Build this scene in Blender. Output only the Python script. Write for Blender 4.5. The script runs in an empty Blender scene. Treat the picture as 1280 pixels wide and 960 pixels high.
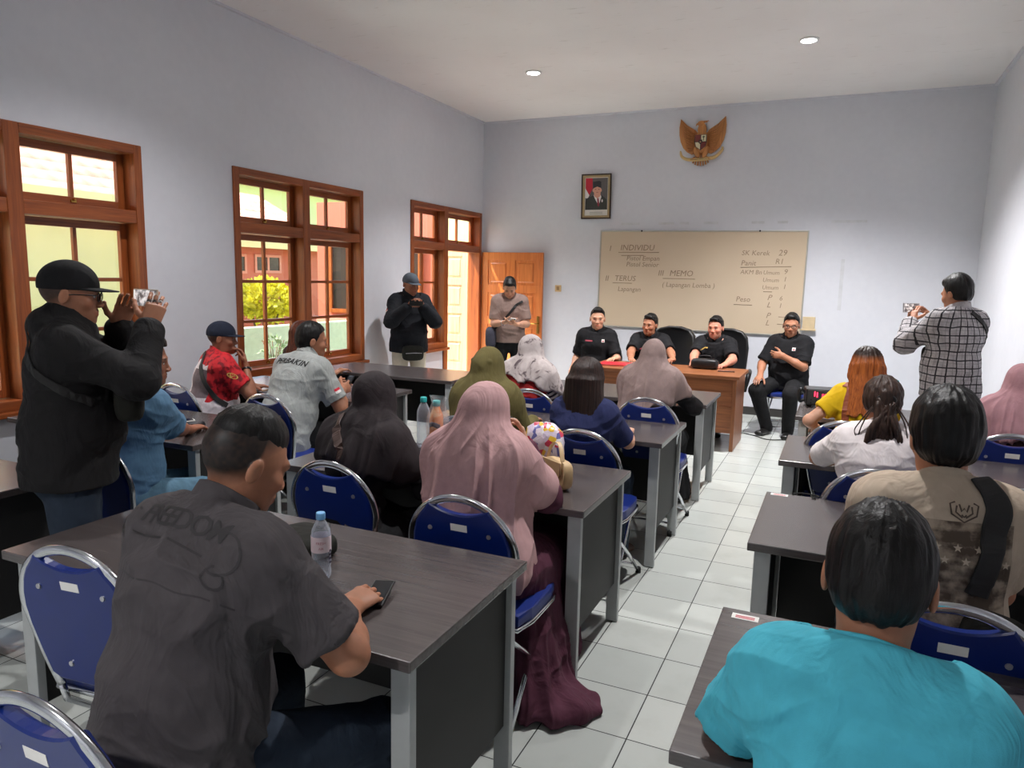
import bpy, bmesh, math, random
import numpy as np
from mathutils import Vector, Matrix, Quaternion
random.seed(7)
np.seterr(all='ignore')
SC = bpy.context.scene
COL = SC.collection
PI = math.pi
def R(d): return math.radians(d)

# ------------------------------------------------------------------ materials
def srgb(r, g, b):
    f = lambda c: (c/255/12.92) if c/255 <= 0.04045 else ((c/255+0.055)/1.055)**2.4
    return (f(r), f(g), f(b), 1.0)

class NM:
    """small node-graph helper"""
    def __init__(s, name):
        s.m = bpy.data.materials.new(name); s.m.use_nodes = True
        s.t = s.m.node_tree; s.n = s.t.nodes; s.l = s.t.links
        s.b = s.n['Principled BSDF']
        s._c = None
    def new(s, typ, **kw):
        nd = s.n.new(typ)
        for k, v in kw.items(): setattr(nd, k, v)
        return nd
    def put(s, sock, v):
        if v is None: return
        if isinstance(v, bpy.types.NodeSocket): s.l.new(v, sock)
        else: sock.default_value = v
    def coord(s):
        if s._c is None: s._c = s.new('ShaderNodeTexCoord').outputs['Object']
        return s._c
    def mapped(s, scale=(1, 1, 1), loc=(0, 0, 0), rot=(0, 0, 0), src=None):
        mp = s.new('ShaderNodeMapping')
        s.l.new(src or s.coord(), mp.inputs[0])
        mp.inputs['Scale'].default_value = scale; mp.inputs['Location'].default_value = loc; mp.inputs['Rotation'].default_value = rot
        return mp.outputs[0]
    def noise(s, vec, scale=5, detail=2, rough=.5, dist=0.0, out=0):
        nd = s.new('ShaderNodeTexNoise')
        s.l.new(vec, nd.inputs['Vector'])
        nd.inputs['Scale'].default_value = scale; nd.inputs['Detail'].default_value = detail
        nd.inputs['Roughness'].default_value = rough; nd.inputs['Distortion'].default_value = dist
        return nd.outputs[out]
    def ramp(s, fac, stops, interp='LINEAR'):
        nd = s.new('ShaderNodeValToRGB'); cr = nd.color_ramp; cr.interpolation = interp
        while len(cr.elements) < len(stops): cr.elements.new(.5)
        for e, (p, c) in zip(cr.elements, stops):
            e.position = p; e.color = c if len(c) == 4 else (*c, 1)
        s.put(nd.inputs[0], fac)
        return nd.outputs[0]
    def math(s, op, a, b=None, c=None):
        nd = s.new('ShaderNodeMath', operation=op)
        s.put(nd.inputs[0], a); s.put(nd.inputs[1], b)
        if c is not None: s.put(nd.inputs[2], c)
        return nd.outputs[0]
    def mix(s, f, a, b):
        nd = s.new('ShaderNodeMix', data_type='RGBA')
        s.put(nd.inputs[0], f); s.put(nd.inputs[6], a); s.put(nd.inputs[7], b)
        return nd.outputs[2]
    def sep(s, vec):
        nd = s.new('ShaderNodeSeparateXYZ'); s.l.new(vec, nd.inputs[0]); return nd.outputs
    def bump(s, h, strength=.2, dist=.01):
        nd = s.new('ShaderNodeBump'); nd.inputs['Strength'].default_value = strength; nd.inputs['Distance'].default_value = dist
        s.l.new(h, nd.inputs['Height']); s.l.new(nd.outputs[0], s.b.inputs['Normal'])
    def fin(s, color=None, rough=None, metal=None, spec=None, coat=None, sheen=None):
        I = s.b.inputs
        s.put(I['Base Color'], color); s.put(I['Roughness'], rough); s.put(I['Metallic'], metal)
        s.put(I['Specular IOR Level'], spec); s.put(I['Coat Weight'], coat); s.put(I['Sheen Weight'], sheen)
        return s.m

def plain(name, c, rough=.5, metal=0., spec=.5, var=.06, nscale=14, bump=0.0, bscale=60, sheen=None):
    n = NM(name)
    f = n.noise(n.coord(), nscale, 3)
    lo = tuple(x*(1-var) for x in c[:3]); hi = tuple(min(1, x*(1+var)) for x in c[:3])
    col = n.ramp(f, [(.3, lo), (.7, hi)])
    if bump: n.bump(n.noise(n.coord(), bscale, 2), bump, .004)
    return n.fin(col, rough, metal, spec, sheen=sheen)

def wood(name, dark, light, axis='z', scale=1.0, rough=.4, coat=None, streak=26, spec=.5):
    n = NM(name)
    sc = {'x': (1.4, streak, streak), 'y': (streak, 1.4, streak), 'z': (streak, streak, 1.4)}[axis]
    v = n.mapped(tuple(q*scale for q in sc))
    f = n.noise(v, 1.0, 5, .6, .6)
    f2 = n.noise(v, 5.0, 2)
    fac = n.math('ADD', n.math('MULTIPLY', f, .75), n.math('MULTIPLY', f2, .25))
    col = n.ramp(fac, [(.32, dark), (.66, light)])
    n.bump(f, .06, .003)
    return n.fin(col, rough, 0, spec, coat=coat)

def fabric(name, c, rough=.85, fine=500, crease=.35, var=.08, sheen=0, cscale=9):
    n = NM(name)
    lo = tuple(x*(1-var) for x in c[:3]); hi = tuple(min(1, x*(1+var)) for x in c[:3])
    col = n.ramp(n.noise(n.coord(), 22, 3), [(.3, lo), (.7, hi)])
    a = n.noise(n.mapped((1, 1, .6)), cscale, 3, .55, 1.2)
    b = n.noise(n.coord(), fine, 1)
    h = n.math('ADD', a, n.math('MULTIPLY', b, .02))
    n.bump(h, crease, .03)
    return n.fin(col, rough, 0, .25, sheen=sheen)

M = {}
M['wall'] = None
def wall_mat():
    n = NM('painted_plaster')
    big = n.noise(n.coord(), .9, 3)
    small = n.noise(n.coord(), 14, 3)
    col = n.ramp(n.math('ADD', n.math('MULTIPLY', big, .7), n.math('MULTIPLY', small, .3)), [(.3, srgb(210, 212, 220)), (.7, srgb(220, 222, 229))])
    n.bump(n.noise(n.coord(), 60, 3), .08, .004)
    return n.fin(col, .55, 0, .3)
def ceil_mat():
    n = NM('painted_ceiling')
    big = n.noise(n.coord(), .7, 3)
    st = n.noise(n.mapped((3, 14, 1)), 1.3, 5, .65)
    c0 = n.ramp(big, [(.3, srgb(230, 227, 226)), (.7, srgb(240, 238, 237))])
    col = n.mix(n.ramp(st, [(.62, (0, 0, 0)), (.74, (.45, .45, .45))]), c0, srgb(176, 168, 160))
    n.bump(st, .05, .01)
    return n.fin(col, .6, 0, .3)
TP = .3135
def tile_mat():
    n = NM('white_floor_tiles')
    s = n.sep(n.coord())
    def line(o, off):
        f = n.math('FRACT', n.math('DIVIDE', n.math('SUBTRACT', o, off), TP))
        d = n.math('MINIMUM', f, n.math('SUBTRACT', 1.0, f))
        return n.math('LESS_THAN', d, .0075)
    g = n.math('MAXIMUM', line(s[0], -.593-20*TP), line(s[1], 3.336-30*TP))
    # every tile has a slightly different tone
    ix = n.math('FLOOR', n.math('DIVIDE', n.math('SUBTRACT', s[0], -.593-20*TP), TP))
    iy = n.math('FLOOR', n.math('DIVIDE', n.math('SUBTRACT', s[1], 3.336-30*TP), TP))
    cb = n.new('ShaderNodeCombineXYZ'); n.l.new(ix, cb.inputs[0]); n.l.new(iy, cb.inputs[1])
    wn = n.new('ShaderNodeTexWhiteNoise'); n.l.new(cb.outputs[0], wn.inputs['Vector'])
    tone = n.ramp(wn.outputs[0], [(0, srgb(184, 189, 185)), (1, srgb(197, 201, 196))])
    dirt = n.noise(n.coord(), 3.5, 5, .6)
    tone = n.mix(n.ramp(dirt, [(.5, (0, 0, 0)), (.8, (.5, .5, .5))]), tone, srgb(170, 173, 167))
    col = n.mix(g, tone, srgb(40, 40, 40))
    rg = n.mix(g, (.22, .22, .22, 1), (.8, .8, .8, 1))
    n.bump(n.math('SUBTRACT', 1.0, g), .25, .002)
    return n.fin(col, rg, 0, .5)
M['wall'] = wall_mat(); M['ceil'] = ceil_mat(); M['tile'] = tile_mat()
M['teak'] = wood('teak_frame_wood', srgb(112, 54, 24), srgb(164, 88, 42), 'z', rough=.35)
M['teak_y'] = wood('teak_frame_wood_along', srgb(112, 54, 24), srgb(164, 88, 42), 'y', rough=.35)
M['door'] = wood('varnished_door_wood', srgb(192, 102, 48), srgb(222, 136, 74), 'z', rough=.3, coat=.2)
M['door_pale'] = wood('pale_varnished_door_wood', srgb(196, 140, 104), srgb(222, 170, 130), 'z', rough=.35)
M['desk'] = wood('desk_walnut_laminate', srgb(112, 66, 40), srgb(160, 100, 62), 'x', rough=.35, streak=34)
M['desk_z'] = wood('desk_walnut_laminate_upright', srgb(112, 66, 40), srgb(160, 100, 62), 'z', rough=.35, streak=34)
M['table'] = wood('dark_wenge_laminate', srgb(66, 60, 60), srgb(86, 79, 78), 'x', rough=.27, streak=40, spec=.85)
M['black'] = plain('black_panel_board', srgb(30, 29, 29), .6)
M['leg'] = plain('grey_powder_coated_metal', srgb(172, 175, 175), .42, .2)
M['blue'] = plain('blue_vinyl', srgb(10, 36, 108), .3, var=.05)
M['blue_cloth'] = plain('blue_seat_vinyl', srgb(12, 38, 116), .45)
M['chrome'] = plain('chrome_tube', srgb(214, 216, 220), .14, 1.0, var=.02)
M['brass'] = plain('brass', srgb(190, 150, 80), .25, 1.0)
M['screw'] = plain('steel_screw', srgb(190, 190, 195), .3, .9)
M['paper'] = plain('white_paper', srgb(232, 230, 226), .8)
M['rubber'] = plain('black_rubber', srgb(22, 22, 22), .8)
M['blackplastic'] = plain('black_plastic', srgb(24, 24, 26), .35)
M['blackleather'] = plain('black_leather', srgb(22, 22, 24), .38, bump=.15, bscale=120)
M['white'] = plain('white_enamel', srgb(235, 235, 235), .4)
M['plaster_pale'] = plain('plaster_patch', srgb(206, 208, 213), .7)

# ------------------------------------------------------------------ geometry helpers
def bm_obj(name, bm, mat, parent=None, smooth=False, loc=None, rot=None):
    me = bpy.data.meshes.new(name); bm.to_mesh(me); bm.free()
    o = bpy.data.objects.new(name, me); COL.objects.link(o)
    for m_ in (mat if isinstance(mat, (list, tuple)) else [mat]): me.materials.append(m_)
    if smooth: me.polygons.foreach_set('use_smooth', [True]*len(me.polygons))
    if parent: o.parent = parent
    if loc: o.location = loc
    if rot: o.rotation_euler = rot
    return o
def box(bm, x0, x1, y0, y1, z0, z1, bev=0.0, mi=0, M4=None):
    v = [bm.verts.new(c) for c in ((x0,y0,z0),(x1,y0,z0),(x1,y1,z0),(x0,y1,z0),(x0,y0,z1),(x1,y0,z1),(x1,y1,z1),(x0,y1,z1))]
    fs = [bm.faces.new([v[i] for i in q]) for q in ((0,3,2,1),(4,5,6,7),(0,1,5,4),(1,2,6,5),(2,3,7,6),(3,0,4,7))]
    for f in fs: f.material_index = mi
    if bev > 0:
        es = list({e for f in fs for e in f.edges})
        r = bmesh.ops.bevel(bm, geom=es, offset=bev, segments=2, profile=.6, affect='EDGES')
        for f in r['faces']: f.material_index = mi
        v = list({vv for f in r['faces'] for vv in f.verts} | {x for x in v if x.is_valid})
    if M4 is not None:
        bmesh.ops.transform(bm, matrix=M4, verts=[x for x in v if x.is_valid])
    return v
def prism(bm, pts, axis, a0, a1, bev=0.0, mi=0):
    """extrude the 2D outline pts along axis between a0 and a1"""
    def P(p, a):
        return {'x': (a, p[0], p[1]), 'y': (p[0], a, p[1]), 'z': (p[0], p[1], a)}[axis]
    A = [bm.verts.new(P(p, a0)) for p in pts]; B = [bm.verts.new(P(p, a1)) for p in pts]
    n = len(pts); fs = []
    fs.append(bm.faces.new(A)); fs.append(bm.faces.new(B[::-1]))
    for i in range(n):
        fs.append(bm.faces.new([A[i], B[i], B[(i+1) % n], A[(i+1) % n]][::-1]))
    for f in fs: f.material_index = mi
    if bev > 0:
        es = [e for e in set(fs[0].edges) | set(fs[1].edges)]
        bmesh.ops.bevel(bm, geom=es, offset=bev, segments=2, profile=.6, affect='EDGES')
    bmesh.ops.recalc_face_normals(bm, faces=bm.faces[:])
def catmull(P, n=6, closed=False):
    P = [Vector(p) for p in P]; out = []
    N = len(P); rng = range(N if closed else N-1)
    for i in rng:
        p0 = P[(i-1) % N] if (closed or i > 0) else P[0]*2-P[1]
        p1 = P[i]; p2 = P[(i+1) % N]
        p3 = P[(i+2) % N] if (closed or i+2 < N) else P[-1]*2-P[-2]
        for k in range(n):
            t = k/n
            out.append(.5*((2*p1)+(p2-p0)*t+(2*p0-5*p1+4*p2-p3)*t*t+(3*p1-p0-3*p2+p3)*t**3))
    if not closed: out.append(P[-1])
    return out
def tube(bm, path, r, seg=8, closed=False, flat=None, up=None, taper=None, mi=0):
    """sweep a circle (or an ellipse r x flat, 'flat' across 'up') along path"""
    P = [Vector(p) for p in path]; N = len(P); rings = []
    ref = Vector(up) if up else None; prev = None
    for i, p in enumerate(P):
        if closed: t = P[(i+1) % N]-P[i-1]
        else: t = P[min(i+1, N-1)]-P[max(i-1, 0)]
        if t.length < 1e-9: t = Vector((0, 0, 1))
        t.normalize()
        if ref is not None: a = ref-t*ref.dot(t)
        elif prev is not None: a = prev-t*prev.dot(t)
        else:
            a = Vector((0, 0, 1)) if abs(t.z) < .9 else Vector((1, 0, 0)); a = a-t*a.dot(t)
        if a.length < 1e-6: a = t.orthogonal()
        a.normalize(); prev = a; b = t.cross(a)
        rr = r*(taper(i/(N-1)) if taper else 1); ff = (flat if flat else r)*(taper(i/(N-1)) if taper else 1)
        rings.append([bm.verts.new(p+a*(rr*math.cos(2*PI*k/seg))+b*(ff*math.sin(2*PI*k/seg))) for k in range(seg)])
    for i in range(N if closed else N-1):
        A, B = rings[i], rings[(i+1) % N]
        for k in range(seg):
            f = bm.faces.new([A[k], A[(k+1) % seg], B[(k+1) % seg], B[k]]); f.material_index = mi; f.smooth = True
    if not closed:
        for rg, fl in ((rings[0], True), (rings[-1], False)):
            f = bm.faces.new(rg[::-1] if fl else rg); f.material_index = mi
def lathe(bm, prof, c=(0, 0, 0), seg=20, mi=0, caps=True):
    rings = []
    for r, z in prof:
        rings.append([bm.verts.new((c[0]+r*math.cos(2*PI*k/seg), c[1]+r*math.sin(2*PI*k/seg), c[2]+z)) for k in range(seg)])
    for A, B in zip(rings, rings[1:]):
        for k in range(seg):
            f = bm.faces.new([A[k], A[(k+1) % seg], B[(k+1) % seg], B[k]]); f.material_index = mi; f.smooth = True
    if caps:
        f = bm.faces.new(rings[0][::-1]); f.material_index = mi
        f = bm.faces.new(rings[-1]); f.material_index = mi
def disc(bm, c, r, n, h=.004, seg=14, mi=0):
    n = Vector(n).normalized(); a = n.orthogonal().normalized(); b = n.cross(a); c = Vector(c)
    A = [bm.verts.new(c+(a*math.cos(2*PI*k/seg)+b*math.sin(2*PI*k/seg))*r) for k in range(seg)]
    B = [bm.verts.new(c+n*h+(a*math.cos(2*PI*k/seg)+b*math.sin(2*PI*k/seg))*r*.85) for k in range(seg)]
    f = bm.faces.new(B); f.material_index = mi
    f = bm.faces.new(A[::-1]); f.material_index = mi
    for k in range(seg):
        f = bm.faces.new([A[k], A[(k+1) % seg], B[(k+1) % seg], B[k]]); f.material_index = mi
def NB(): return bmesh.new()

def tag(o, label=None, cat=None, group=None, kind=None):
    if label: o['label'] = label
    if cat: o['category'] = cat
    if group: o['group'] = group
    if kind: o['kind'] = kind
    return o
def empty(name, loc=(0, 0, 0), rz=0.0):
    o = bpy.data.objects.new(name, None); COL.objects.link(o); o.location = loc; o.rotation_euler = (0, 0, rz); o.empty_display_size = .1
    return o
def thing(name, label, cat, loc=(0, 0, 0), rz=0.0, group=None):
    return tag(empty(name, loc, rz), label, cat, group)
def struct(name, bm, mat, parent=None, smooth=False):
    o = bm_obj(name, bm, mat, parent, smooth)
    if parent is None: tag(o, kind='structure')
    return o
def copy_tree(o, parent=None):
    c = o.copy(); COL.objects.link(c)
    if parent is not None: c.parent = parent
    for ch in list(o.children): copy_tree(ch, c)
    return c
def text_bm(txt, size, shear=0.0, ext=0.0015, align='LEFT', spacing=1.0, offset=0.0):
    cu = bpy.data.curves.new('t', 'FONT'); cu.body = txt; cu.size = size; cu.shear = shear; cu.extrude = ext
    cu.align_x = align; cu.space_character = spacing; cu.resolution_u = 2; cu.offset = offset
    o = bpy.data.objects.new('t', cu); COL.objects.link(o)
    dg = bpy.context.evaluated_depsgraph_get(); me = bpy.data.meshes.new_from_object(o.evaluated_get(dg))
    bm = bmesh.new(); bm.from_mesh(me)
    bpy.data.objects.remove(o); bpy.data.meshes.remove(me); bpy.data.curves.remove(cu)
    return bm
def join_bm(dst, src, M4):
    bmesh.ops.transform(src, matrix=M4, verts=src.verts[:])
    me = bpy.data.meshes.new('tmp'); src.to_mesh(me); src.free(); dst.from_mesh(me); bpy.data.meshes.remove(me)

# ------------------------------------------------------------------ camera (calibrated from the vanishing points)
def make_camera():
    cam = bpy.data.cameras.new('camera'); o = bpy.data.objects.new('camera', cam); COL.objects.link(o)
    yaw, pitch, roll, f = 0.42310406, -0.14505046, 0.02130794, 907.9
    cy, sy, cp, sp = math.cos(yaw), math.sin(yaw), math.cos(pitch), math.sin(pitch)
    fwd = Vector((-sy*cp, cy*cp, sp)); rt = Vector((cy, sy, 0)); up = rt.cross(fwd)
    c, s = math.cos(roll), math.sin(roll)
    r2 = rt*c+up*s; u2 = up*c-rt*s
    o.matrix_world = Matrix(((r2.x, u2.x, -fwd.x, 0), (r2.y, u2.y, -fwd.y, 0), (r2.z, u2.z, -fwd.z, 1.65), (0, 0, 0, 1)))
    cam.sensor_width = 36; cam.lens = f/1280*36; cam.clip_start = .05; cam.clip_end = 200
    SC.camera = o
make_camera()

# ------------------------------------------------------------------ room shell
XL, XR, YB, YF, ZC = -4.80, 1.32, -2.6, 9.51, 3.80
T = .15
bm = NB(); box(bm, XL-T, XR+T, YB-T, YF+T, -.12, 0); struct('floor', bm, M['tile'])
bm = NB(); box(bm, XL-T, XR+T, YB-T, YF+T, ZC, ZC+.12); struct('ceiling', bm, M['ceil'])
# left wall pierced by two windows and the window-and-door unit
W1 = (2.04, 3.90, .74, 2.55); W2 = (4.79, 6.63, .72, 2.54); W3 = (7.59, 9.46, .72, 2.55)
bm = NB()
box(bm, XL-T, XL, YB, W1[0], 0, ZC)
for a, b in ((W1[1], W2[0]), (W2[1], W3[0]), (W3[1], YF)): box(bm, XL-T, XL, a, b, 0, ZC)
for w in (W1, W2): box(bm, XL-T, XL, w[0], w[1], 0, w[2]); box(bm, XL-T, XL, w[0], w[1], w[3], ZC)
box(bm, XL-T, XL, W3[0], 8.44, 0, W3[2]); box(bm, XL-T, XL, W3[0], W3[1], W3[3], ZC)
struct('wall_left', bm, M['wall'])
bm = NB(); box(bm, XL-T, XR+T, YF, YF+T, 0, ZC); wf = struct('wall_front', bm, M['wall'])
bm = NB()
for xa, xb in ((-2.75, -2.5), (-2.25, -2.05), (-1.98, -1.86), (-1.68, -1.5), (-1.1, -.95), (-.8, -.68), (-.2, .18)):
    box(bm, xa, xb, YF-.0025, YF, 2.37, 2.40)
box(bm, -.06, -.02, YF-.002, YF, 1.35, 1.95)
tag(struct('plaster_patch', bm, M['plaster_pale'], wf))
bm = NB(); box(bm, XR, XR+T, YB, YF, 0, ZC); struct('wall_right', bm, M['wall'])
bm = NB(); box(bm, XL-T, XR+T, YB-T, YB, 0, ZC); struct('wall_back', bm, M['wall'])
M['skirt'] = plain('dark_skirting_tile', srgb(58, 56, 54), .35)
bm = NB(); box(bm, XL, XR, YF-.012, YF, 0, .10); struct('baseboard_front', bm, M['skirt'])
bm = NB(); box(bm, XR-.012, XR, 1.0, YF-.012, 0, .10); struct('baseboard_right', bm, M['skirt'])
# slim cornice where the ceiling meets the walls
def cornice(name, x0, y0, x1, y1, nx, ny):
    bm = NB(); w = .035
    if nx: box(bm, min(x0, x0+nx*w), max(x0, x0+nx*w), y0, y1, ZC-.018, ZC)
    else: box(bm, x0, x1, min(y0, y0+ny*w), max(y0, y0+ny*w), ZC-.018, ZC)
    struct(name, bm, M['wall'])
cornice('trim_1', XL, YB, XL, YF, 1, 0); cornice('trim_2', XL+.04, YF, XR-.04, YF, 0, -1); cornice('trim_3', XR, YB, XR, YF, -1, 0)

# ------------------------------------------------------------------ windows
def glass_mat():
    n = NM('window_glass'); n.n.remove(n.b)
    out = n.n['Material Output']
    tr = n.new('ShaderNodeBsdfTransparent'); tr.inputs[0].default_value = (.93, .96, .94, 1)
    gl = n.new('ShaderNodeBsdfGlossy'); gl.inputs['Roughness'].default_value = .02
    fr = n.new('ShaderNodeFresnel'); fr.inputs[0].default_value = 1.5
    mx = n.new('ShaderNodeMixShader')
    geo = n.new('ShaderNodeNewGeometry')
    n.l.new(n.math('MULTIPLY', n.math('MULTIPLY', fr.outputs[0], 1.5), n.math('SUBTRACT', 1.0, geo.outputs['Backfacing'])), mx.inputs[0]); n.l.new(tr.outputs[0], mx.inputs[1]); n.l.new(gl.outputs[0], mx.inputs[2])
    n.l.new(mx.outputs[0], out.inputs[0])
    return n.m
M['glass'] = glass_mat()
def sash(root, y0, y1, z0, z1, cols, rows, x=XL-.115, tilt=0.0, fw=.055, mw=.028, handle=True):
    """a wooden sash with muntins and one pane per light; hinged at the top when tilted"""
    a = R(tilt); Mx = Matrix.Translation((x, 0, z1)) @ Matrix.Rotation(a, 4, 'Y') @ Matrix.Translation((-x, 0, -z1))
    bm = NB(); d = .018
    box(bm, x-d, x+d, y0, y0+fw, z0, z1, .004); box(bm, x-d, x+d, y1-fw, y1, z0, z1, .004)
    box(bm, x-d, x+d, y0+fw, y1-fw, z0, z0+fw, .004, mi=1); box(bm, x-d, x+d, y0+fw, y1-fw, z1-fw, z1, .004, mi=1)
    ys = [y0+fw+(y1-y0-2*fw)*i/cols for i in range(cols+1)]; zs = [z0+fw+(z1-z0-2*fw)*i/rows for i in range(rows+1)]
    for yy in ys[1:-1]: box(bm, x-d*.8, x+d*.8, yy-mw/2, yy+mw/2, z0+fw, z1-fw, .003)
    for zz in zs[1:-1]: box(bm, x-d*.7, x+d*.7, y0+fw, y1-fw, zz-mw/2, zz+mw/2, .003, mi=1)
    bmesh.ops.transform(bm, matrix=Mx, verts=bm.verts[:])
    s = bm_obj('sash', bm, [M['teak'], M['teak_y']], root)
    bm = NB()
    box(bm, x-.002, x+.002, y0+fw*.6, y1-fw*.6, z0+fw*.6, z1-fw*.6)
    bmesh.ops.transform(bm, matrix=Mx, verts=bm.verts[:])
    bm_obj('pane', bm, M['glass'], s)
    if handle:
        bm = NB(); ym = (y0+y1)/2
        box(bm, x+.016, x+.03, ym-.02, ym+.02, z0+.015, z0+.035, .003); box(bm, x+.018, x+.045, ym-.006, ym+.006, z0+.03, z0+.045, .002)
        bmesh.ops.transform(bm, matrix=Mx, verts=bm.verts[:])
        bm_obj('latch', bm, M['brass'], s)
    return s
def window_unit(name, W, door=False):
    y0, y1, z0, z1 = W
    root = empty(name); tag(root, kind='structure')
    fw, x0, x1 = .065, XL-T-.01, XL+.018
    ym = (y0+y1)/2 if not door else 8.44; zt = 2.035
    bm = NB(); b = .006
    zl = z0 if not door else 0
    box(bm, x0, x1, y0, y0+fw, z0, z1, b); box(bm, x0, x1, y1-fw, y1, zl, z1, b)
    box(bm, x0, x1, ym-.05, ym+.05, zl if door else z0, z1, b)
    for a, c in ((y0+fw, ym-.05), (ym+.05, y1-fw)):
        box(bm, x0, x1, a, c, z1-fw, z1, b, 1); box(bm, x0, x1-.004, a, c, zt-.045, zt+.045, b, 1)
        if not (door and a > ym): box(bm, x0, x1+.01, a, c, z0, z0+fw, b, 1)
    bm_obj('window_frame', bm, [M['teak'], M['teak_y']], root)
    bm = NB(); box(bm, XL, XL+.07, y0-.02, (ym if door else y1)+.02, z0-.035, z0, .006)
    bm_obj('window_sill', bm, M['teak_y'] if not door else M['teak_y'], root)
    g = .004
    for a, c in ((y0+fw+g, ym-.05-g), (ym+.05+g, y1-fw-g)):
        sash(root, a, c, zt+.045+g, z1-fw-g, 2, 1, tilt=0, handle=True)
        if not (door and a > ym): sash(root, a, c, z0+fw+g, zt-.045-g, 2, 3)
    return root
window_unit('window_1', W1); window_unit('window_2', W2); window_unit('window_3', W3, True)
# ------------------------------------------------------------------ doors
def door_leaf(name, w, h, mat, cols=2, rows=4, th=.036):
    """leaf in the xz plane, hinge edge at x=0, raised panels on both faces"""
    root = empty(name)
    bm = NB(); st = .105; rl = .11
    xs = [st+(w-st)*i/cols for i in range(cols+1)]
    zs = [.18+(h-.18)*i/rows for i in range(rows+1)]
    box(bm, 0, st, 0, th, 0, h, .003)
    for i in range(cols): box(bm, xs[i+1]-st, xs[i+1], 0, th, 0, h, .003)
    for i in range(cols):
        xa, xb = (xs[i] if i else st), xs[i+1]-st
        box(bm, xa, xb, 0, th, 0, .18, .003); box(bm, xa, xb, .012, th-.012, .18, h-rl)
        for j in range(1, rows+1): box(bm, xa, xb, 0, th, zs[j]-rl, zs[j], .003)
        for j in range(rows):
            for yy, s in ((.012, -1), (th-.012, 1)):
                za, zb = zs[j], zs[j+1]-rl
                pa = [(xa+.035, za+.035), (xb-.035, za+.035), (xb-.035, zb-.035), (xa+.035, zb-.035)]
                A = [bm.verts.new((p[0], yy, p[1])) for p in pa]
                k = .018
                B = [bm.verts.new((p[0]+(k if i_ in (0, 3) else -k), yy+s*.009, p[1]+(k if i_ < 2 else -k))) for i_, p in enumerate(pa)]
                bm.faces.new(B if s > 0 else B[::-1])
                for q in range(4): bm.faces.new([A[q], A[(q+1) % 4], B[(q+1) % 4], B[q]])
    bmesh.ops.recalc_face_normals(bm, faces=bm.faces[:])
    bm_obj('door_panel', bm, mat, root)
    return root, w, h, th
d1, w_, h_, th_ = door_leaf('door_1', .96, 2.0, M['door'])
tag(d1, kind='structure'); d1.location = (XL+.02, 9.47, .005); d1.rotation_euler = (0, 0, R(-1.5)); d1.location.y = 9.465
bm = NB(); box(bm, w_-.07, w_-.03, -.012, 0, .88, 1.12, .004)
hp = bm_obj('lock_plate', bm, M['brass'], d1)
bm = NB(); tube(bm, [(w_-.05, -.01, 1.02), (w_-.05, -.05, 1.02), (w_-.07, -.058, 1.02), (w_-.17, -.058, 1.015)], .009, 8)
bm_obj('door_handle', bm, M['brass'], hp)

# ------------------------------------------------------------------ ceiling lamps
def lamp_mat():
    n = NM('lit_lamp_diffuser'); n.b.inputs['Base Color'].default_value = (1, 1, 1, 1)
    n.b.inputs['Emission Color'].default_value = (1, .97, .93, 1); n.b.inputs['Emission Strength'].default_value = LAMP
    return n.m
LAMP = 60.0
SPOT = 215.0
M['lamp'] = lamp_mat()
CL = None
for i, (x, y, lab) in enumerate((
        (-3.16, 7.40, 'round white recessed downlight nearer the window wall, lit'),
        (-.46, 7.28, 'round white recessed downlight nearer the right wall, lit'),
        (-3.16, 3.4, 'round recessed downlight over the left rows of tables'),
        (-.46, 3.4, 'round recessed downlight over the aisle beside the right rows'),
        (-1.8, -1.5, 'single downlight added unseen at the back of the room as rear fill'))):  # the last downlight is added fill for the backs of the nearest people
    if CL is None:
        CL = thing('ceiling_downlight', lab, 'lamp', (x, y, ZC), group='recessed ceiling downlights')
        bm = NB(); lathe(bm, [(.062, 0), (.085, 0), (.082, -.012), (.066, -.016), (.062, -.004)], seg=28, caps=False)
        bm_obj('lamp_ring', bm, M['white'], CL, True)
        bm = NB(); lathe(bm, [(.064, -.010), (.05, -.016), (.001, -.020)], seg=24, caps=False); bmesh.ops.reverse_faces(bm, faces=bm.faces[:])
        bm_obj('diffuser', bm, M['lamp'], CL, True)
        sl_ = bpy.data.lights.new('downlight_beam', 'SPOT'); sl_.energy = SPOT; sl_.spot_size = R(106); sl_.spot_blend = .9; sl_.shadow_soft_size = .05; sl_.color = (1, .98, .98)
        so_ = bpy.data.objects.new('downlight_beam', sl_); COL.objects.link(so_); so_.location = (0, 0, -.05); so_.parent = CL
    else:
        c = copy_tree(CL); c.location = (x, y, ZC); c['label'] = lab
        for q in c.children:
            if q.type == 'LIGHT': q.data = q.data.copy(); q.data.energy = SPOT*(1, 2.25, .65, .95, 1.3)[i]; q.data.spot_size = R(126)
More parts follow.
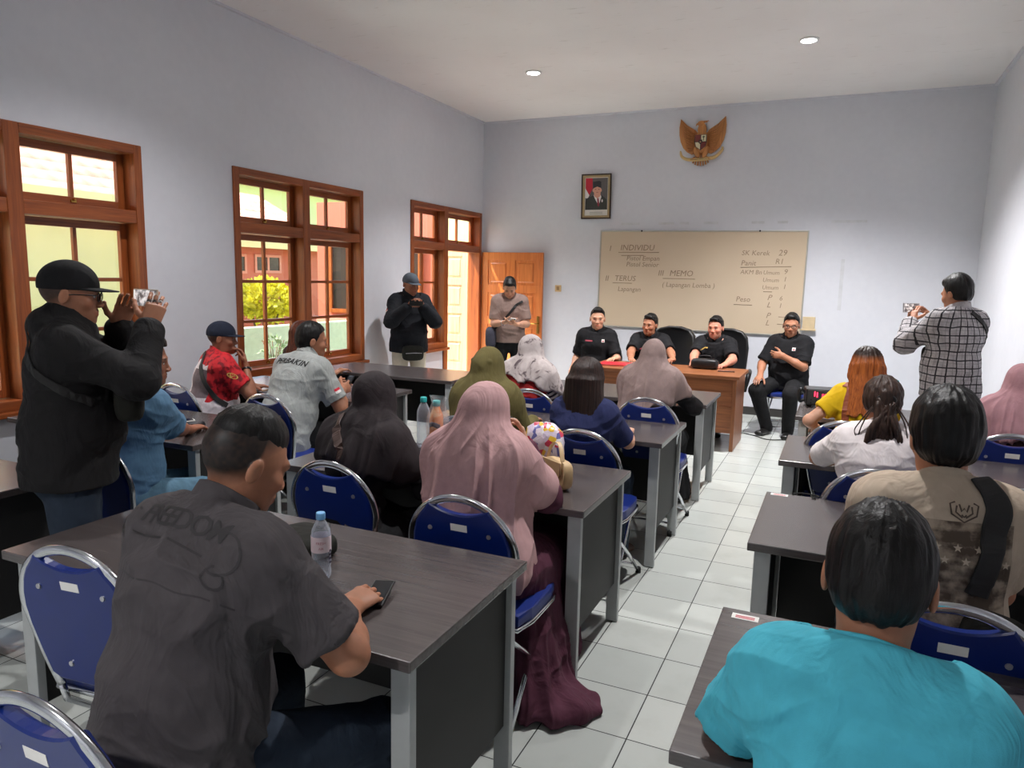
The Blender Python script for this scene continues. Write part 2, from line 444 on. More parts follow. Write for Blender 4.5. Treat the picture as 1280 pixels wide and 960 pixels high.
# ------------------------------------------------------------------ outside the windows
M['cream'] = plain('cream_outside_wall', srgb(206, 198, 142), .8, var=.04, nscale=2)
M['redwall'] = plain('terracotta_outside_wall', srgb(176, 92, 70), .8, var=.05, nscale=2)
M['pinkwall'] = plain('pink_outside_wall', srgb(196, 130, 112), .8, var=.05, nscale=2)
M['darkglass'] = plain('dark_window_glass', srgb(52, 44, 44), .15)
M['concrete'] = plain('courtyard_paving', srgb(190, 176, 160), .85, nscale=3)
M['lawn'] = plain('courtyard_grass', srgb(120, 150, 80), .9, nscale=9, var=.2)
def roof_mat():
    n = NM('clay_roof_tiles'); s = n.sep(n.coord())
    w = n.math('FRACT', n.math('MULTIPLY', s[2], 7.0)); w2 = n.math('FRACT', n.math('MULTIPLY', s[1], 4.5))
    h = n.math('ADD', w, n.math('MULTIPLY', n.math('ABSOLUTE', n.math('SUBTRACT', w2, .5)), .8))
    col = n.ramp(n.math('ADD', n.math('MULTIPLY', h, .4), n.math('MULTIPLY', n.noise(n.coord(), 3, 4), .6)), [(.25, srgb(150, 84, 66)), (.75, srgb(214, 150, 128))])
    n.bump(h, .5, .03)
    return n.fin(col, .8)
M['roof'] = roof_mat()
bm = NB(); box(bm, -40, XL-T-.01, -14, 40, -.4, -.14); struct('ground', bm, M['concrete'])
bm = NB(); box(bm, -7.2, XL-T-.005, -8, 20, -.14, -.02); struct('veranda_floor', bm, M['tile'])
bm = NB(); box(bm, -40, -9.3, -14, 40, -.14, -.10); tag(bm_obj('courtyard_lawn', bm, M['lawn']), kind='structure')
# roof overhang of our own building over the veranda
bm = NB(); prism(bm, [(XL-T, 3.35), (-6.6, 2.95), (-6.6, 3.03), (XL-T, 3.43)], 'y', -8, 7.9)
bmesh.ops.transform(bm, matrix=Matrix(((1,0,0,0),(0,1,0,0),(0,0,1,0),(0,0,0,1))), verts=bm.verts[:])
tag(bm_obj('veranda_roof', bm, M['pinkwall']), kind='structure')
bm = NB(); box(bm, XL-T, XR+T, YB-T, YF+T, ZC+.12, ZC+.5); tag(bm_obj('roof_slab', bm, M['concrete']), kind='structure')
def gable_house(lab, x_front, y0, y1, depth, zw, zr, wall, windows, oh=.35):
    root = thing('neighbouring_building', lab, 'building', (x_front, (y0+y1)/2, 0))
    hy = (y1-y0)/2
    bm = NB(); box(bm, -depth, 0, -hy, hy, -.14, zw)
    bm_obj('wall', bm, wall, root)
    bm = NB(); prism(bm, [(oh, zw-.12), (-depth/2, zr), (-depth-oh, zw-.12), (-depth-oh, zw-.02), (-depth/2, zr+.12), (oh, zw-.02)], 'y', -hy-oh, hy+oh)
    bm_obj('roof', bm, M['roof'], root)
    bm = NB(); box(bm, oh-.02, oh+.03, -hy-oh, hy+oh, zw-.16, zw+.0); bm_obj('fascia', bm, M['cream'], root)
    for (a, b, c, d) in windows:
        bm = NB(); a -= (y0+y1)/2; b -= (y0+y1)/2
        for q in ((a, a+.06, c, d), (b-.06, b, c, d), (a+.06, b-.06, c, c+.06), (a+.06, b-.06, d-.06, d), ((a+b)/2-.03, (a+b)/2+.03, c+.06, d-.06)):
            box(bm, -.02, .03, q[0], q[1], q[2], q[3])
        w = bm_obj('window', bm, M['pinkwall'], root)
        bm = NB(); box(bm, -.01, .008, a+.03, b-.03, c+.03, d-.03); bm_obj('pane', bm, M['darkglass'], w)
    return root
gable_house('long cream house with clay roof seen through the window nearest the camera', -9.2, -3, 8.3, 5, 2.62, 4.6, M['cream'], [(.6, 1.6, .9, 1.9)])
gable_house('terracotta building with dark windows behind the bright yellow shrub', -12.2, 9.5, 15.2, 5, 2.35, 3.6, M['redwall'],
            [(12.05, 12.5, 1.62, 2.05), (12.75, 13.6, 1.64, 2.06), (12.05, 12.6, .95, 1.4), (13.9, 14.6, 1.5, 2.0), (10.2, 11.2, 1.2, 2.0)])
gable_house('tall cream building with clay roof rising behind the terracotta one', -21, 14, 30, 7, 5.2, 7.0, M['cream'], [(18, 19.2, 1.2, 2.4), (22, 23.2, 1.2, 2.4)])
# neighbouring wing further along the veranda: reddish wall, door leaf and sunlit strip seen through window two and the doorway
def wing():
    root = thing('veranda_wing', 'pinkish red wing of the building at the far end of the veranda', 'building', (-6.4, 10.9, 0))
    bm = NB(); box(bm, -2.6, .15, .12, 2.6, -.02, 2.95); bm_obj('wall', bm, M['redwall'], root)
    bm = NB(); box(bm, -2.6, .0, .06, .12, -.02, .85); bm_obj('wainscot', bm, M['pinkwall'], root)
    bm = NB(); box(bm, .15, 1.7, .12, .3, -.02, 2.95); bm_obj('porch_wall', bm, M['cream'], root)
    for xa in (-2.3, -1.2):
        bm = NB()
        for q in ((xa, xa+.07, .95, 2.3), (xa+.83, xa+.9, .95, 2.3), (xa+.07, xa+.83, .95, 1.02), (xa+.07, xa+.83, 2.23, 2.3), (xa+.42, xa+.48, 1.02, 2.23)): box(bm, q[0], q[1], .05, .12, q[2], q[3])
        w = bm_obj('window', bm, M['teak'], root)
        bm = NB(); box(bm, xa+.03, xa+.87, .09, .11, .98, 2.27); bm_obj('pane', bm, M['darkglass'], w)
    return root
wing()
d2, w2_, h2_, t2_ = door_leaf('door_2', .5, 2.1, M['door_pale'], 1, 4)
tag(d2, kind='structure'); d2.location = (-6.31, 10.98, .0)
# low planter wall, shrub and pot plant in the courtyard
bm = NB(); box(bm, -7.3, -7.12, 3.0, 9.6, -.02, .92, .01); tag(bm_obj('planter_wall', bm, plain('pale_green_low_wall', srgb(158, 172, 150), .8)), 'low pale green wall along the veranda below the shrub', 'wall')
bm = NB(); box(bm, -6.9, -6.7, 9.9, 10.3, -.02, 2.85); tag(bm_obj('veranda_post', bm, M['cream']), 'square cream post at the end of the veranda', 'post')
def leafy(root, name, mat, n, cen, rad, ls, seed):
    rg = random.Random(seed); bm = NB()
    for i in range(n):
        d = Vector((rg.gauss(0, 1), rg.gauss(0, 1), rg.gauss(0, 1))).normalized()*(rg.uniform(.55, 1.0))
        c = Vector(cen)+Vector((d.x*rad[0], d.y*rad[1], d.z*rad[2]))
        ax = (d+Vector((rg.gauss(0, .5), rg.gauss(0, .5), rg.gauss(.3, .5)))).normalized(); sd = ax.orthogonal().normalized(); sd.rotate(Quaternion(ax, rg.uniform(0, 6.28)))
        L = ls*rg.uniform(.7, 1.3); w = L*.3; up = ax.cross(sd)
        v = [bm.verts.new(c), bm.verts.new(c+ax*L*.5+sd*w+up*L*.06), bm.verts.new(c+ax*L), bm.verts.new(c+ax*L*.5-sd*w+up*L*.06)]
        bm.faces.new(v)
    return bm_obj(name, bm, mat, root)
M['leaf'] = plain('yellow_green_leaves', srgb(206, 196, 40), .6, var=.25, nscale=7)
M['bark'] = plain('brown_bark', srgb(96, 72, 54), .9)
sh = thing('yellow_shrub', 'bright yellow green shrub in the courtyard outside the middle window', 'shrub', (-8.15, 8.75, -.1))
leafy(sh, 'foliage', M['leaf'], 1500, (0, 0, 1.32), (.42, .42, .30), .11, 5)
bm = NB()
for k in range(5): tube(bm, [(.04*math.cos(k*1.3), .04*math.sin(k*1.3), 0), (.1*math.cos(k*1.3), .1*math.sin(k*1.3), .6), (.25*math.cos(k*1.3), .25*math.sin(k*1.3), 1.25)], .016, 6)
bm_obj('stem', bm, M['bark'], sh)
pot = thing('potted_plant', 'thin stemmed plant in a pale pot standing on the veranda', 'plant', (-6.75, 7.35, -.02))
bm = NB(); lathe(bm, [(.13, 0), (.19, .3), (.2, .34), (.17, .34), (.16, .28)], seg=20); bm_obj('pot', bm, M['plaster_pale'], pot, True)
bm = NB()
for k in range(7): tube(bm, [(0, 0, .28), (.05*math.cos(k*.9), .05*math.sin(k*.9), .55), (.14*math.cos(k*.9), .14*math.sin(k*.9), .8)], .006, 5)
bm_obj('stem', bm, M['bark'], pot)
leafy(pot, 'foliage', plain('dull_green_leaves', srgb(110, 130, 90), .7, var=.2), 120, (0, 0, .68), (.16, .16, .18), .06, 9)

# ------------------------------------------------------------------ things on the front wall
def whiteboard():
    x0, x1, z0, z1 = -3.03, -.44, 1.03, 2.30
    y = YF
    root = thing('whiteboard', 'large cream whiteboard with faint handwriting on the front wall', 'whiteboard', (x0, y, z0))
    w, h = x1-x0, z1-z0
    root.rotation_euler = (0, R(.35), 0)
    bm = NB(); box(bm, .012, w-.012, -.022, -.002, .012, h-.012)
    n = NM('cream_board_surface')
    col = n.ramp(n.noise(n.coord(), 1.1, 3), [(.3, srgb(205, 186, 160)), (.7, srgb(212, 194, 170))])
    sf = bm_obj('writing_surface', bm, n.fin(col, .35, 0, .4), root)
    bm = NB()
    for q in ((0, w, 0, .016), (0, w, h-.016, h), (0, .016, .016, h-.016), (w-.016, w, .016, h-.016)): box(bm, q[0], q[1], -.028, -.001, q[2], q[3], .003)
    bm_obj('frame', bm, plain('aluminium_board_frame', srgb(190, 188, 180), .4, .6), root)
    for x in (.56, w-.56):
        bm = NB(); disc(bm, (x, -.028, h-.006), .012, (0, -1, 0), .006); bm_obj('screw', bm, M['blackplastic'], root)
    ink = plain('grey_marker_ink', srgb(146, 124, 104), .8)
    bm = NB()
    # text: (x, z, size, string) in board metres, taken from the photo
    def wr(px, pz, s, t, sh=.15): join_bm(bm, text_bm(t, s, sh, .0004), Matrix.Translation((px, -.0226, pz)) @ Matrix.Rotation(PI/2, 4, 'X'))
    def ln(xa, xb, za, zb=None):
        zb = za if zb is None else zb
        tube(bm, [(xa, -.0226, za), (xb, -.0226, zb)], .0035, 5)
    wr(.13, h-.265, .10, 'I'); wr(.28, h-.255, .105, 'INDIVIDU'); ln(.26, .80, h-.285, h-.28); ln(.30, .60, h-.325, h-.32)
    wr(.37, h-.385, .085, 'Pistol Empan'); wr(.37, h-.465, .085, 'Pistol Senior')
    wr(.09, h-.66, .10, 'II'); wr(.22, h-.655, .10, 'TERUS'); ln(.20, .46, h-.685); wr(.27, h-.79, .085, 'Lapangan')
    wr(.80, h-.575, .10, 'III'); wr(.95, h-.575, .105, 'MEMO'); ln(.87, 1.28, h-.61); wr(.86, h-.715, .085, '( Lapangan Lomba )')
    wr(1.83, h-.30, .085, 'SK Kerek'); wr(2.26, h-.30, .10, '29'); wr(1.83, h-.425, .09, 'Panit'); wr(2.23, h-.40, .09, 'R1'); ln(1.83, 2.42, h-.45, h-.43)
    wr(1.83, h-.53, .075, 'AKM Bn'); wr(2.10, h-.53, .07, 'Umum'); wr(2.34, h-.52, .085, '9')
    wr(2.10, h-.62, .07, 'Umum'); wr(2.34, h-.61, .08, '1'); wr(2.10, h-.71, .07, 'Umum'); wr(2.34, h-.70, .08, '1'); ln(2.12, 2.22, h-.74)
    wr(1.80, h-.87, .09, 'Peso'); ln(1.78, 2.0, h-.91)
    for k, z in enumerate((.84, .93, 1.06, 1.15)): wr(2.17, h-z, .095, 'P' if k % 2 == 0 else 'L', .3)
    wr(2.31, h-.84, .08, '6'); wr(2.31, h-.93, .08, '1'); ln(2.32, 2.39, h-1.04); ln(2.31, 2.38, h-1.13)
    tag(bm_obj('lettering', bm, ink, sf), 'faint grey marker handwriting')
whiteboard()
bm = NB(); box(bm, -.43, -.29, YF-.045, YF, 1.11, 1.26, .004); box(bm, -.445, -.275, YF-.06, YF, 1.095, 1.115, .004)
tag(bm_obj('marker_holder', bm, plain('cream_wood_holder', srgb(205, 185, 150), .6)), 'small cream holder fixed beside the lower right corner of the whiteboard', 'holder')
# framed portrait
def portrait():
    x0, x1, z0, z1 = -3.305, -2.895, 2.455, 3.035
    root = thing('framed_portrait', 'framed portrait of a person in black cap and dark suit with red white flag', 'picture', ((x0+x1)/2, YF, z0))
    w, h = x1-x0, z1-z0; hw = w/2
    root.rotation_euler = (R(2.5), 0, R(0))
    fm = plain('dark_brown_picture_frame', srgb(52, 34, 26), .35); gm = plain('gilt_picture_frame', srgb(176, 156, 118), .4, .4)
    def frame(bm, a, b, c, d, t, y0, y1, mi):
        for q in ((a, b, c, c+t), (a, b, d-t, d), (a, a+t, c+t, d-t), (b-t, b, c+t, d-t)): box(bm, q[0], q[1], y0, y1, q[2], q[3], .003, mi)
    bm = NB(); frame(bm, -hw, hw, 0, h, .016, -.032, -.004, 0); frame(bm, -hw+.016, hw-.016, .016, h-.016, .028, -.026, -.006, 1)
    bm_obj('frame', bm, [fm, gm], root)
    cols = dict(back=srgb(96, 92, 92), red=srgb(196, 40, 60), wht=srgb(236, 232, 230), cap=srgb(46, 44, 50), skin=srgb(216, 160, 138), suit=srgb(58, 60, 56), tie=srgb(140, 40, 60), cream=srgb(226, 222, 214), ink=srgb(120, 130, 124), hair=srgb(60, 56, 54), lip=srgb(160, 90, 84))
    ks = list(cols); ms = [plain('portrait_'+k, cols[k], .5, var=.02) for k in ks]
    bm = NB(); yb = -.010
    def poly(pts, k, d):
        vs = [bm.verts.new((p[0], yb-d*.0004, p[1])) for p in pts]; f = bm.faces.new(vs); f.material_index = ks.index(k)
        if f.normal.y > 0: f.normal_flip()
        f.normal_update()
    def ell(cx, cz, rx, rz, k, d, a0=0, a1=360, n=28):
        poly([(cx+rx*math.cos(R(a0+(a1-a0)*i/n)), cz+rz*math.sin(R(a0+(a1-a0)*i/n))) for i in range(n+(0 if a1-a0 >= 360 else 1))], k, d)
    a, b, c, d = -hw+.044, hw-.044, .044, h-.044
    poly([(a, c), (b, c), (b, d), (a, d)], 'cream', 0)
    a += .008; b -= .008; d -= .008; c0 = c; c += .075
    poly([(a, c), (b, c), (b, d), (a, d)], 'back', 1)
    poly([(a, d), (a+.095, d), (a+.10, d-.13), (a+.055, d-.22), (a, d-.13)], 'red', 2)
    poly([(a, d-.13), (a+.055, d-.22), (a+.03, d-.27), (a, d-.25)], 'wht', 3)
    poly([(a, c), (b, c), (b-.01, c+.13), (.075, c+.185), (-.045, c+.185), (a+.02, c+.15), (a, c+.11)], 'suit', 4)
    poly([(-.04, c+.19), (.06, c+.19), (.07, c+.165), (.035, c+.055), (-.012, c+.13)], 'wht', 5)
    poly([(.012, c+.15), (.032, c+.15), (.046, c+.06), (.032, c+.035), (.018, c+.06)], 'tie', 6)
    poly([(-.035, c+.24), (-.03, c+.175), (.015, c+.145), (.055, c+.175), (.058, c+.24)], 'skin', 7)
    ell(.010, c+.258, .054, .066, 'skin', 8); ell(-.044, c+.25, .010, .02, 'skin', 7); ell(.064, c+.25, .010, .02, 'skin', 7)
    poly([(-.046, c+.275), (-.05, c+.36), (.035, c+.372), (.064, c+.36), (.066, c+.278), (.01, c+.298)], 'cap', 9)
    ell(-.012, c+.262, .010, .004, 'hair', 10); ell(.034, c+.262, .010, .004, 'hair', 10); ell(.012, c+.224, .016, .004, 'lip', 10)
    ell(.082, c+.115, .010, .02, 'wht', 8)
    for k in range(2): poly([(-.09, c0+.045-k*.02), (.09, c0+.045-k*.02), (.09, c0+.040-k*.02), (-.09, c0+.040-k*.02)], 'ink', 3)
    bm_obj('picture', bm, ms, root)
portrait()
# carved eagle emblem
def emblem():
    root = thing('eagle_emblem', 'carved golden eagle coat of arms with spread wings and a shield', 'emblem', (-1.755, YF, 3.36))
    gold = wood('gilded_carved_wood', srgb(156, 98, 50), srgb(206, 142, 82), 'z', 1.5, .4); pale = plain('pale_gilt', srgb(206, 176, 120), .4, .3)
    dk = plain('black_shield_paint', srgb(40, 22, 20), .4); rd = plain('dark_red_shield_paint', srgb(110, 38, 34), .4); wt = plain('cream_shield_paint', srgb(222, 214, 180), .5); gr = plain('green_shield_paint', srgb(40, 66, 44), .5)
    # wings: feather fans, each feather a raised leaf of the same carved wing
    for s in (-1, 1):
        bm = NB()
        out = [(.045, .10), (.085, .155), (.13, .175), (.185, .215), (.235, .262), (.272, .30), (.285, .20), (.282, .11), (.262, .02), (.225, -.055), (.175, -.105), (.12, -.135), (.07, -.12), (.05, -.02)]
        prism(bm, [(s*x, z) for x, z in out], 'y', -.035, -.004, .006)
        for k in range(11):
            t = k/10; a = Vector((.075+.02*t, 0, .11-.19*t)); b = Vector((.262-.105*t**1.5, 0, .265-.36*t))
            m = (a+b)/2+Vector((.02, 0, -.012)); 
            tube(bm, [(s*p.x, -.036, p.z) for p in catmull([a, m, b], 5)], .014, 6, flat=.008, up=(0, 1, 0), taper=lambda u: .55+.6*math.sin(PI*min(1, u*.95+.05)))
        bm_obj('wing', bm, gold, root, True)
    bm = NB()   # body, neck, head, crest, thighs
    bmesh.ops.create_uvsphere(bm, u_segments=20, v_segments=14, radius=1, matrix=Matrix.Translation((0, -.045, .02)) @ Matrix.Diagonal((.075, .04, .15, 1)))
    bmesh.ops.create_uvsphere(bm, u_segments=18, v_segments=12, radius=1, matrix=Matrix.Translation((0, -.05, .155)) @ Matrix.Diagonal((.055, .035, .075, 1)))
    bmesh.ops.create_uvsphere(bm, u_segments=16, v_segments=12, radius=1, matrix=Matrix.Translation((-.018, -.055, .225)) @ Matrix.Diagonal((.042, .03, .034, 1)))
    tube(bm, [(-.045, -.055, .225), (-.068, -.056, .218), (-.078, -.056, .198)], .016, 8, taper=lambda u: 1-.75*u)
    for k in range(4): tube(bm, [(-.02+.02*k, -.05, .235), (0.0+.022*k, -.05, .256), (.02+.02*k, -.05, .248)], .010, 6, taper=lambda u: 1-.8*u)
    for s in (-1, 1):
        bmesh.ops.create_uvsphere(bm, u_segments=14, v_segments=10, radius=1, matrix=Matrix.Translation((s*.055, -.045, -.115)) @ Matrix.Rotation(s*.35, 4, 'Y') @ Matrix.Diagonal((.035, .03, .075, 1)))
        for k in (-1, 0, 1): tube(bm, [(s*.075, -.045, -.175), (s*.085+k*.016, -.062, -.19), (s*.085+k*.02, -.06, -.212)], .009, 6, taper=lambda u: 1-.6*u)
    bm_obj('body', bm, gold, root, True)
    bm = NB()
    for k in range(7):
        a = R(-90+(k-3)*13)
        tube(bm, [(.01*(k-3), -.04, -.12), (.16*math.cos(a)*.8, -.045, -.12+.09*math.sin(a)), (.2*math.cos(a)*.75, -.04, -.125+.155*math.sin(a))], .017, 6, flat=.008, up=(0, 1, 0), taper=lambda u: .7+.5*u)
    bm_obj('tail', bm, gold, root, True)
    bm = NB()   # shield, quartered, with a bordered centre
    def sh(sc): return [(sc*x, .0+sc*z) for x, z in ((-.072, .085), (.072, .085), (.076, .0), (.06, -.055), (0, -.10), (-.06, -.055), (-.076, .0))]
    prism(bm, [(x-.004, z+.0) for x, z in sh(1.0)], 'y', -.096, -.08, .003, 0)
    def q(pts, mi, y=-.099): prism(bm, pts, 'y', y, -.095, 0, mi)
    q([(-.068, .004), (-.006, .004), (-.006, .08), (-.068, .08)], 1); q([(.002, .004), (.062, .004), (.062, .08), (.002, .08)], 2)
    q([(-.070, -.004), (-.006, -.004), (-.006, -.092), (-.055, -.055)], 2); q([(.002, -.004), (.066, -.004), (.05, -.055), (.002, -.09)], 1)
    q([(-.024, .025), (.016, .025), (.02, -.008), (-.004, -.032), (-.028, -.008)], 0, -.103)
    star = [((.013 if i % 2 == 0 else .005)*math.sin(i*PI/5)-.004, -.002+(.013 if i % 2 == 0 else .005)*math.cos(i*PI/5)) for i in range(10)]
    q(star, 4, -.106)
    q([(.012, .055), (.032, .07), (.052, .055), (.036, .05), (.036, .012), (.028, .012), (.028, .05)], 3, -.102)
    bm_obj('shield', bm, [dk, rd, wt, gr, pale], root)
    bm = NB()   # ribbon with upturned ends
    pts = catmull([(-.255, -.05, -.09), (-.235, -.05, -.155), (-.17, -.05, -.195), (-.08, -.06, -.205), (0, -.064, -.208), (.08, -.06, -.2), (.16, -.05, -.185), (.22, -.05, -.145), (.262, -.05, -.085), (.245, -.05, -.07)], 6)
    tube(bm, pts, .022, 8, flat=.006, up=(0, 0, 1), taper=lambda u: .35+.65*math.sin(PI*u)**.5 if 0 < u < 1 else .3)
    rb = bm_obj('ribbon', bm, pale, root, True)
    tx = text_bm('BHINNEKA TUNGGAL IKA', .021, 0, .0006, 'CENTER'); bm = NB()
    join_bm(bm, tx, Matrix.Translation((0, -.072, -.212)) @ Matrix.Rotation(PI/2, 4, 'X'))
    bm_obj('lettering', bm, dk, rb)
emblem()
bm = NB(); box(bm, -3.655, -3.565, YF-.012, YF, 1.475, 1.565, .003)
sw = bm_obj('light_switch', bm, plain('ivory_switch_plate', srgb(206, 176, 130), .4)); tag(sw, 'small ivory light switch plate on the wall beside the open door', 'switch')
bm = NB(); box(bm, -3.63, -3.59, YF-.02, YF-.011, 1.495, 1.545, .003); bm_obj('rocker', bm, plain('brown_switch_rocker', srgb(150, 120, 84), .4), sw)

# ------------------------------------------------------------------ tables
TL, TD, TH = 1.54, .70, .75
def make_table(lab):
    root = thing('office_table', lab, 'table', group='dark topped tables in rows')
    bm = NB(); box(bm, -TL/2, TL/2, 0, TD, TH-.03, TH, .004); bm_obj('tabletop', bm, M['table'], root)
    for sx in (-1, 1):
        for y in (.035, TD-.065):
            bm = NB(); xx = sx*(TL/2-.05); box(bm, xx-.028, xx+.028, y, y+.03, 0.006, TH-.03, .003)
            bm_obj('leg', bm, M['leg'], root)
        bm = NB(); xx = sx*(TL/2-.052); box(bm, xx-.010, xx+.010, .066, TD-.066, .20, TH-.03, .001); bm_obj('side_panel', bm, M['black'], root)
    bm = NB(); box(bm, -TL/2+.08, TL/2-.08, TD-.062, TD-.045, .21, TH-.03); fp = bm_obj('front_panel', bm, M['black'], root)
    for sx in (-1, 1):
        bm = NB(); disc(bm, (sx*(TL/2-.16), TD-.062, .56), .013, (0, -1, 0), .008); bm_obj('panel_screw', bm, M['screw'], fp)
    return root
TABLES = [  # x centre, near y, label
 (-1.63, 1.36, 'dark table in front of the person in the grey shirt, water bottle on top'),
 (-1.63, 2.62, 'dark table the person in the long mauve headscarf sits at'),
 (-1.63, 3.97, 'dark table in front of the person in the olive headscarf and the person in navy'),
 (-1.63, 5.41, 'dark table nearest the wooden desk, before the person in the taupe headscarf'),
 (-3.81, 1.36, 'dark table at the left edge by the near window, seat side empty'),
 (-3.79, 2.68, 'dark table of the person in the blue denim shirt, phone lying on it'),
 (-3.85, 4.20, 'dark table the person in the grey lettered polo leans on'),
 (-3.82, 5.48, 'dark table along the wall below the person in black jacket and grey cap'),
 (.53, 1.31, 'dark table the person in the cyan shirt sits at'),
 (.53, 2.57, 'dark table in front of the person in the beige printed shirt'),
 (.53, 3.90, 'dark table the ponytailed person in white leans on'),
 (.53, 5.30, 'dark table carrying the black amplifier with red display')]
tb = None
for x, y, lab in TABLES:
    if tb is None: tb = make_table(lab); o = tb
    else: o = copy_tree(tb); o['label'] = lab
    o.location = (x, y, 0)
# the officials' wooden desk
def desk():
    x0, x1, y0, y1 = -2.42, -.85, 7.22, 7.95
    root = thing('wooden_desk', 'brown walnut desk at the front where the officials in black sit', 'desk', ((x0+x1)/2, y0, 0))
    w = (x1-x0)/2; d = y1-y0
    bm = NB(); box(bm, -w, w, 0, d, .718, .75, .005); bm_obj('desktop', bm, M['desk'], root)
    for s in (-1, 1):
        bm = NB(); box(bm, s*(w-.045)-.018, s*(w-.045)+.018, .03, d-.03, .004, .718, .003); bm_obj('side_panel', bm, M['desk_z'], root)
    bm = NB(); box(bm, -w+.065, w-.065, .085, .105, .17, .718, .002)
    for z in (.44, .578): box(bm, -w+.065, w-.065, .079, .086, z-.003, z+.003)
    bm_obj('front_panel', bm, M['desk'], root)
    bm = NB(); box(bm, -w+.065, -w+.45, .25, d-.06, .30, .717, .003); c = bm_obj('drawer_unit', bm, M['desk'], root)
desk()

# ------------------------------------------------------------------ banquet chairs
def make_chair(lab):
    root = thing('banquet_chair', lab, 'chair', group='blue chairs with chrome hoop backs')
    def yb(z): return -.20-(z-.44)*.16
    def hw(z):
        if z < .70: return .140+(.205-.140)*((z-.44)/.26)**.8
        return .205*math.sqrt(max(0, 1-((z-.70)/.195)**2))
    L = [(-hw(z), yb(z), z) for z in (.44, .50, .56, .62, .67, .70)]
    A = [(-.205*math.cos(R(t)), yb(.70+.195*math.sin(R(t))), .70+.195*math.sin(R(t))) for t in range(10, 180, 10)]
    hoop = L+A+[(-x, y, z) for x, y, z in L[::-1]]
    bm = NB(); tube(bm, catmull(hoop, 3), .010, 10, flat=.0155, up=(0, 1, .16)); bm_obj('back_frame', bm, M['chrome'], root, True)
    # padded back panel with a dipped top edge
    def pan(off, sc):
        top = [(x, .838+.030*(x/.118)**2) for x in np.linspace(-.118, .118, 11)]
        ex = [(.134, .846), (.155, .823), (.174, .79), (.188, .745), (.193, .70), (.187, .64), (.17, .56), (.15, .485), (.12, .47)]
        pts = top+ex+[(-x, z) for x, z in ex[::-1]]
        return [(x*sc, .66+(z-.66)*sc) for x, z in pts]
    bm = NB(); N = None; rings = []
    for off, sc in ((-.014, .965), (-.010, 1.0), (.012, 1.0), (.022, .95)):
        rings.append([bm.verts.new((x, yb(z)+off, z)) for x, z in pan(0, sc)])
    N = len(rings[0])
    for a, b in zip(rings, rings[1:]):
        for k in range(N): bm.faces.new([a[k], a[(k+1) % N], b[(k+1) % N], b[k]])
    bm.faces.new(rings[0][::-1]); bm.faces.new(rings[-1]); bmesh.ops.recalc_face_normals(bm, faces=bm.faces[:])
    bk = bm_obj('backrest', bm, M['blue'], root)
    for x, z in ((-.115, .775), (.115, .775), (-.06, .535), (.06, .535)):
        bm = NB(); disc(bm, (x, yb(z)-.013, z), .009, (0, -1, 0), .005, 10); bm_obj('screw', bm, M['screw'], bk)
    bm = NB(); box(bm, -.032, .032, -.0015, 0, -.013, .013, M4=Matrix.Translation((.0, yb(.79)-.0135, .79)) @ Matrix.Rotation(R(9), 4, 'X')); bm_obj('label_sticker', bm, M['paper'], bk)
    # seat
    bm = NB(); pts = [(-.19, -.17), (.19, -.17), (.205, -.08), (.205, .12), (.19, .19), (.15, .215), (-.15, .215), (-.19, .19), (-.205, .12), (-.205, -.08)]
    prism(bm, pts, 'z', .415, .462, .014); bm_obj('seat', bm, M['blue_cloth'], root, False)
    bm = NB(); tube(bm, [(x, y, .408) for x, y in pts], .010, 8, closed=True); bm_obj('seat_frame', bm, M['chrome'], root, True)
    for s in (-1, 1):
        bm = NB(); tube(bm, [(s*.140, yb(.44), .44), (s*.150, -.18, .38), (s*.19, .06, .17), (s*.205, .235, .012)], .0105, 8); lg = bm_obj('leg', bm, M['chrome'], root, True)
        bm = NB(); lathe(bm, [(.015, 0), (.015, .03), (.011, .034)], (s*.205, .238, 0.002), 10); bm_obj('rubber_foot', bm, M['rubber'], lg)
        bm = NB(); tube(bm, [(s*.17, .15, .40), (s*.172, .05, .27), (s*.185, -.24, .012)], .0105, 8); lg = bm_obj('leg', bm, M['chrome'], root, True)
        bm = NB(); lathe(bm, [(.015, 0), (.015, .03), (.011, .034)], (s*.185, -.243, 0.002), 10); bm_obj('rubber_foot', bm, M['rubber'], lg)
    for y, z, x in ((.17, .075, .2), (-.2, .075, .185)):
        bm = NB(); tube(bm, [(-x, y, z), (x, y, z)], .008, 8); bm_obj('stretcher', bm, M['chrome'], root, True)
    return root
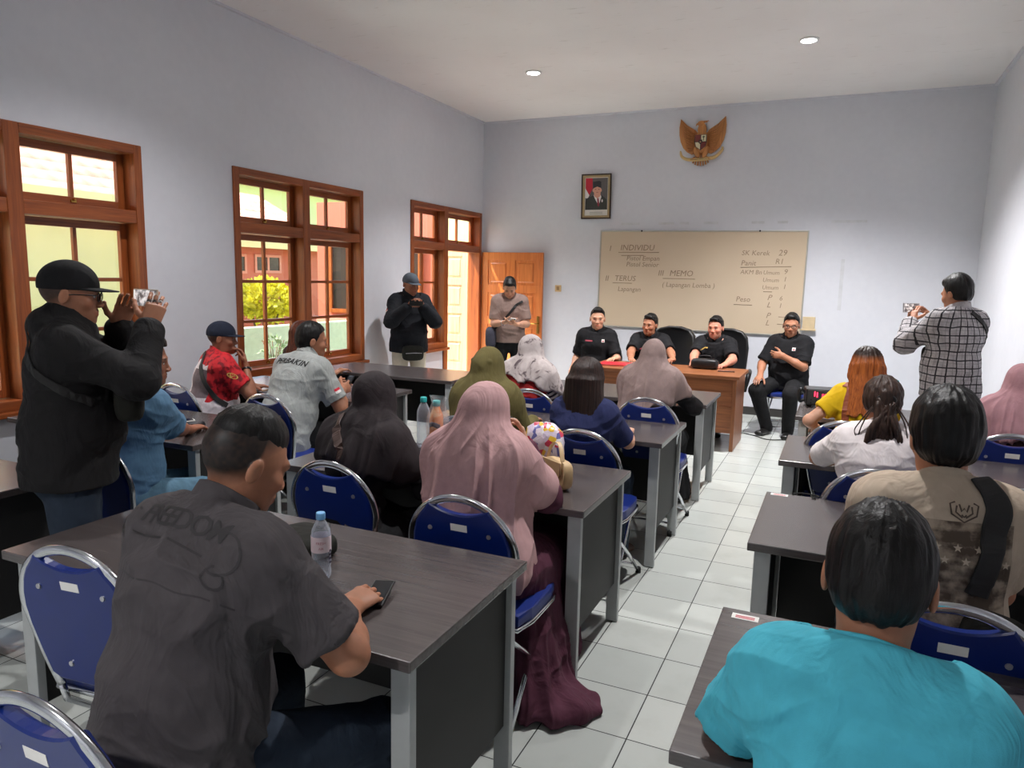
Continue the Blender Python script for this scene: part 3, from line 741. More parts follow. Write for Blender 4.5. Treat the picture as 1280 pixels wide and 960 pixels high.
# hoop top measured at z=.895; x, y of that point, heading, label   (the seat centre lies .27 ahead of the hoop)
CHAIRS = [
 (-1.245, .735, 0, 'blue hoop backed chair behind the person in the grey shirt, nearest the camera'),
 (-1.86, 1.22, 6, 'empty blue hoop backed chair pushed in left of the person in the grey shirt'),
 (-1.83, 2.29, 0, 'blue hoop backed chair of the person in the black headscarf and black top'),
 (-1.15, 2.13, 0, 'blue hoop backed chair the person in the long mauve headscarf sits on'),
 (-3.22, 3.42, 0, 'blue hoop backed chair right behind the person in the red jersey'),
 (-4.02, 3.44, 0, 'blue hoop backed chair by the wall left of the person in the red jersey'),
 (-3.58, 2.26, 0, 'blue hoop backed chair behind the standing person in black cap, by the wall'),
 (-1.84, 3.40, 0, 'blue hoop backed chair of the person in the olive headscarf, behind two bottles'),
 (-1.90, 4.50, 0, 'blue hoop backed chair of the person in grey headscarf and red vest'),
 (-1.15, 3.40, 0, 'blue hoop backed chair of the person with black bobbed hair'),
 (-1.10, 4.56, 0, 'blue hoop backed chair of the person in the taupe headscarf'),
 (.188, 3.25, 0, 'blue hoop backed chair of the ponytailed person in white'),
 (.07, 4.35, 0, 'blue hoop backed chair of the person with orange hair'),
 (.305, 1.93, 0, 'blue hoop backed chair of the person in the beige printed shirt'),
 (.86, 4.42, 0, 'blue hoop backed chair of the person in the pink headscarf, right edge'),
 (.67, 3.20, 0, 'empty blue hoop backed chair right of the ponytailed person'),
 (.12, .70, 0, 'blue hoop backed chair under the person in the cyan shirt'),
 (-2.98, 2.10, 0, 'blue hoop backed chair under the person in the denim shirt'),
 (-.50, 8.86, 180, 'blue hoop backed chair of the person in glasses beside the desk'),
 (-2.60, 8.55, 180, 'blue hoop backed chair of the leftmost person in black at the desk'),
]
ch = None
for x, y, a, lab in CHAIRS:
    if ch is None: ch = make_chair(lab); o = ch
    else: o = copy_tree(ch); o['label'] = lab
    r = R(a); o.rotation_euler = (0, 0, r)
    o.location = (x-.27*math.sin(r), y+.27*math.cos(r), 0)
# high-backed office chairs behind the desk
def office_chair(lab):
    root = thing('office_chair', lab, 'office chair', group='black leather chairs behind the desk')
    bm = NB()
    prof = [(-.24, .50), (-.26, .70), (-.27, .90), (-.25, 1.02), (-.19, 1.09), (-.08, 1.12), (.08, 1.12), (.19, 1.09), (.25, 1.02), (.27, .90), (.26, .70), (.24, .50)]
    rings = []
    for yy, sc in ((.05, .90), (.07, .97), (.0, 1.0), (-.05, .97), (-.07, .90)):
        rings.append([bm.verts.new((x*sc, yy-.25-(z-.5)*.16+(.03*(1-(x/.27)**2)*-1 if yy > .04 else 0), .8+(z-.8)*sc)) for x, z in prof])
    n = len(prof)
    for a, b in zip(rings, rings[1:]):
        for k in range(n): bm.faces.new([a[k], b[k], b[(k+1) % n], a[(k+1) % n]])
    bm.faces.new(rings[0]); bm.faces.new(rings[-1][::-1]); bmesh.ops.recalc_face_normals(bm, faces=bm.faces[:])
    bo = bm_obj('backrest', bm, M['blackleather'], root, True)
    bm = NB(); prism(bm, [(-.25, -.22), (.25, -.22), (.26, .1), (.22, .25), (-.22, .25), (-.26, .1)], 'z', .40, .50, .03); bm_obj('seat', bm, M['blackleather'], root)
    for s in (-1, 1):
        bm = NB(); tube(bm, catmull([(s*.27, -.22, .47), (s*.30, -.2, .62), (s*.30, -.1, .67), (s*.30, .15, .66), (s*.29, .2, .58), (s*.27, .15, .46)], 5), .022, 8, flat=.016); bm_obj('armrest', bm, M['blackplastic'], root, True)
    bm = NB(); lathe(bm, [(.03, .10), (.03, .40)], seg=14); bm_obj('column', bm, M['chrome'], root)
    bm = NB()
    for k in range(5):
        a = 2*PI*k/5; tube(bm, [(0, 0, .11), (.15*math.cos(a), .15*math.sin(a), .1), (.28*math.cos(a), .28*math.sin(a), .075)], .02, 8, taper=lambda u: 1-.35*u)
    b_ = bm_obj('base', bm, M['blackplastic'], root)
    for k in range(5):
        a = 2*PI*k/5; bm = NB(); lathe(bm, [(.02, -.012), (.026, -.008), (.026, .008), (.02, .012)], seg=14); bmesh.ops.transform(bm, matrix=Matrix.Translation((.28*math.cos(a), .28*math.sin(a), .028)) @ Matrix.Rotation(a, 4, 'Z') @ Matrix.Rotation(PI/2, 4, 'X'), verts=bm.verts[:]); bm_obj('caster', bm, M['rubber'], b_)
    return root
oc = office_chair('black leather office chair of the second person from the left at the desk'); oc.location = (-1.86, 8.42, 0); oc.rotation_euler = (0, 0, R(172))
oc2 = copy_tree(oc); oc2['label'] = 'black leather office chair of the person with the black pouch on the desk'; oc2.location = (-1.20, 8.45, 0); oc2.rotation_euler = (0, 0, R(184))
# ------------------------------------------------------------------ people: implicit surfaces meshed into one skin per part
from mathutils.bvhtree import BVHTree
def A(*v): return np.array(v, dtype=float)
def unit(v):
    v = np.asarray(v, float); return v/max(1e-9, np.linalg.norm(v))
def orth(X, W):
    X = np.asarray(X, float); X = X-W*X.dot(W)
    if np.linalg.norm(X) < 1e-4:
        X = np.cross(W, A(0, 0, 1) if abs(W[2]) < .9 else A(1, 0, 0))
    return unit(X)
def cone(a, b, r1, r2=None, X=(1, 0, 0), rz=None):
    """elliptical cone from a to b: radii (across X, across Y) at both ends, rounded caps"""
    a = np.asarray(a, float); b = np.asarray(b, float); r1 = np.atleast_1d(np.asarray(r1, float)); r2 = r1 if r2 is None else np.atleast_1d(np.asarray(r2, float))
    if len(r1) == 1: r1 = np.repeat(r1, 2)
    if len(r2) == 1: r2 = np.repeat(r2, 2)
    L = np.linalg.norm(b-a); W = (b-a)/L; X = orth(X, W); Y = np.cross(W, X)
    return dict(a=a, b=b, L=L, F=(X, Y, W), r1=r1, r2=r2, rz=rz)
def ell(c, r, F=None):
    F = (A(1, 0, 0), A(0, 1, 0), A(0, 0, 1)) if F is None else F
    c = np.asarray(c, float); r = np.asarray(r, float)
    return dict(a=c, b=c, L=0., F=F, r1=r[:2], r2=r[:2], rz=r[2])
def grow(p, d):
    q = dict(p); d = np.asarray(d, float); q['r1'] = np.maximum(.004, p['r1']+d); q['r2'] = np.maximum(.004, p['r2']+d)
    if p['rz'] is not None: q['rz'] = max(.004, p['rz']+float(np.mean(d)))
    return q
def box_of(p):
    r = max(p['r1'].max(), p['r2'].max(), p['rz'] or 0)
    if p['L'] == 0:
        e = np.sqrt(sum((np.abs(ax)*rr)**2 for ax, rr in zip(p['F'], (p['r1'][0], p['r1'][1], p['rz'])))); return p['a']-e, p['a']+e
    ra = max(p['r1'].max(), p['rz'] or 0); rb = max(p['r2'].max(), p['rz'] or 0)
    return np.minimum(p['a']-ra, p['b']-rb), np.maximum(p['a']+ra, p['b']+rb)
class Field:
    def __init__(s, lo, hi, h, fine=()):
        s.ax = []
        for i in range(3):
            c = [lo[i]-3*h]
            iv = [(f[0][i]-h, f[1][i]+h, f[2]) for f in fine]
            while c[-1] < hi[i]+3*h:
                st = h
                for a, b, hf in iv:
                    if a <= c[-1] <= b: st = min(st, hf)
                c.append(c[-1]+st)
            s.ax.append(np.array(c, np.float32))
        s.D = np.full([len(a) for a in s.ax], 1., np.float32)
    def sl(s, lo, hi):
        r = []
        for i in range(3):
            a = max(0, np.searchsorted(s.ax[i], lo[i])-1); b = min(len(s.ax[i]), np.searchsorted(s.ax[i], hi[i])+1); r.append(slice(a, max(a, b)))
        return tuple(r)
    def dist(s, p, pad):
        lo, hi = box_of(p); k = s.sl(lo-pad, hi+pad)
        X = s.ax[0][k[0]][:, None, None]-np.float32(p['a'][0]); Y = s.ax[1][k[1]][None, :, None]-np.float32(p['a'][1]); Z = s.ax[2][k[2]][None, None, :]-np.float32(p['a'][2])
        f = [np.asarray(v, np.float32) for v in p['F']]
        u = X*f[0][0]+Y*f[0][1]+Z*f[0][2]; v = X*f[1][0]+Y*f[1][1]+Z*f[1][2]; w = X*f[2][0]+Y*f[2][1]+Z*f[2][2]
        if p['L'] > 0:
            t = np.clip(w/np.float32(p['L']), 0, 1); w = w-t*np.float32(p['L'])
            rx = np.float32(p['r1'][0])+t*np.float32(p['r2'][0]-p['r1'][0]); ry = np.float32(p['r1'][1])+t*np.float32(p['r2'][1]-p['r1'][1])
            rz = np.float32(p['rz']) if p['rz'] else np.minimum(rx, ry)
        else:
            rx, ry, rz = np.float32(p['r1'][0]), np.float32(p['r1'][1]), np.float32(p['rz'])
        a, b, c = u/rx, v/ry, w/rz
        k0 = np.sqrt(a*a+b*b+c*c); k1 = np.sqrt((a/rx)**2+(b/ry)**2+(c/rz)**2)
        return k, np.where(k1 > 1e-4, k0*(k0-1)/np.maximum(k1, 1e-6), -np.minimum(np.minimum(rx, ry), rz)).astype(np.float32)
    def add(s, p, k=.02, pl=None):
        q, d = s.dist(p, k+.02)
        if pl is not None:
            a, n = pl; d = np.maximum(d, ((s.ax[0][q[0]][:, None, None]-a[0])*n[0]+(s.ax[1][q[1]][None, :, None]-a[1])*n[1]+(s.ax[2][q[2]][None, None, :]-a[2])*n[2]).astype(np.float32))
        e = s.D[q]; h = np.maximum(k-np.abs(e-d), 0); s.D[q] = np.minimum(e, d)-h*h*(.25/max(k, 1e-5))
    def sub(s, p, k=.004):
        q, d = s.dist(p, k+.02); d = -d; e = s.D[q]; h = np.maximum(k-np.abs(e-d), 0); s.D[q] = np.maximum(e, d)+h*h*(.25/max(k, 1e-5))
    def cut(s, fn):
        X, Y, Z = s.ax[0][:, None, None], s.ax[1][None, :, None], s.ax[2][None, None, :]
        s.D = np.maximum(s.D, fn(X, Y, Z).astype(np.float32))
    def mesh(s):
        D = s.D; I = (D < 0)
        if not I.any(): return np.zeros((0, 3)), np.zeros((0, 4), int)
        c = np.zeros([n-1 for n in D.shape], np.uint8)
        for i in (0, 1):
            for j in (0, 1):
                for k in (0, 1): c += I[i:D.shape[0]-1+i, j:D.shape[1]-1+j, k:D.shape[2]-1+k]
        idx = np.argwhere((c > 0) & (c < 8)); n = len(idx)
        vid = np.full(c.shape, -1, np.int32); vid[idx[:, 0], idx[:, 1], idx[:, 2]] = np.arange(n)
        acc = np.zeros((n, 3)); cnt = np.zeros(n)
        cor = {(i, j, k): D[idx[:, 0]+i, idx[:, 1]+j, idx[:, 2]+k] for i in (0, 1) for j in (0, 1) for k in (0, 1)}
        for ax in range(3):
            for p in (0, 1):
                for q in (0, 1):
                    o = [p, q]; o.insert(ax, 0); e = list(o); e[ax] = 1
                    d0, d1 = cor[tuple(o)], cor[tuple(e)]; m = (d0 < 0) != (d1 < 0)
                    t = np.where(m, d0/np.where(d0 == d1, 1, d0-d1), 0)
                    P = np.tile(np.array(o, float), (n, 1)); P[:, ax] = t
                    acc += P*m[:, None]; cnt += m
        P = acc/cnt[:, None]
        V = np.empty((n, 3))
        for i in range(3):
            x = s.ax[i]; V[:, i] = x[idx[:, i]]+P[:, i]*(x[idx[:, i]+1]-x[idx[:, i]])
        Fs = []
        for ax in range(3):
            b, cx = [i for i in range(3) if i != ax]
            s0 = [slice(None)]*3; s1 = [slice(None)]*3; s0[ax] = slice(0, -1); s1[ax] = slice(1, None)
            a0, a1 = I[tuple(s0)], I[tuple(s1)]
            ed = np.argwhere(a0 != a1); ed = ed[(ed[:, b] > 0) & (ed[:, cx] > 0) & (ed[:, b] < D.shape[b]-1) & (ed[:, cx] < D.shape[cx]-1)]
            fl = a0[ed[:, 0], ed[:, 1], ed[:, 2]]
            q = []
            for db, dc in ((0, 0), (-1, 0), (-1, -1), (0, -1)):
                g = ed.copy(); g[:, b] += db; g[:, cx] += dc; q.append(vid[g[:, 0], g[:, 1], g[:, 2]])
            q = np.stack(q, 1)
            if ax == 1: fl = ~fl
            q[~fl] = q[~fl][:, ::-1]
            Fs.append(q)
        Fq = np.concatenate(Fs); return V, Fq[(Fq >= 0).all(1)]
def vnormals(V, Fq):
    n = np.cross(V[Fq[:, 2]]-V[Fq[:, 0]], V[Fq[:, 3]]-V[Fq[:, 1]]); out = np.zeros_like(V)
    for k in range(4):
        for i in range(3): out[:, i] += np.bincount(Fq[:, k], n[:, i], len(V))
    return out/np.maximum(1e-12, np.linalg.norm(out, axis=1))[:, None]
_pt = np.random.RandomState(3).permutation(256); _pt = np.concatenate([_pt, _pt, _pt])
def vnoise(p):
    i = np.floor(p).astype(int); f = p-i; f = f*f*(3-2*f); i &= 255; r = 0
    for a in (0, 1):
        for b in (0, 1):
            for c in (0, 1):
                h = _pt[_pt[_pt[(i[:, 0]+a) & 255]+((i[:, 1]+b) & 255)]+((i[:, 2]+c) & 255)]/255.
                r = r+h*(f[:, 0] if a else 1-f[:, 0])*(f[:, 1] if b else 1-f[:, 1])*(f[:, 2] if c else 1-f[:, 2])
    return r
def crease(p, seed=0.0):
    """sharp-ridged cloth noise, 0..1"""
    q = p+seed; w = np.stack([vnoise(q*.7+9.1), vnoise(q*.7+31.7), vnoise(q*.7+57.3)], 1)-.5
    a = 1-np.abs(2*vnoise(q+w*1.6)-1); b = 1-np.abs(2*vnoise(q*2.1+w*2+17)-1)
    return a**2.2*.75+b**2.5*.25
def put_mesh(name, V, Fq, mat, parent=None, colors=None):
    me = bpy.data.meshes.new(name); me.vertices.add(len(V)); me.vertices.foreach_set('co', V.astype(np.float32).ravel())
    me.loops.add(Fq.size); me.loops.foreach_set('vertex_index', Fq.astype(np.int32).ravel())
    me.polygons.add(len(Fq)); me.polygons.foreach_set('loop_start', np.arange(0, Fq.size, 4, dtype=np.int32))
    me.update(calc_edges=True); me.validate()
    me.polygons.foreach_set('use_smooth', np.ones(len(me.polygons), bool))
    if colors is not None:
        at = me.color_attributes.new('tone', 'FLOAT_COLOR', 'POINT'); at.data.foreach_set('color', colors.astype(np.float32).ravel())
    me.materials.append(mat)
    o = bpy.data.objects.new(name, me); COL.objects.link(o)
    if parent is not None: o.parent = parent
    return o
def build(ops, h, fine=(), pad=0.0):
    lo = np.min([box_of(o[1])[0] for o in ops if o[0] == '+'], 0)-pad; hi = np.max([box_of(o[1])[1] for o in ops if o[0] == '+'], 0)+pad
    f = Field(lo, hi, h, fine)
    for o in ops:
        if o[0] == '+': f.add(o[1], o[2], o[3] if len(o) > 3 else None)
        elif o[0] == '-': f.sub(o[1], o[2])
        else: f.cut(o[1])
    return f.mesh()
def smooth_mesh(V, Fq, it=1, lam=.5):
    for _ in range(it):
        s = np.zeros_like(V); c = np.zeros(len(V))
        for k in range(4):
            a, b = Fq[:, k], Fq[:, (k+1) % 4]
            for i in range(3): s[:, i] += np.bincount(a, V[b, i], len(V))+np.bincount(b, V[a, i], len(V))
            c += np.bincount(a, minlength=len(V))+np.bincount(b, minlength=len(V))
        V = V+lam*(s/np.maximum(c, 1)[:, None]-V)
    return V

def skin_mat():
    n = NM('skin'); at = n.new('ShaderNodeVertexColor'); at.layer_name = 'tone'
    v = n.ramp(n.noise(n.coord(), 60, 3), [(.3, (.93, .92, .92)), (.7, (1.04, 1.03, 1.03))])
    mx = n.new('ShaderNodeMix', data_type='RGBA', blend_type='MULTIPLY'); mx.inputs[0].default_value = 1
    n.l.new(at.outputs[0], mx.inputs[6]); n.l.new(v, mx.inputs[7])
    n.bump(n.noise(n.coord(), 220, 2), .06, .002)
    n.b.inputs['Subsurface Weight'].default_value = .08; n.b.inputs['Subsurface Radius'].default_value = (.012, .004, .002); n.b.inputs['Subsurface Scale'].default_value = .6
    return n.fin(mx.outputs[2], .5, 0, .4)
M['skin'] = skin_mat()
def hair_mat(name, c, c2=None, streak=(90, 90, 8)):
    n = NM(name); f = n.noise(n.mapped(streak), 1.0, 4, .6, .4)
    lo = c[:3]; hi = c2[:3] if c2 else tuple(x*1.9 for x in lo)
    n.bump(f, .5, .006)
    return n.fin(n.ramp(f, [(.35, lo), (.75, hi)]), .45, 0, .3)
M['hair'] = hair_mat('black_hair', srgb(11, 10, 10), srgb(24, 22, 21)); M['hair_bob'] = hair_mat('straight_dark_hair', srgb(24, 17, 15), srgb(58, 38, 32), (120, 120, 5))
M['hair_orange'] = hair_mat('dyed_orange_hair', srgb(120, 56, 20), srgb(186, 102, 44), (110, 110, 5)); M['hair_brown'] = hair_mat('dark_brown_hair', srgb(34, 24, 20), srgb(78, 56, 46), (110, 110, 5)); M['hair_auburn'] = hair_mat('auburn_hair', srgb(70, 34, 22), srgb(128, 70, 46))
SKIN = dict(mid=srgb(172, 118, 90), tan=srgb(150, 98, 74), fair=srgb(206, 156, 128), pink=srgb(208, 142, 118), deep=srgb(128, 82, 62))

def rotz(a): c, s = math.cos(a), math.sin(a); return np.array([[c, -s, 0], [s, c, 0], [0, 0, 1]])
def rotx(a): c, s = math.cos(a), math.sin(a); return np.array([[1, 0, 0], [0, c, -s], [0, s, c]])
def roty(a): c, s = math.cos(a), math.sin(a); return np.array([[c, 0, s], [0, 1, 0], [-s, 0, c]])

class Person:
    def __init__(p, crown, yaw, pose='sit', lean=6, side=0, twist=0, head=(0, 0, 0), female=False, w=1.0, belly=0.0, skin='mid', label='', dist=None, neck=None, seat_z=.462, knees=None, hands=None, hs=1.0, stubble=0, det=1.0, feet=None):
        p.f = female; p.w = w; p.belly = belly; p.skin = np.array(SKIN[skin]); p.label = label; p.yaw = R(yaw); p.pose = pose; p.stubble = stubble
        cw = A(*crown)
        dist = dist or math.hypot(cw[0], cw[1])
        p.h = min(.0095, max(.0042, dist*.00125))/det; p.hf = min(p.h, max(.0024, p.h*.52))
        lean_r = R(lean); nk = R(neck if neck is not None else lean*.5)
        segs = ((.14, lean_r*.75), (.20, lean_r), (.18, lean_r*1.15), (.095, nk))
        sd = R(side)
        RH0 = rotz(R(head[0]))@rotx(-R(head[1]))@roty(R(head[2]))
        def chain(s):
            pts = [A(0, 0, 0)]
            for L, a in segs: pts.append(pts[-1]+s*L*unit(A(math.sin(sd), math.sin(a), math.cos(a)*math.cos(sd))))
            hc = pts[-1]+RH0@A(0, .018, .045)*s*hs
            return pts, hc, hc+RH0@A(0, -.01, .118)*s*hs
        s = 1.0
        for _ in range(6):
            pts, hc, top = chain(s)
            hz = (seat_z+.085*s) if pose == 'sit' else .90*s
            err = cw[2]-(hz+top[2]); s *= 1+err/(top[2]+(0 if pose == 'sit' else hz/s*s))
            s = min(1.14, max(.84, s))
        pts, hc, top = chain(s); hz = (seat_z+.085*s) if pose == 'sit' else .90*s
        p.s = s; up = A(0, 0, hz); p.P = [q+up for q in pts]; p.hc = hc+up; p.RH = RH0; p.hsz = s*hs
        p.Rw = rotz(p.yaw); off = p.Rw@(top+up); p.org = A(cw[0]-off[0], cw[1]-off[1], 0)
        tw = R(twist); p.tX = [rotz(tw*t)@A(1, 0, 0) for t in (0, .2, .7, 1, 1)]
        sw = (.132 if female else .150)*s*w**.6
        ch = p.P[2]+(p.P[3]-p.P[2])*.64; p.shc = ch; p.spd = unit(p.P[3]-p.P[2])
        p.SH = {1: ch+p.tX[3]*sw, -1: ch-p.tX[3]*sw}
        p.fwd = unit(np.cross(p.spd, p.tX[3]))*1.0   # forward of the chest
        p.stubble = p.stubble or (0 if female else .55); p.W = {}; p.E = {}; p.hand = {}
        l1, l2 = .285*s, .245*s
        hands = hands or {}
        for sg, key in ((1, 'R'), (-1, 'L')):
            hd = hands.get(key) or {}
            if 'w' in hd: T = p.loc(A(*hd['w']))
            elif 'l' in hd: T = A(*hd['l'])*1.0
            elif pose == 'sit': T = A(sg*.17, .36, .80)
            else: T = p.SH[sg]+A(sg*.10, .04, -.50*s)
            if pose == 'sit' and .785 < T[2] < .808: T = A(T[0], T[1], .779)   # palms rest on the table
            pole = A(*hd.get('pole', (sg*.30, -.3, -.9)))
            S = p.SH[sg]; d = T-S; L = np.linalg.norm(d); mxl = (l1+l2)*.985
            if L > mxl: T = S+d/L*mxl; L = mxl; d = T-S
            L = max(L, .12*s); a = (l1*l1-l2*l2+L*L)/(2*L); hh = math.sqrt(max(0, l1*l1-a*a)); dn = unit(d); po = unit(pole-dn*pole.dot(dn))
            p.E[sg] = S+dn*a+po*hh; p.W[sg] = T
            fd = unit(T-p.E[sg])
            if pose == 'sit' and abs(T[2]-.779) < .001: fd = unit(fd*A(1, 1, 0)+A(0, 0, -.03))
            if 'fd' in hd: fd = unit(A(*hd['fd']))
            pn = A(*hd.get('pn', (0, 0, -1))); pn = unit(pn-fd*pn.dot(fd))
            p.hand[sg] = dict(fd=fd, pn=pn, curl=hd.get('curl', .25), thumb=hd.get('thumb', .4), spread=hd.get('spread', 1.0))
        # legs
        hw = .092*s*(1.08 if female else 1)
        p.HP = {1: p.P[0]+A(hw, 0, 0), -1: p.P[0]-A(hw, 0, 0)}
        p.K, p.AN = {}, {}
        for sg in (1, -1):
            if pose == 'sit':
                kx, ky, kz = (knees or {}).get(sg, (sg*.13, .43*s, .50)); p.K[sg] = A(kx, ky, kz)
                fx, fy = (feet or {}).get(sg, (kx, ky+.02)); p.AN[sg] = A(fx, fy, .085)
            else:
                p.K[sg] = p.HP[sg]+A(sg*.02, .015, -.42*s); p.AN[sg] = A(p.HP[sg][0]+sg*.035, -.015, .085)
    def loc(p, w): return p.Rw.T@(np.asarray(w, float)-p.org)
    def wld(p, l): return p.Rw@np.asarray(l, float)+p.org
    # ---------------- primitive groups
    def torso(p, g=0.0, gl=0.0):
        s, w, b = p.s, p.w, p.belly*p.s; P, X = p.P, p.tX; f = p.f
        hip, wai, che = ((.172, .120), (.128, .098), (.150, .108)) if f else ((.158, .112), (.146, .104), (.168, .118))
        k = lambda r, e=0: (np.array(r)*s*A(w, w**.8))+A(0, e)+g
        dn = unit(P[1]-P[0]); o = [
            ('+', cone(P[0]-dn*.055*s, P[1], k(hip), k(wai, b*.5), X[0]), .03),
            ('+', cone(P[1], P[2]+(P[3]-P[2])*.12, k(wai, b*.5), k(che), X[1]), .05),
            ('+', cone(P[2]+(P[3]-P[2])*.08, P[2]+(P[3]-P[2])*.80, k(che), k((.118 if f else .135, .078)), X[2]), .04)]
        if b > 0: o.append(('+', ell(P[1]+A(0, b*1.0, -.01), A(.135*w, .10+b*.6, .13)*s+g), .07))
        if f:
            for sg in (1, -1): o.append(('+', ell(P[2]+p.tX[2]*sg*.068*s+p.fwd*.085*s+p.spd*.015*s, A(.062, .058, .062)*s+g), .04))
        r = (.046 if f else .053)*s*w**.5+g
        o.append(('+', cone(p.SH[-1], p.SH[1], r, r, p.fwd), .06))
        for sg in (1, -1):
            o.append(('+', cone(P[3]+p.spd*.006*s, p.SH[sg]-p.tX[3]*sg*.02*s, .034*s+g, (.040 if f else .047)*s*w**.5+g), .04))
            o.append(('+', ell(P[0]+A(sg*.07*s, -.035*s, -.03*s), A(.095, .10, .085)*s*w**.7+g), .05))
        return o
    def neckp(p, g=0.0):
        s = p.s*(0.88 if p.f else 1.0)
        return cone(p.P[3]-p.spd*.03*s, p.hc+p.RH@A(0, -.012, -.055)*p.hsz, .062*s*p.w**.4+g, .055*s*p.w**.35+g)
    def arm(p, sg, g=0.0, t0=0.0, t1=1.0):
        s = p.s*(.86 if p.f else 1.0)*p.w**.6; S, E = p.SH[sg], p.E[sg]
        r0, r1 = .055*s, .043*s
        return cone(S+(E-S)*t0, S+(E-S)*t1, r0+(r1-r0)*t0+g, r0+(r1-r0)*t1+g)
    def fore(p, sg, g=0.0, t0=0.0, t1=1.0):
        s = p.s*(.86 if p.f else 1.0)*p.w**.45; E, W = p.E[sg], p.W[sg]; X = np.cross(p.hand[sg]['pn'], p.hand[sg]['fd'])
        a0, a1 = A(.043, .043)*s, A(.030, .024)*s
        return cone(E+(W-E)*t0, E+(W-E)*t1, a0+(a1-a0)*t0+g, a0+(a1-a0)*t1+g, X)
    def handp(p, sg):
        s = p.s*(.9 if p.f else 1.0); H = p.hand[sg]; fd, n = H['fd'], H['pn']; W = p.W[sg]
        sd = np.cross(fd, n)*sg   # towards the thumb
        sd = -sd if False else sd
        o = [('+', cone(W-fd*.01*s, W+fd*.085*s, A(.030, .019)*s, A(.041, .0135)*s, sd), .02),
             ('+', ell(W+fd*.035*s+sd*.024*s+n*.010*s, A(.02, .017, .034)*s, (sd, n, fd)), .015)]
        c = H['curl']; sp = H['spread']
        for i, (off, L) in enumerate(((.030, (.043, .026, .021)), (.0105, (.048, .030, .022)), (-.0095, (.044, .028, .021)), (-.029, (.034, .021, .018)))):
            q = W+fd*(.088-.006*abs(i-1.2))*s+sd*off*s; an = c*(.75+.12*i)*1.35; r = .0092-.0006*i
            dr = unit(fd+sd*off*1.8*sp)
            for j, l in enumerate(L):
                th = an*(.55 if j == 0 else 1.25 if j == 1 else 1.9); d = dr*math.cos(th)+n*math.sin(th)
                e = q+d*l*s; o.append(('+', cone(q, e, r*s*(1-.08*j), r*s*(.92-.08*j)), .0035)); q = e
        q = W+fd*.028*s+sd*.030*s+n*.006*s; t = H['thumb']
        for j, l in enumerate((.042, .033, .026)):
            d = unit(fd*(.62+.16*j)+sd*(.85-.5*t-.22*j)+n*(.25+.55*t)); e = q+d*l*s; o.append(('+', cone(q, e, (.0135-.002*j)*s, (.0115-.0017*j)*s), .006)); q = e
        return o
    def hbox(p, sg):
        q = p.W[sg]+p.hand[sg]['fd']*.09*p.s; return (q-.11*p.s, q+.11*p.s, p.hf)
    def H(p, x, y, z): return p.hc+p.RH@A(x, y, z)*p.hsz
    def hell(p, c, r, tilt=0.0):
        F = p.RH if not tilt else p.RH@rotx(tilt); return ell(p.H(*c), np.array(r)*p.hsz, (F[:, 0], F[:, 1], F[:, 2]))
    def hcone(p, a, b, r1, r2=None): return cone(p.H(*a), p.H(*b), np.atleast_1d(r1)*p.hsz, None if r2 is None else np.atleast_1d(r2)*p.hsz, p.RH[:, 0])
    def headp(p, ears=True):
        fm = p.f; wd = 1.0 if fm else 1.03
        o = [('+', p.hell((0, -.012, .028), (.076*wd, .097, .088)), .02), ('+', p.hell((0, .022, -.03), (.062*wd, .068, .082)), .03),
             ('+', p.hell((0, .036, -.078), (.047*wd, .046, .034)), .03), ('+', p.hell((0, .070, -.098), (.020, .016, .015)), .02),
             ('+', p.hcone((-.036, .078, .016), (.036, .078, .016), .011 if fm else .013), .016)]
        for sg in (1, -1):
            o.append(('+', p.hell((sg*.043, .060, -.028), (.022, .022, .022)), .02))
            o.append(('-', p.hell((sg*.031, .096, -.002), (.017, .014, .011)), .012))
            o.append(('+', p.hell((sg*.031, .0745, -.003), (.0125, .0125, .0115)), .002))
        o += [('+', p.hcone((0, .082, .008), (0, .099, -.030), .0070, .0105), .012), ('+', p.hell((0, .102, -.034), (.011, .0105, .0095)), .006)]
        for sg in (1, -1): o.append(('+', p.hell((sg*.012, .097, -.038), (.0085, .010, .008)), .006))
        o += [('+', p.hcone((-.017, .084, -.061), (.017, .084, -.061), .0075), .010), ('+', p.hcone((-.014, .084, -.073), (.014, .084, -.073), .008), .008),
              ('-', p.hcone((-.022, .094, -.067), (.022, .094, -.067), .0022), .004)]
        if ears:
            for sg in (1, -1):
                o.append(('+', p.hell((sg*.079*wd, -.010, -.008), (.0085, .0175, .029), -.2), .008))
                o.append(('-', p.hell((sg*.089*wd, -.004, -.006), (.006, .009, .017), -.2), .005))
        return o
    def leg(p, sg, g=0.0):
        s = p.s; w = p.w**.7; fm = 1.04 if p.f else 1.0
        o = [('+', cone(p.HP[sg], p.K[sg], .088*s*w*fm+g, .060*s*w+g), .04), ('+', cone(p.K[sg], p.AN[sg], .056*s*w+g, .037*s+g), .03)]
        m = p.K[sg]+(p.AN[sg]-p.K[sg])*.3; bk = A(0, -.018*s, 0); o.append(('+', ell(m+bk, A(.050, .05, .10)*s*w+g), .03))
        return o
    def foot(p, sg, g=0.0, ext=0.0):
        s = p.s*(.92 if p.f else 1); a = p.AN[sg]; d = unit(A(sg*.18, 1, 0)); X = A(d[1], -d[0], 0)
        h0 = a*A(1, 1, 0)-d*.035*s+A(0, 0, .038); t0 = a*A(1, 1, 0)+d*.165*s+A(0, 0, .028)
        return [('+', cone(h0, t0, A(.036, .036)*s+g, A(.043, .025)*s+g, X), .02), ('+', cone(a+A(0, 0, .03), h0+d*.05*s, .038*s+g, .034*s+g), .03), ('c', lambda X_, Y_, Z_: 0*X_+0*Y_+(.004-Z_))]
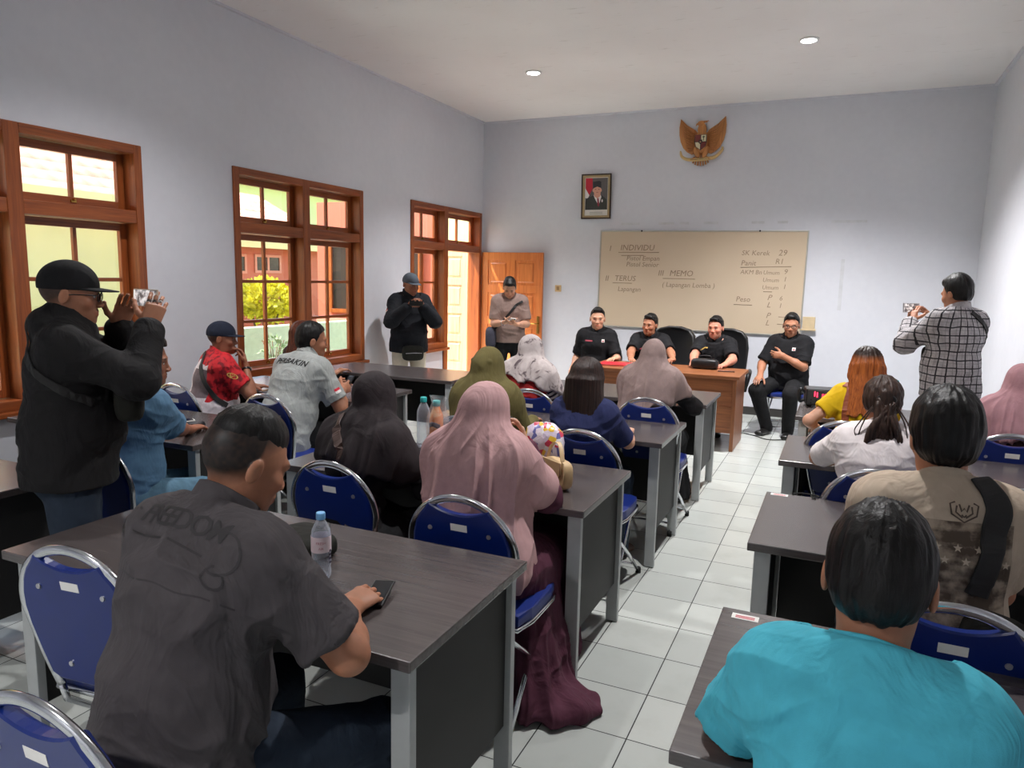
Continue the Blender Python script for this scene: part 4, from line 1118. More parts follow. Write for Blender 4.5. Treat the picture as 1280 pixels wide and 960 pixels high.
    # ---------------- meshes
    def body(p, sleeves=None, eye_open=True, mustache=False, brow=True, headonly=False, ears=True, glasses=False):
        sh = -.010
        ops = list(p.torso(sh)); ops.append(('+', p.neckp(), .03))
        for sg in (1, -1):
            ops += [('+', p.arm(sg), .03), ('+', p.fore(sg), .02)]
            m = p.E[sg]+(p.W[sg]-p.E[sg])*.28; ops.append(('+', ell(m, A(.041, .041, .06)*p.s*(.85 if p.f else 1.0)*p.w**.4, (lambda w_: (orth(A(1, 0, 0), w_), np.cross(w_, orth(A(1, 0, 0), w_)), w_))(unit(p.W[sg]-p.E[sg]))), .03))
            ops += p.handp(sg)
            ops += p.leg(sg, sh*.6); ops += p.foot(sg, -.004)
        # head after the rest so that the neck blends but the face stays crisp
        ops = [o for o in ops if o[0] != 'c']; ops += p.headp(ears)
        ops.append(('c', lambda X_, Y_, Z_: 0*X_+0*Y_+(.006-Z_)))
        fb = (p.hc-.15*p.hsz, p.hc+.15*p.hsz, p.hf)
        V, Fq = build(ops, p.h, [fb, p.hbox(1), p.hbox(-1)])
        L = ((V-p.hc)@p.RH)/p.hsz
        c = np.ones((len(V), 4)); c[:, :3] = p.skin[:3]
        nz = vnoise(V*40+5)[:, None]; c[:, :3] *= .94+.12*nz
        front = L[:, 1] > .03
        def mixc(m, col, a=1.0):
            m = np.clip(m, 0, 1)[:, None]*a; c[:, :3] = c[:, :3]*(1-m)+np.array(col[:3])*m
        # warmer nose and cheeks, lips
        def blob(x, y, z, rx, ry, rz): return np.clip(1.6-1.6*np.sqrt(((L[:, 0]-x)/rx)**2+((L[:, 1]-y)/ry)**2+((L[:, 2]-z)/rz)**2), 0, 1)
        red = p.skin[:3]*np.array([1.05, .80, .78])
        for sg in (1, -1): mixc(blob(sg*.042, .07, -.03, .03, .04, .03), red, .5)
        mixc(blob(0, .11, -.034, .018, .03, .018), red, .5)
        lip = p.skin[:3]*np.array([.92, .58, .56]) if not p.f else np.array(srgb(160, 70, 66)[:3])
        mixc(blob(0, .09, -.0665, .031, .03, .0135)*1.4, lip, .8)
        hs_ = np.array(srgb(26, 22, 20)[:3])
        if brow:
            for sg in (1, -1): mixc(blob(sg*.032, .085, .020-.06*abs(0), .023, .03, .006)*1.4, hs_, .85)
        for sg in (1, -1):
            e = np.sqrt((L[:, 0]-sg*.031)**2+(L[:, 2]+.003)**2); zz = np.abs(L[:, 2]+.003); xx = np.abs(L[:, 0]-sg*.031)
            on = (L[:, 1] > .074)
            open_ = on & (xx < .011) & (zz < .0042*np.sqrt(np.clip(1-(xx/.012)**2, 0, 1))+.0004)
            lid = on & (xx < .014) & (zz < .0085) & ~open_
            mixc(lid*(L[:, 2] > -.004)*1.0, hs_, .55)
            if eye_open:
                c[open_, :3] = np.array(srgb(225, 220, 214)[:3]); c[open_ & (e < .0058), :3] = np.array(srgb(30, 20, 16)[:3])
            else: mixc(open_*1.0, hs_, .6)
        if mustache: mixc(blob(0, .095, -.0535, .028, .04, .0075)*1.5, hs_, .8); mixc(blob(0, .08, -.09, .018, .04, .012), hs_, .35)
        if p.stubble:   # clipped sides of the head
            hl_ = np.interp(L[:, 1], [-.12, -.06, -.025, -.012, .0, .02, .045, .065, .08, .12], [-.072, -.066, -.045, -.03, .022, .034, .050, .068, .074, .08])
            band = np.clip((L[:, 2]-hl_)/.045, 0, 1)**.8*(np.abs(L[:, 0]) < .081)
            mixc(band*(.92+.10*vnoise(V*120)), srgb(22, 18, 17), p.stubble)
        o = put_mesh('person', V, Fq, M['skin'], None, c)
        o.location = p.org; o.rotation_euler = (0, 0, p.yaw); tag(o, p.label, 'person', None); p.o = o
        return o
    def shirt(p, mat, name='shirt', sleeve=.62, long=False, loose=.012, collar=.03, hem=.0, amp=.013, csz=8.0, neck_open=0.0, hood=False, seed=1.0, tail=.06, flare=.012, weave=False, ckind=None):
        if ckind: collar = .0
        ops = []
        for o in p.torso(loose): ops.append((o[0], o[1], o[2]+.015))
        if flare: ops.append(('+', cone(p.P[0]-unit(p.P[1]-p.P[0])*tail*p.s, p.P[1], A(.150*p.w+.02 if not p.f else .160, .118)*p.s*A(1, p.w**.8)+loose+flare+A(0, p.belly*.3), A(.150*p.w, .108)*p.s+loose+A(0, p.belly*.5), p.tX[0]), .05))
        for sg in (1, -1):
            if long:
                ops += [('+', p.arm(sg, loose+.006), .04), ('+', p.fore(sg, loose+.008, 0, .93), .03)]
            else:
                d_ = unit(p.E[sg]-p.SH[sg]); ops.append(('+', p.arm(sg, loose+.010, 0, min(1, sleeve+.12)), .04, (p.SH[sg]+(p.E[sg]-p.SH[sg])*sleeve, d_)))
        if collar > 0:
            up = p.spd; q = p.P[3]+up*.01*p.s
            ops.append(('+', cone(q-up*.03, q+unit(up*.6+unit(p.hc-q))*collar*p.s, .090*p.s*p.w**.4, (.078 if collar > .02 else .082)*p.s*p.w**.4), .015))
        if hood:
            q = p.P[3]; ops.append(('+', ell(q-p.fwd*.075*p.s+p.spd*.015*p.s, A(.115, .055, .07)*p.s), .03)); ops.append(('+', cone(q-p.tX[3]*.075*p.s+p.fwd*.01, q+p.tX[3]*.075*p.s+p.fwd*.01, .045*p.s, .045*p.s), .03)); ops.append(('+', cone(q-p.spd*.01+p.fwd*.02, q+p.spd*.05, .09*p.s, .082*p.s), .02))
        nk = p.neckp(.002); ops.append(('-', cone(nk['a']-p.spd*.0, nk['b'], nk['r1']*1.0, nk['r2']*1.04), .003))
        top = p.P[3]+p.spd*((.030 if ckind else .014)+collar+(.05 if hood else 0))*p.s; n = unit(p.spd*1.0+p.fwd*.45)
        nb = unit(p.hc-p.P[3])
        ops.append(('c', lambda X, Y, Z: np.where(((X-top[0])**2+(Y-top[1])**2+(Z-top[2])**2) < (.125*p.s)**2, (X-top[0])*n[0]+(Y-top[1])*n[1]+(Z-top[2])*n[2], -1)))
        if not long:
            for sg in (1, -1): ops.append(('-', p.arm(sg, .0035, sleeve-.04, sleeve+.2), .003))
        else:
            for sg in (1, -1): ops.append(('-', p.fore(sg, .003, .80, 1.0), .003))
        bot = p.P[0]-unit(p.P[1]-p.P[0])*(tail+hem)*p.s; bd = unit(p.P[1]-p.P[0])
        ops.append(('c', lambda X, Y, Z: np.where(np.abs(X) < .33*p.s, (bot[0]-X)*bd[0]+(bot[1]-Y)*bd[1]+(bot[2]-Z)*bd[2], -1)))
        V, Fq = build(ops, p.h)
        V = smooth_mesh(V, Fq, 1)
        N = vnormals(V, Fq)
        # creases gather at armpits, elbows and waist
        w = np.full(len(V), .45)
        for sg in (1, -1):
            for q, r in ((p.SH[sg]-p.spd*.07*p.s, .13), (p.E[sg], .11)): w += .8*np.exp(-((V-q)**2).sum(1)/(r*p.s)**2)
        w += .7*np.exp(-((V[:, 2]-p.P[0][2]-.07)/.10)**2)
        d = crease((V@rotx(.5)@roty(.6))*A(csz, csz*1.6, csz*.8) if csz < 7 else V*A(csz, csz, csz*1.5), seed*7.3)
        V = V+N*((d-.25)*amp*w)[:, None]
        o = put_mesh(name, V, Fq, mat, p.o); p.shirt_o = o; p.shirt_v = (V, Fq); p.bvh = None
        if weave:
            best = np.full(len(V), .068); U = np.stack([np.arctan2(V[:, 0]-p.P[1][0], -(V[:, 1]-p.P[1][1]))*.18, V[:, 2], 0*V[:, 0]], 1)
            ax_ = p.P[0]+(p.P[3]-p.P[0])*np.clip(((V-p.P[0])@(p.P[3]-p.P[0]))/((p.P[3]-p.P[0])@(p.P[3]-p.P[0])), 0, 1)[:, None]; far_ = (np.linalg.norm((V-ax_)*A(1, 1.25, 1), axis=1) > .168*p.s)
            for sg in (1, -1):
                for (a_, b_, off) in ((p.SH[sg]+(p.E[sg]-p.SH[sg])*.22, p.E[sg], 0.), (p.E[sg], p.W[sg], .285*p.s)):
                    d_ = b_-a_; l_ = np.linalg.norm(d_); d_ = d_/l_; t_ = np.clip((V-a_)@d_, 0, l_); q_ = V-a_-t_[:, None]*d_; r_ = np.linalg.norm(q_, axis=1)
                    x_ = orth(A(sg*1., -1., .6), d_); y_ = np.cross(d_, x_); m_ = (r_ < best) & (t_ > .0) & far_
                    best = np.where(m_, r_, best); U[m_] = np.stack([np.arctan2(q_@y_, q_@x_)*.055, -(t_+off), 0*t_], 1)[m_]
            at_ = o.data.attributes.new('weave', 'FLOAT_VECTOR', 'POINT'); at_.data.foreach_set('vector', U.astype(np.float32).ravel())
        if ckind: p.collar(mat, ckind)
        return o
    def collar(p, mat, kind='fold'):
        """band standing up from the neckline, hugging the neck"""
        s = p.s; up = p.spd; n = unit(up+p.fwd*.45); top = p.P[3]+up*.026*s
        h, t0, t1 = dict(rib=(.013, .014, .010), fold=(.034, .042, .012), stand=(.05, .022, .018))[kind]
        nk = p.neckp(.003); o = p.neckp(0); L = o['L']; W = o['F'][2]
        out = cone(o['a']-W*.02, o['a']+W*min(L, .115*s), o['r1']+t0, (o['r1']+o['r2'])*.5+t1, p.tX[3], rz=.01)
        ops = [('+', out, .01), ('-', cone(nk['a']-W*.05, nk['b']+W*.02, nk['r1'], nk['r2'], p.tX[3]), .003)]
        hi = top+n*h*s; lo = top-n*.022*s
        ops.append(('c', lambda X, Y, Z: (X-hi[0])*n[0]+(Y-hi[1])*n[1]+(Z-hi[2])*n[2]))
        ops.append(('c', lambda X, Y, Z: -((X-lo[0])*n[0]+(Y-lo[1])*n[1]+(Z-lo[2])*n[2])))
        if kind == 'fold':   # the front opens in a V
            v = top+p.fwd*.10*s-up*.07*s; ops.append(('-', cone(v, v+up*.13*s-p.fwd*.02*s, .006*s, .040*s), .006))
        V, Fq = build(ops, min(p.h, .0045)*.75); N = vnormals(V, Fq); V = V+N*((vnoise(V*22)-.5)*.004)[:, None]
        return put_mesh('collar', V, Fq, mat, p.shirt_o)
    def trousers(p, mat, loose=.012, amp=.006, name='trousers', seed=2.0):
        ops = []
        s = p.s; ops.append(('+', cone(p.P[0]-unit(p.P[1]-p.P[0])*.055*s, p.P[0]+unit(p.P[1]-p.P[0])*.07*s, A(.160*p.w, .118)*s+loose*.6, A(.152*p.w, .108)*s+loose*.5+A(0, p.belly*.3)), .03))
        for sg in (1, -1):
            ops += p.leg(sg, loose)
            ops.append(('+', ell(p.P[0]+A(sg*.07*s, -.035*s, -.03*s), A(.095, .10, .085)*s*p.w**.7+loose*.8), .04))
            ops.append(('+', cone(p.K[sg], p.AN[sg]-A(0, 0, .03), .062*s*p.w**.5+loose*.4, .058*s+loose*.3), .03))
        ops.append(('c', lambda X, Y, Z: 0*X+0*Y+(.035-Z)))
        V, Fq = build(ops, p.h); N = vnormals(V, Fq)
        w = np.full(len(V), .4)
        for sg in (1, -1):
            for q, r in ((p.K[sg], .13), (p.HP[sg]+A(0, .05, 0), .12), (p.AN[sg]+A(0, 0, .05), .1)): w += .8*np.exp(-((V-q)**2).sum(1)/(r*s)**2)
        V = V+N*((crease(V*A(10, 10, 13), seed*5.1)-.25)*amp*w)[:, None]
        return put_mesh(name, V, Fq, mat, p.o)
    def shoes(p, mat):
        for sg in (1, -1):
            V, Fq = build(p.foot(sg, .006), p.h*.8); put_mesh('shoe', V, Fq, mat, p.o)
    def hl(p, X, Y, Z):
        """grid arrays to head coordinates"""
        dx, dy, dz = X-p.hc[0], Y-p.hc[1], Z-p.hc[2]; r = p.RH; s = p.hsz
        return (dx*r[0, 0]+dy*r[1, 0]+dz*r[2, 0])/s, (dx*r[0, 1]+dy*r[1, 1]+dz*r[2, 1])/s, (dx*r[0, 2]+dy*r[1, 2]+dz*r[2, 2])/s
    def hair(p, mat, top=.014, sides=.007, front=.074, nape=-.060, quiff=0.0, amp=.004, side_z=-.03, crop=None, seed=0.0):
        ops = [('+', p.hell((0, -.014, .030+top*.5), (.079+sides, .099+sides, .088+top)), .02), ('+', p.hell((0, -.034, -.012), (.068+sides*.8, .074+sides, .066)), .02)]
        if crop is not None: ops = [('+', p.hell((0, -.010, .058+top*.4), (.0735+sides, .092+sides, .064+top)), .02)]
        if quiff: ops.append(('+', p.hell((0, .05, .095), (.055, .035, .016+quiff), .3), .02))
        yk = np.array([-.2, -.105, -.07, -.03, -.018, -.014, .012, .026, .036, .060, .078, .2]); zk = np.array([nape, nape, nape, nape+.012, -.03, .018, side_z*0-.002+(.0 if side_z > -.02 else -.02), .022, .048, front, front+.004, front+.02])
        if crop is not None: zk = np.maximum(zk, crop)
        def cut(X, Y, Z):
            lx, ly, lz = p.hl(X, Y, Z)
            return (np.interp(ly.ravel(), yk, zk).reshape(ly.shape)-lz)*.7*p.hsz
        if crop is None: ops.append(('c', cut))
        elif crop > -.04: ops.append(('c', lambda X, Y, Z: (lambda l: (np.maximum(crop, np.where(l[1] > .055, front-.004, -1))+.004*np.sin(l[0]*300)+.003*np.sin(l[1]*410)-l[2])*.7*p.hsz)(p.hl(X, Y, Z))))
        V, Fq = build(ops, p.hf*1.15); N = vnormals(V, Fq); L = ((V-p.hc)@p.RH)/p.hsz
        a = np.arctan2(L[:, 0], L[:, 1]+.02); st = vnoise(np.stack([a*9+seed, L[:, 2]*14, L[:, 1]*10], 1)); st2 = vnoise(L*np.array([70, 45, 40])+seed)
        V = V+N*((st-.4)*amp*1.3+(st2-.5)*amp)[:, None]
        return put_mesh('hair', V, Fq, mat, p.o)
    def cap(p, mat, under=None):
        f = lambda X, Y, Z: (lambda l: (.022-.10*np.clip(l[1]*0, 0, 1)-l[2]-.12*np.clip(-l[1]-.02, 0, .1)*-1)*p.hsz)(p.hl(X, Y, Z))
        ops = [('+', p.hell((0, -.010, .036), (.086, .106, .094)), .01), ('c', lambda X, Y, Z: (lambda l: (.018+.10*np.clip(l[1], -.2, .2)*.35-l[2])*p.hsz)(p.hl(X, Y, Z)))]
        V, Fq = build(ops, p.hf*1.15); c = put_mesh('cap', V, Fq, mat, p.o)
        # brim: curved plate
        ops = [('+', p.hell((0, .088, .022), (.078, .088, .050), -.14), .004), ('-', p.hell((0, .088, .0165), (.084, .098, .050), -.14), .002),
               ('c', lambda X, Y, Z: (lambda l: (.070-l[1])*p.hsz)(p.hl(X, Y, Z))), ('c', lambda X, Y, Z: (lambda l: (.028-l[2]-.3*(l[1]-.08))*p.hsz)(p.hl(X, Y, Z)))]
        bm = NB(); rows = []
        for i in range(9):
            t = -1+2*i/8; th = t*1.15; bx, by = .080*math.sin(th), -.010+.100*math.cos(th)
            ext = .074*math.sqrt(max(0, 1-(abs(t))**2.6))
            row = []
            for j in range(6):
                u = j/5; x = bx*(1+.04*u); y = by+ext*u; z = .030-.0*u-.10*ext*u-.9*(bx*bx)*u*1.6-(.0 if j else .003)
                row.append((x, y, z))
            rows.append(row)
        for sgn, dz in ((1, .0022), (-1, -.0022)):
            g = [[bm.verts.new(p.H(x, y, z+dz)) for x, y, z in r] for r in rows]
            for i in range(8):
                for j in range(5):
                    q = [g[i][j], g[i+1][j], g[i+1][j+1], g[i][j+1]]; bm.faces.new(q if sgn < 0 else q[::-1])
            if sgn > 0: gt = g
            else: gb = g
        edge = [(i, 5) for i in range(9)]
        for (i, j), (k, l) in zip(edge, edge[1:]): bm.faces.new([gt[i][j], gb[i][j], gb[k][l], gt[k][l]])
        bmesh.ops.recalc_face_normals(bm, faces=bm.faces[:])
        bm_obj('brim', bm, mat, c, True)
        return c
    def glasses(p, mat):
        bm = NB()
        for sg in (1, -1):
            pts = [p.H(sg*(.033+.025*math.cos(t)*(1 if True else 1)), .098-.25*abs(.025*math.cos(t)*0), -.004+.017*math.sin(t)) for t in np.linspace(0, 2*PI, 20, endpoint=False)]
            tube(bm, [tuple(q) for q in pts], .0024*p.hsz, 6, closed=True)
            tube(bm, [tuple(p.H(sg*.058, .097, .002)), tuple(p.H(sg*.078, .085, .004)), tuple(p.H(sg*.083, .02, .002)), tuple(p.H(sg*.084, -.012, -.004))], .0022*p.hsz, 6)
        tube(bm, [tuple(p.H(-.009, .099, -.002)), tuple(p.H(0, .101, .002)), tuple(p.H(.009, .099, -.002))], .002*p.hsz, 6)
        return bm_obj('glasses', bm, mat, p.o, True)
    def scarf(p, mat, drop=.22, grow_=.026, tilt=0.0, fwd_tilt=0.0, face=True, amp=.011, fr=7.0, loose=0.0, knot=False, seed=0.0, tent=None, armt=.5, neckr=.092):
        """headscarf: shell over the head, wrap around the neck, cape lying on the shoulders, cut at a hem plane"""
        s = p.s; up = p.spd; nb = p.P[3]
        h0 = p.H(0, .0, -.045)
        ops = [(o[0], grow(o[1], grow_+.012), o[2]+.03) for o in p.torso(0)]
        for sg in (1, -1): ops.append(('+', p.arm(sg, grow_+.014, 0, armt), .05))
        ops += [('+', cone(h0, nb-up*.03, A(.082, .090)*s+loose, A(neckr, neckr+.006)*s+loose, p.tX[3]), .06)]
        if tent:
            for (dz, rx, ry, by) in tent: pass
            q = [(p.H(0, -.03, 0), A(.082, .09))]+[(nb-up*dz*s-p.fwd*by*s, A(rx, ry)) for dz, rx, ry, by in tent]
            for (a_, ra), (b_, rb) in zip(q, q[1:]): ops.append(('+', cone(a_, b_, ra*s, rb*s, p.tX[3]), .05))
        ops += [('+', p.hell((0, -.010, .022), (.088+loose, .111+loose, .107+loose)), .03), ('+', p.hell((0, .012, -.035), (.079+loose, .087+loose, .092)), .03)]
        if knot:
            ops.append(('+', p.hell((0, -.085, .0), (.060, .050, .060)), .03)); ops.append(('+', p.hcone((-.07, -.085, .035), (.07, -.085, .035), .012), .01))
        if face: ops.append(('-', p.hell((0, .118, -.014), (.055, .075, .085)), .008))
        hz = nb-up*drop*s; hn = unit(up+p.tX[3]*tilt+p.fwd*fwd_tilt)
        def hem(X, Y, Z): return (hz[0]-X)*hn[0]+(hz[1]-Y)*hn[1]+(hz[2]-Z)*hn[2]+.012*np.sin(X*31+seed)+.010*np.sin(Y*37+X*11+seed)
        ops.append(('c', hem))
        V, Fq = build(ops, p.h*.95); V = smooth_mesh(V, Fq, 1); N = vnormals(V, Fq); L = V-nb
        ang = np.arctan2(L@p.tX[3], L@p.fwd); dn = np.clip(-(L@up)/(.30*s)+.35, 0.05, 1.1)
        hang = np.clip((p.hc[2]-V[:, 2])/(.25*s), 0, 1)
        f = vnoise(np.stack([ang*fr*.55+seed, V[:, 2]*2.2+seed, 0*ang+seed], 1)); f = 1-np.abs(2*f-1)
        g = crease(V*A(6, 6, 4.5), seed+3); g2 = crease(np.stack([ang*2.2+L@up*9, L@up*3, 0*ang], 1), seed+5)
        V = V+N*((f**1.5-.25)*amp*dn*2.0+(g-.2)*amp*(.25+.75*hang)*.8+(g2-.2)*amp*.7*np.exp(-((L@up-.02)/.10)**2))[:, None]
        o = put_mesh('headscarf', V, Fq, mat, p.o); p.scarf_v = (V, Fq)
        return o
    def skirt(p, mat, hem_z=.02, w=(.27, .17), name='skirt', amp=.012):
        s = p.s; km = (p.K[1]+p.K[-1])/2; am = A(km[0], km[1]+.03, hem_z+.03)
        ops = []
        for sg in (1, -1): ops += [('+', cone(p.HP[sg], p.K[sg], .10*s+.012, .078*s+.012), .08), ('+', ell(p.P[0]+A(sg*.07*s, -.035*s, -.03*s), A(.105, .11, .095)*s+.01), .05)]
        ops += [('+', cone((p.HP[1]+p.HP[-1])/2, km, A(.13, .08)*s, A(.15, .07)*s), .06), ('+', cone(km+A(0, .0, -.02), am, A(.20, .085)*s, A(*w)*s, rz=.03), .06)]
        ops.append(('c', lambda X, Y, Z: 0*X+0*Y+(hem_z-Z)))
        V, Fq = build(ops, p.h); N = vnormals(V, Fq); L = V-km
        a = np.arctan2(L[:, 0], L[:, 1]); f = 1-np.abs(2*vnoise(np.stack([a*6, V[:, 2]*1.2, 0*a], 1))-1); lo = np.clip((km[2]-V[:, 2])/.3, .1, 1)
        V = V+N*((f**1.5-.3)*amp*2*lo+(crease(V*8, 3.)-.3)*amp*.5)[:, None]
        return put_mesh(name, V, Fq, mat, p.o)
    # ---------------- things laid on the clothes
    def tree(p, which='shirt_v'):
        V, Fq = getattr(p, which); return BVHTree.FromPolygons(V.tolist(), Fq.tolist())
    def wrap(p, bm, mat, name, origin, right, upv, dirv, parent, bvh, lift=.002):
        """project a flat bmesh (x right, y up, z out) onto the clothes along dirv"""
        right, upv, dirv = unit(right), unit(upv), unit(dirv); o0 = np.asarray(origin, float); dead = []
        for v in bm.verts:
            q = o0+right*v.co.x+upv*v.co.y; st = Vector(q-dirv*.5)
            hit, n, _, _ = bvh.ray_cast(st, Vector(dirv), 1.0)
            if hit is None: dead.append(v); v.co = Vector(q)
            else: v.co = hit-Vector(dirv)*(lift+v.co.z)
        if dead: bmesh.ops.delete(bm, geom=dead, context='VERTS')
        return bm_obj(name, bm, mat, parent)
    def strap_path(p, pts, bvh, lift=.004):
        """points given as (angle deg around the torso from the front towards the right, height z, ...) hugging the clothes"""
        out = []
        for an, z in pts:
            # axis of the torso at that height
            P = p.P; 
            if z >= P[3][2]: ax = P[3]+(z-P[3][2])*A(0, 0, 1)
            else:
                i = max(0, min(2, sum(1 for q in P[1:4] if z > q[2]))); t = (z-P[i][2])/max(1e-6, P[i+1][2]-P[i][2]); ax = P[i]+(P[i+1]-P[i])*t
            d = A(math.sin(R(an)), math.cos(R(an)), 0); st = Vector(ax+d*.7)
            hit, n, _, _ = bvh.ray_cast(st, Vector(-d), .7)
            out.append(hit+Vector(d)*lift if hit else Vector(ax+d*.15))
        return out
def grid_bm(w, h, nx, ny):
    bm = NB(); g = [[bm.verts.new((-w/2+w*i/nx, -h/2+h*j/ny, 0)) for j in range(ny+1)] for i in range(nx+1)]
    for i in range(nx):
        for j in range(ny): bm.faces.new([g[i][j], g[i+1][j], g[i+1][j+1], g[i][j+1]])
    return bm
def strap_bm(path, w=.035, th=.0035, bvh=None, n=8, closed=False, lift=.005):
    P = catmull(path, n, closed); bm = NB(); N = len(P); rows = []
    for i, q in enumerate(P):
        t = (P[(i+1) % N]-P[i-1]) if (closed or 0 < i < N-1) else (P[min(i+1, N-1)]-P[max(0, i-1)])
        t.normalize()
        nr = None
        if bvh is not None:
            hit = bvh.find_nearest(q)
            if hit[0] is not None:
                if hit[3] < .07: nr = hit[1].copy(); q = hit[0]+nr*lift
                else: nr = q-hit[0]
        if nr is None: nr = Vector((0, 0, 1)) if abs(t.z) < .9 else Vector((0, 1, 0))
        nr = (nr-t*nr.dot(t)).normalized(); sd = t.cross(nr)
        rows.append([bm.verts.new(q+sd*(w/2*a)+nr*(th*b)) for a, b in ((-1, -.4), (-1, .6), (-.8, 1), (.8, 1), (1, .6), (1, -.4))])
    for i in range(N if closed else N-1):
        A_, B_ = rows[i], rows[(i+1) % N]
        for k in range(6): bm.faces.new([A_[k], A_[(k+1) % 6], B_[(k+1) % 6], B_[k]])
    if not closed: bm.faces.new(rows[0]); bm.faces.new(rows[-1][::-1])
    bmesh.ops.recalc_face_normals(bm, faces=bm.faces[:])
    return bm
# ------------------------------------------------------------------ cloth of each person
def C_(name, rgb, **k): M[name] = fabric(name, srgb(*rgb), **k)
C_('charcoal_shirt', (72, 68, 70), crease=.6); C_('black_hoodie', (30, 29, 30), crease=.5); C_('dark_jeans', (42, 52, 66)); C_('denim_shirt', (84, 118, 146), crease=.4, var=.14); C_('light_jeans', (84, 116, 136), var=.16)
C_('grey_polo', (158, 162, 160), crease=.6); C_('black_trousers', (26, 26, 28)); C_('black_shirt', (24, 24, 27)); C_('black_jacket', (24, 26, 32)); C_('khaki_trousers', (196, 186, 168)); C_('taupe_shirt', (142, 120, 112))
C_('olive_scarf', (96, 88, 52)); C_('mauve_scarf', (188, 150, 150)); C_('plum_dress', (86, 46, 62), crease=.6); C_('black_scarf', (46, 40, 42)); C_('black_top', (22, 20, 22)); C_('navy_top', (40, 46, 84)); C_('taupe_scarf', (142, 122, 118)); C_('pink_scarf', (170, 128, 134))
C_('red_vest', (160, 40, 40)); C_('white_tee', (226, 218, 218)); C_('yellow_top', (216, 176, 24)); C_('beige_tee', (186, 168, 148), crease=.5); C_('cyan_polo', (84, 190, 212), crease=.6); C_('navy_cap', (30, 36, 52)); C_('black_cap', (30, 30, 32)); C_('grey_cap', (84, 92, 102)); C_('brown_top', (70, 50, 46)); C_('grey_skirt', (70, 66, 66))
M['black_frame'] = plain('black_spectacle_frame', srgb(20, 18, 18), .3); M['shoe'] = plain('black_shoe_leather', srgb(22, 21, 21), .35); M['brown_shoe'] = plain('brown_sandal_leather', srgb(92, 62, 48), .5)
M['thread'] = plain('dark_embroidery_thread', srgb(40, 37, 39), .7); M['print_black'] = plain('black_print_ink', srgb(30, 30, 32), .7); M['flag_red'] = plain('red_patch_cloth', srgb(206, 44, 64), .8); M['flag_white'] = plain('white_patch_cloth', srgb(232, 228, 226), .8); M['gold'] = plain('gold_embroidery', srgb(196, 160, 80), .6)
M['strap'] = plain('black_woven_strap', srgb(30, 29, 29), .7, bump=.2, bscale=300); M['olive_black_bag'] = fabric('dark_bag_cloth', srgb(34, 34, 30)); M['tan_strap'] = plain('rust_leather_strap', srgb(146, 74, 44), .6)
def plaid_mat():
    n = NM('grey_plaid_cloth'); at = n.new('ShaderNodeAttribute'); at.attribute_name = 'weave'; s = n.sep(at.outputs['Vector'])
    def ln(o, f, w, off=0.0):
        q = n.math('FRACT', n.math('ADD', n.math('MULTIPLY', o, f), off)); return n.math('LESS_THAN', n.math('ABSOLUTE', n.math('SUBTRACT', q, .5)), w)
    u = s[0]
    wob = n.math('MULTIPLY', n.noise(n.coord(), 6, 2), .03); u = n.math('ADD', u, wob); z = n.math('ADD', s[1], wob)
    k = n.math('MAXIMUM', ln(u, 17, .075), ln(z, 17, .075)); t = n.math('MAXIMUM', ln(u, 17, .03, .4), ln(z, 17, .03, .4))
    b = n.ramp(n.noise(n.coord(), 30, 2), [(.3, srgb(150, 146, 148)), (.7, srgb(178, 174, 176))])
    c = n.mix(n.math('MULTIPLY', t, .5), b, srgb(90, 88, 92)); c = n.mix(k, c, srgb(44, 42, 46))
    n.bump(n.noise(n.mapped((1, 1, .6)), 10, 3, .55, 1.2), .5, .03)
    return n.fin(c, .85, 0, .25)
M['plaid'] = plaid_mat()
def jersey_mat():
    n = NM('red_white_black_jersey'); s = n.sep(n.coord())
    nz = n.noise(n.coord(), 9, 3); nz2 = n.noise(n.coord(), 26, 2)
    red = n.ramp(nz2, [(.40, srgb(120, 20, 30)), (.50, srgb(196, 34, 44)), (.8, srgb(206, 48, 52))])
    wht = n.ramp(n.noise(n.coord(), 18, 2), [(.45, srgb(206, 196, 200)), (.62, srgb(232, 226, 228)), (.75, srgb(214, 160, 166))])
    back = n.math('LESS_THAN', n.math('ADD', s[1], n.math('MULTIPLY', nz, .10)), .015)
    inner = n.math('LESS_THAN', n.math('ABSOLUTE', s[0]), .165)
    low = n.math('LESS_THAN', n.math('ADD', s[2], n.math('MULTIPLY', nz, .12)), .80)
    w = n.math('MAXIMUM', n.math('MULTIPLY', n.math('MULTIPLY', back, inner), n.math('LESS_THAN', s[2], 1.05)), low)
    c = n.mix(w, red, wht)
    blk = n.math('MULTIPLY', n.math('MULTIPLY', w, n.math('GREATER_THAN', n.math('ADD', s[0], n.math('MULTIPLY', nz, .05)), .03)), n.math('LESS_THAN', n.math('ABSOLUTE', n.math('SUBTRACT', s[2], .86)), .10))
    c = n.mix(n.math('MULTIPLY', blk, .85), c, srgb(60, 34, 42))
    n.bump(n.noise(n.mapped((1, 1, .6)), 9, 3, .55, 1.2), .5, .03)
    return n.fin(c, .7, 0, .3)
M['jersey'] = jersey_mat()
def stripe_mat():
    n = NM('black_white_striped_cloth'); at = n.new('ShaderNodeAttribute'); at.attribute_name = 'weave'; s = n.sep(at.outputs['Vector'])
    k = n.math('LESS_THAN', n.math('FRACT', n.math('MULTIPLY', s[1], 30)), .5)
    return n.fin(n.mix(k, srgb(222, 216, 212), srgb(30, 26, 28)), .85)
M['stripe'] = stripe_mat()
def grey_print_mat():
    n = NM('pale_grey_printed_scarf'); f = n.noise(n.coord(), 11, 3, .6, 1.0)
    n.bump(n.noise(n.mapped((1, 1, .6)), 9, 3), .4, .03)
    return n.fin(n.ramp(f, [(.36, srgb(92, 80, 84)), (.44, srgb(182, 170, 168)), (.7, srgb(202, 192, 190))]), .85)
M['print_scarf'] = grey_print_mat()
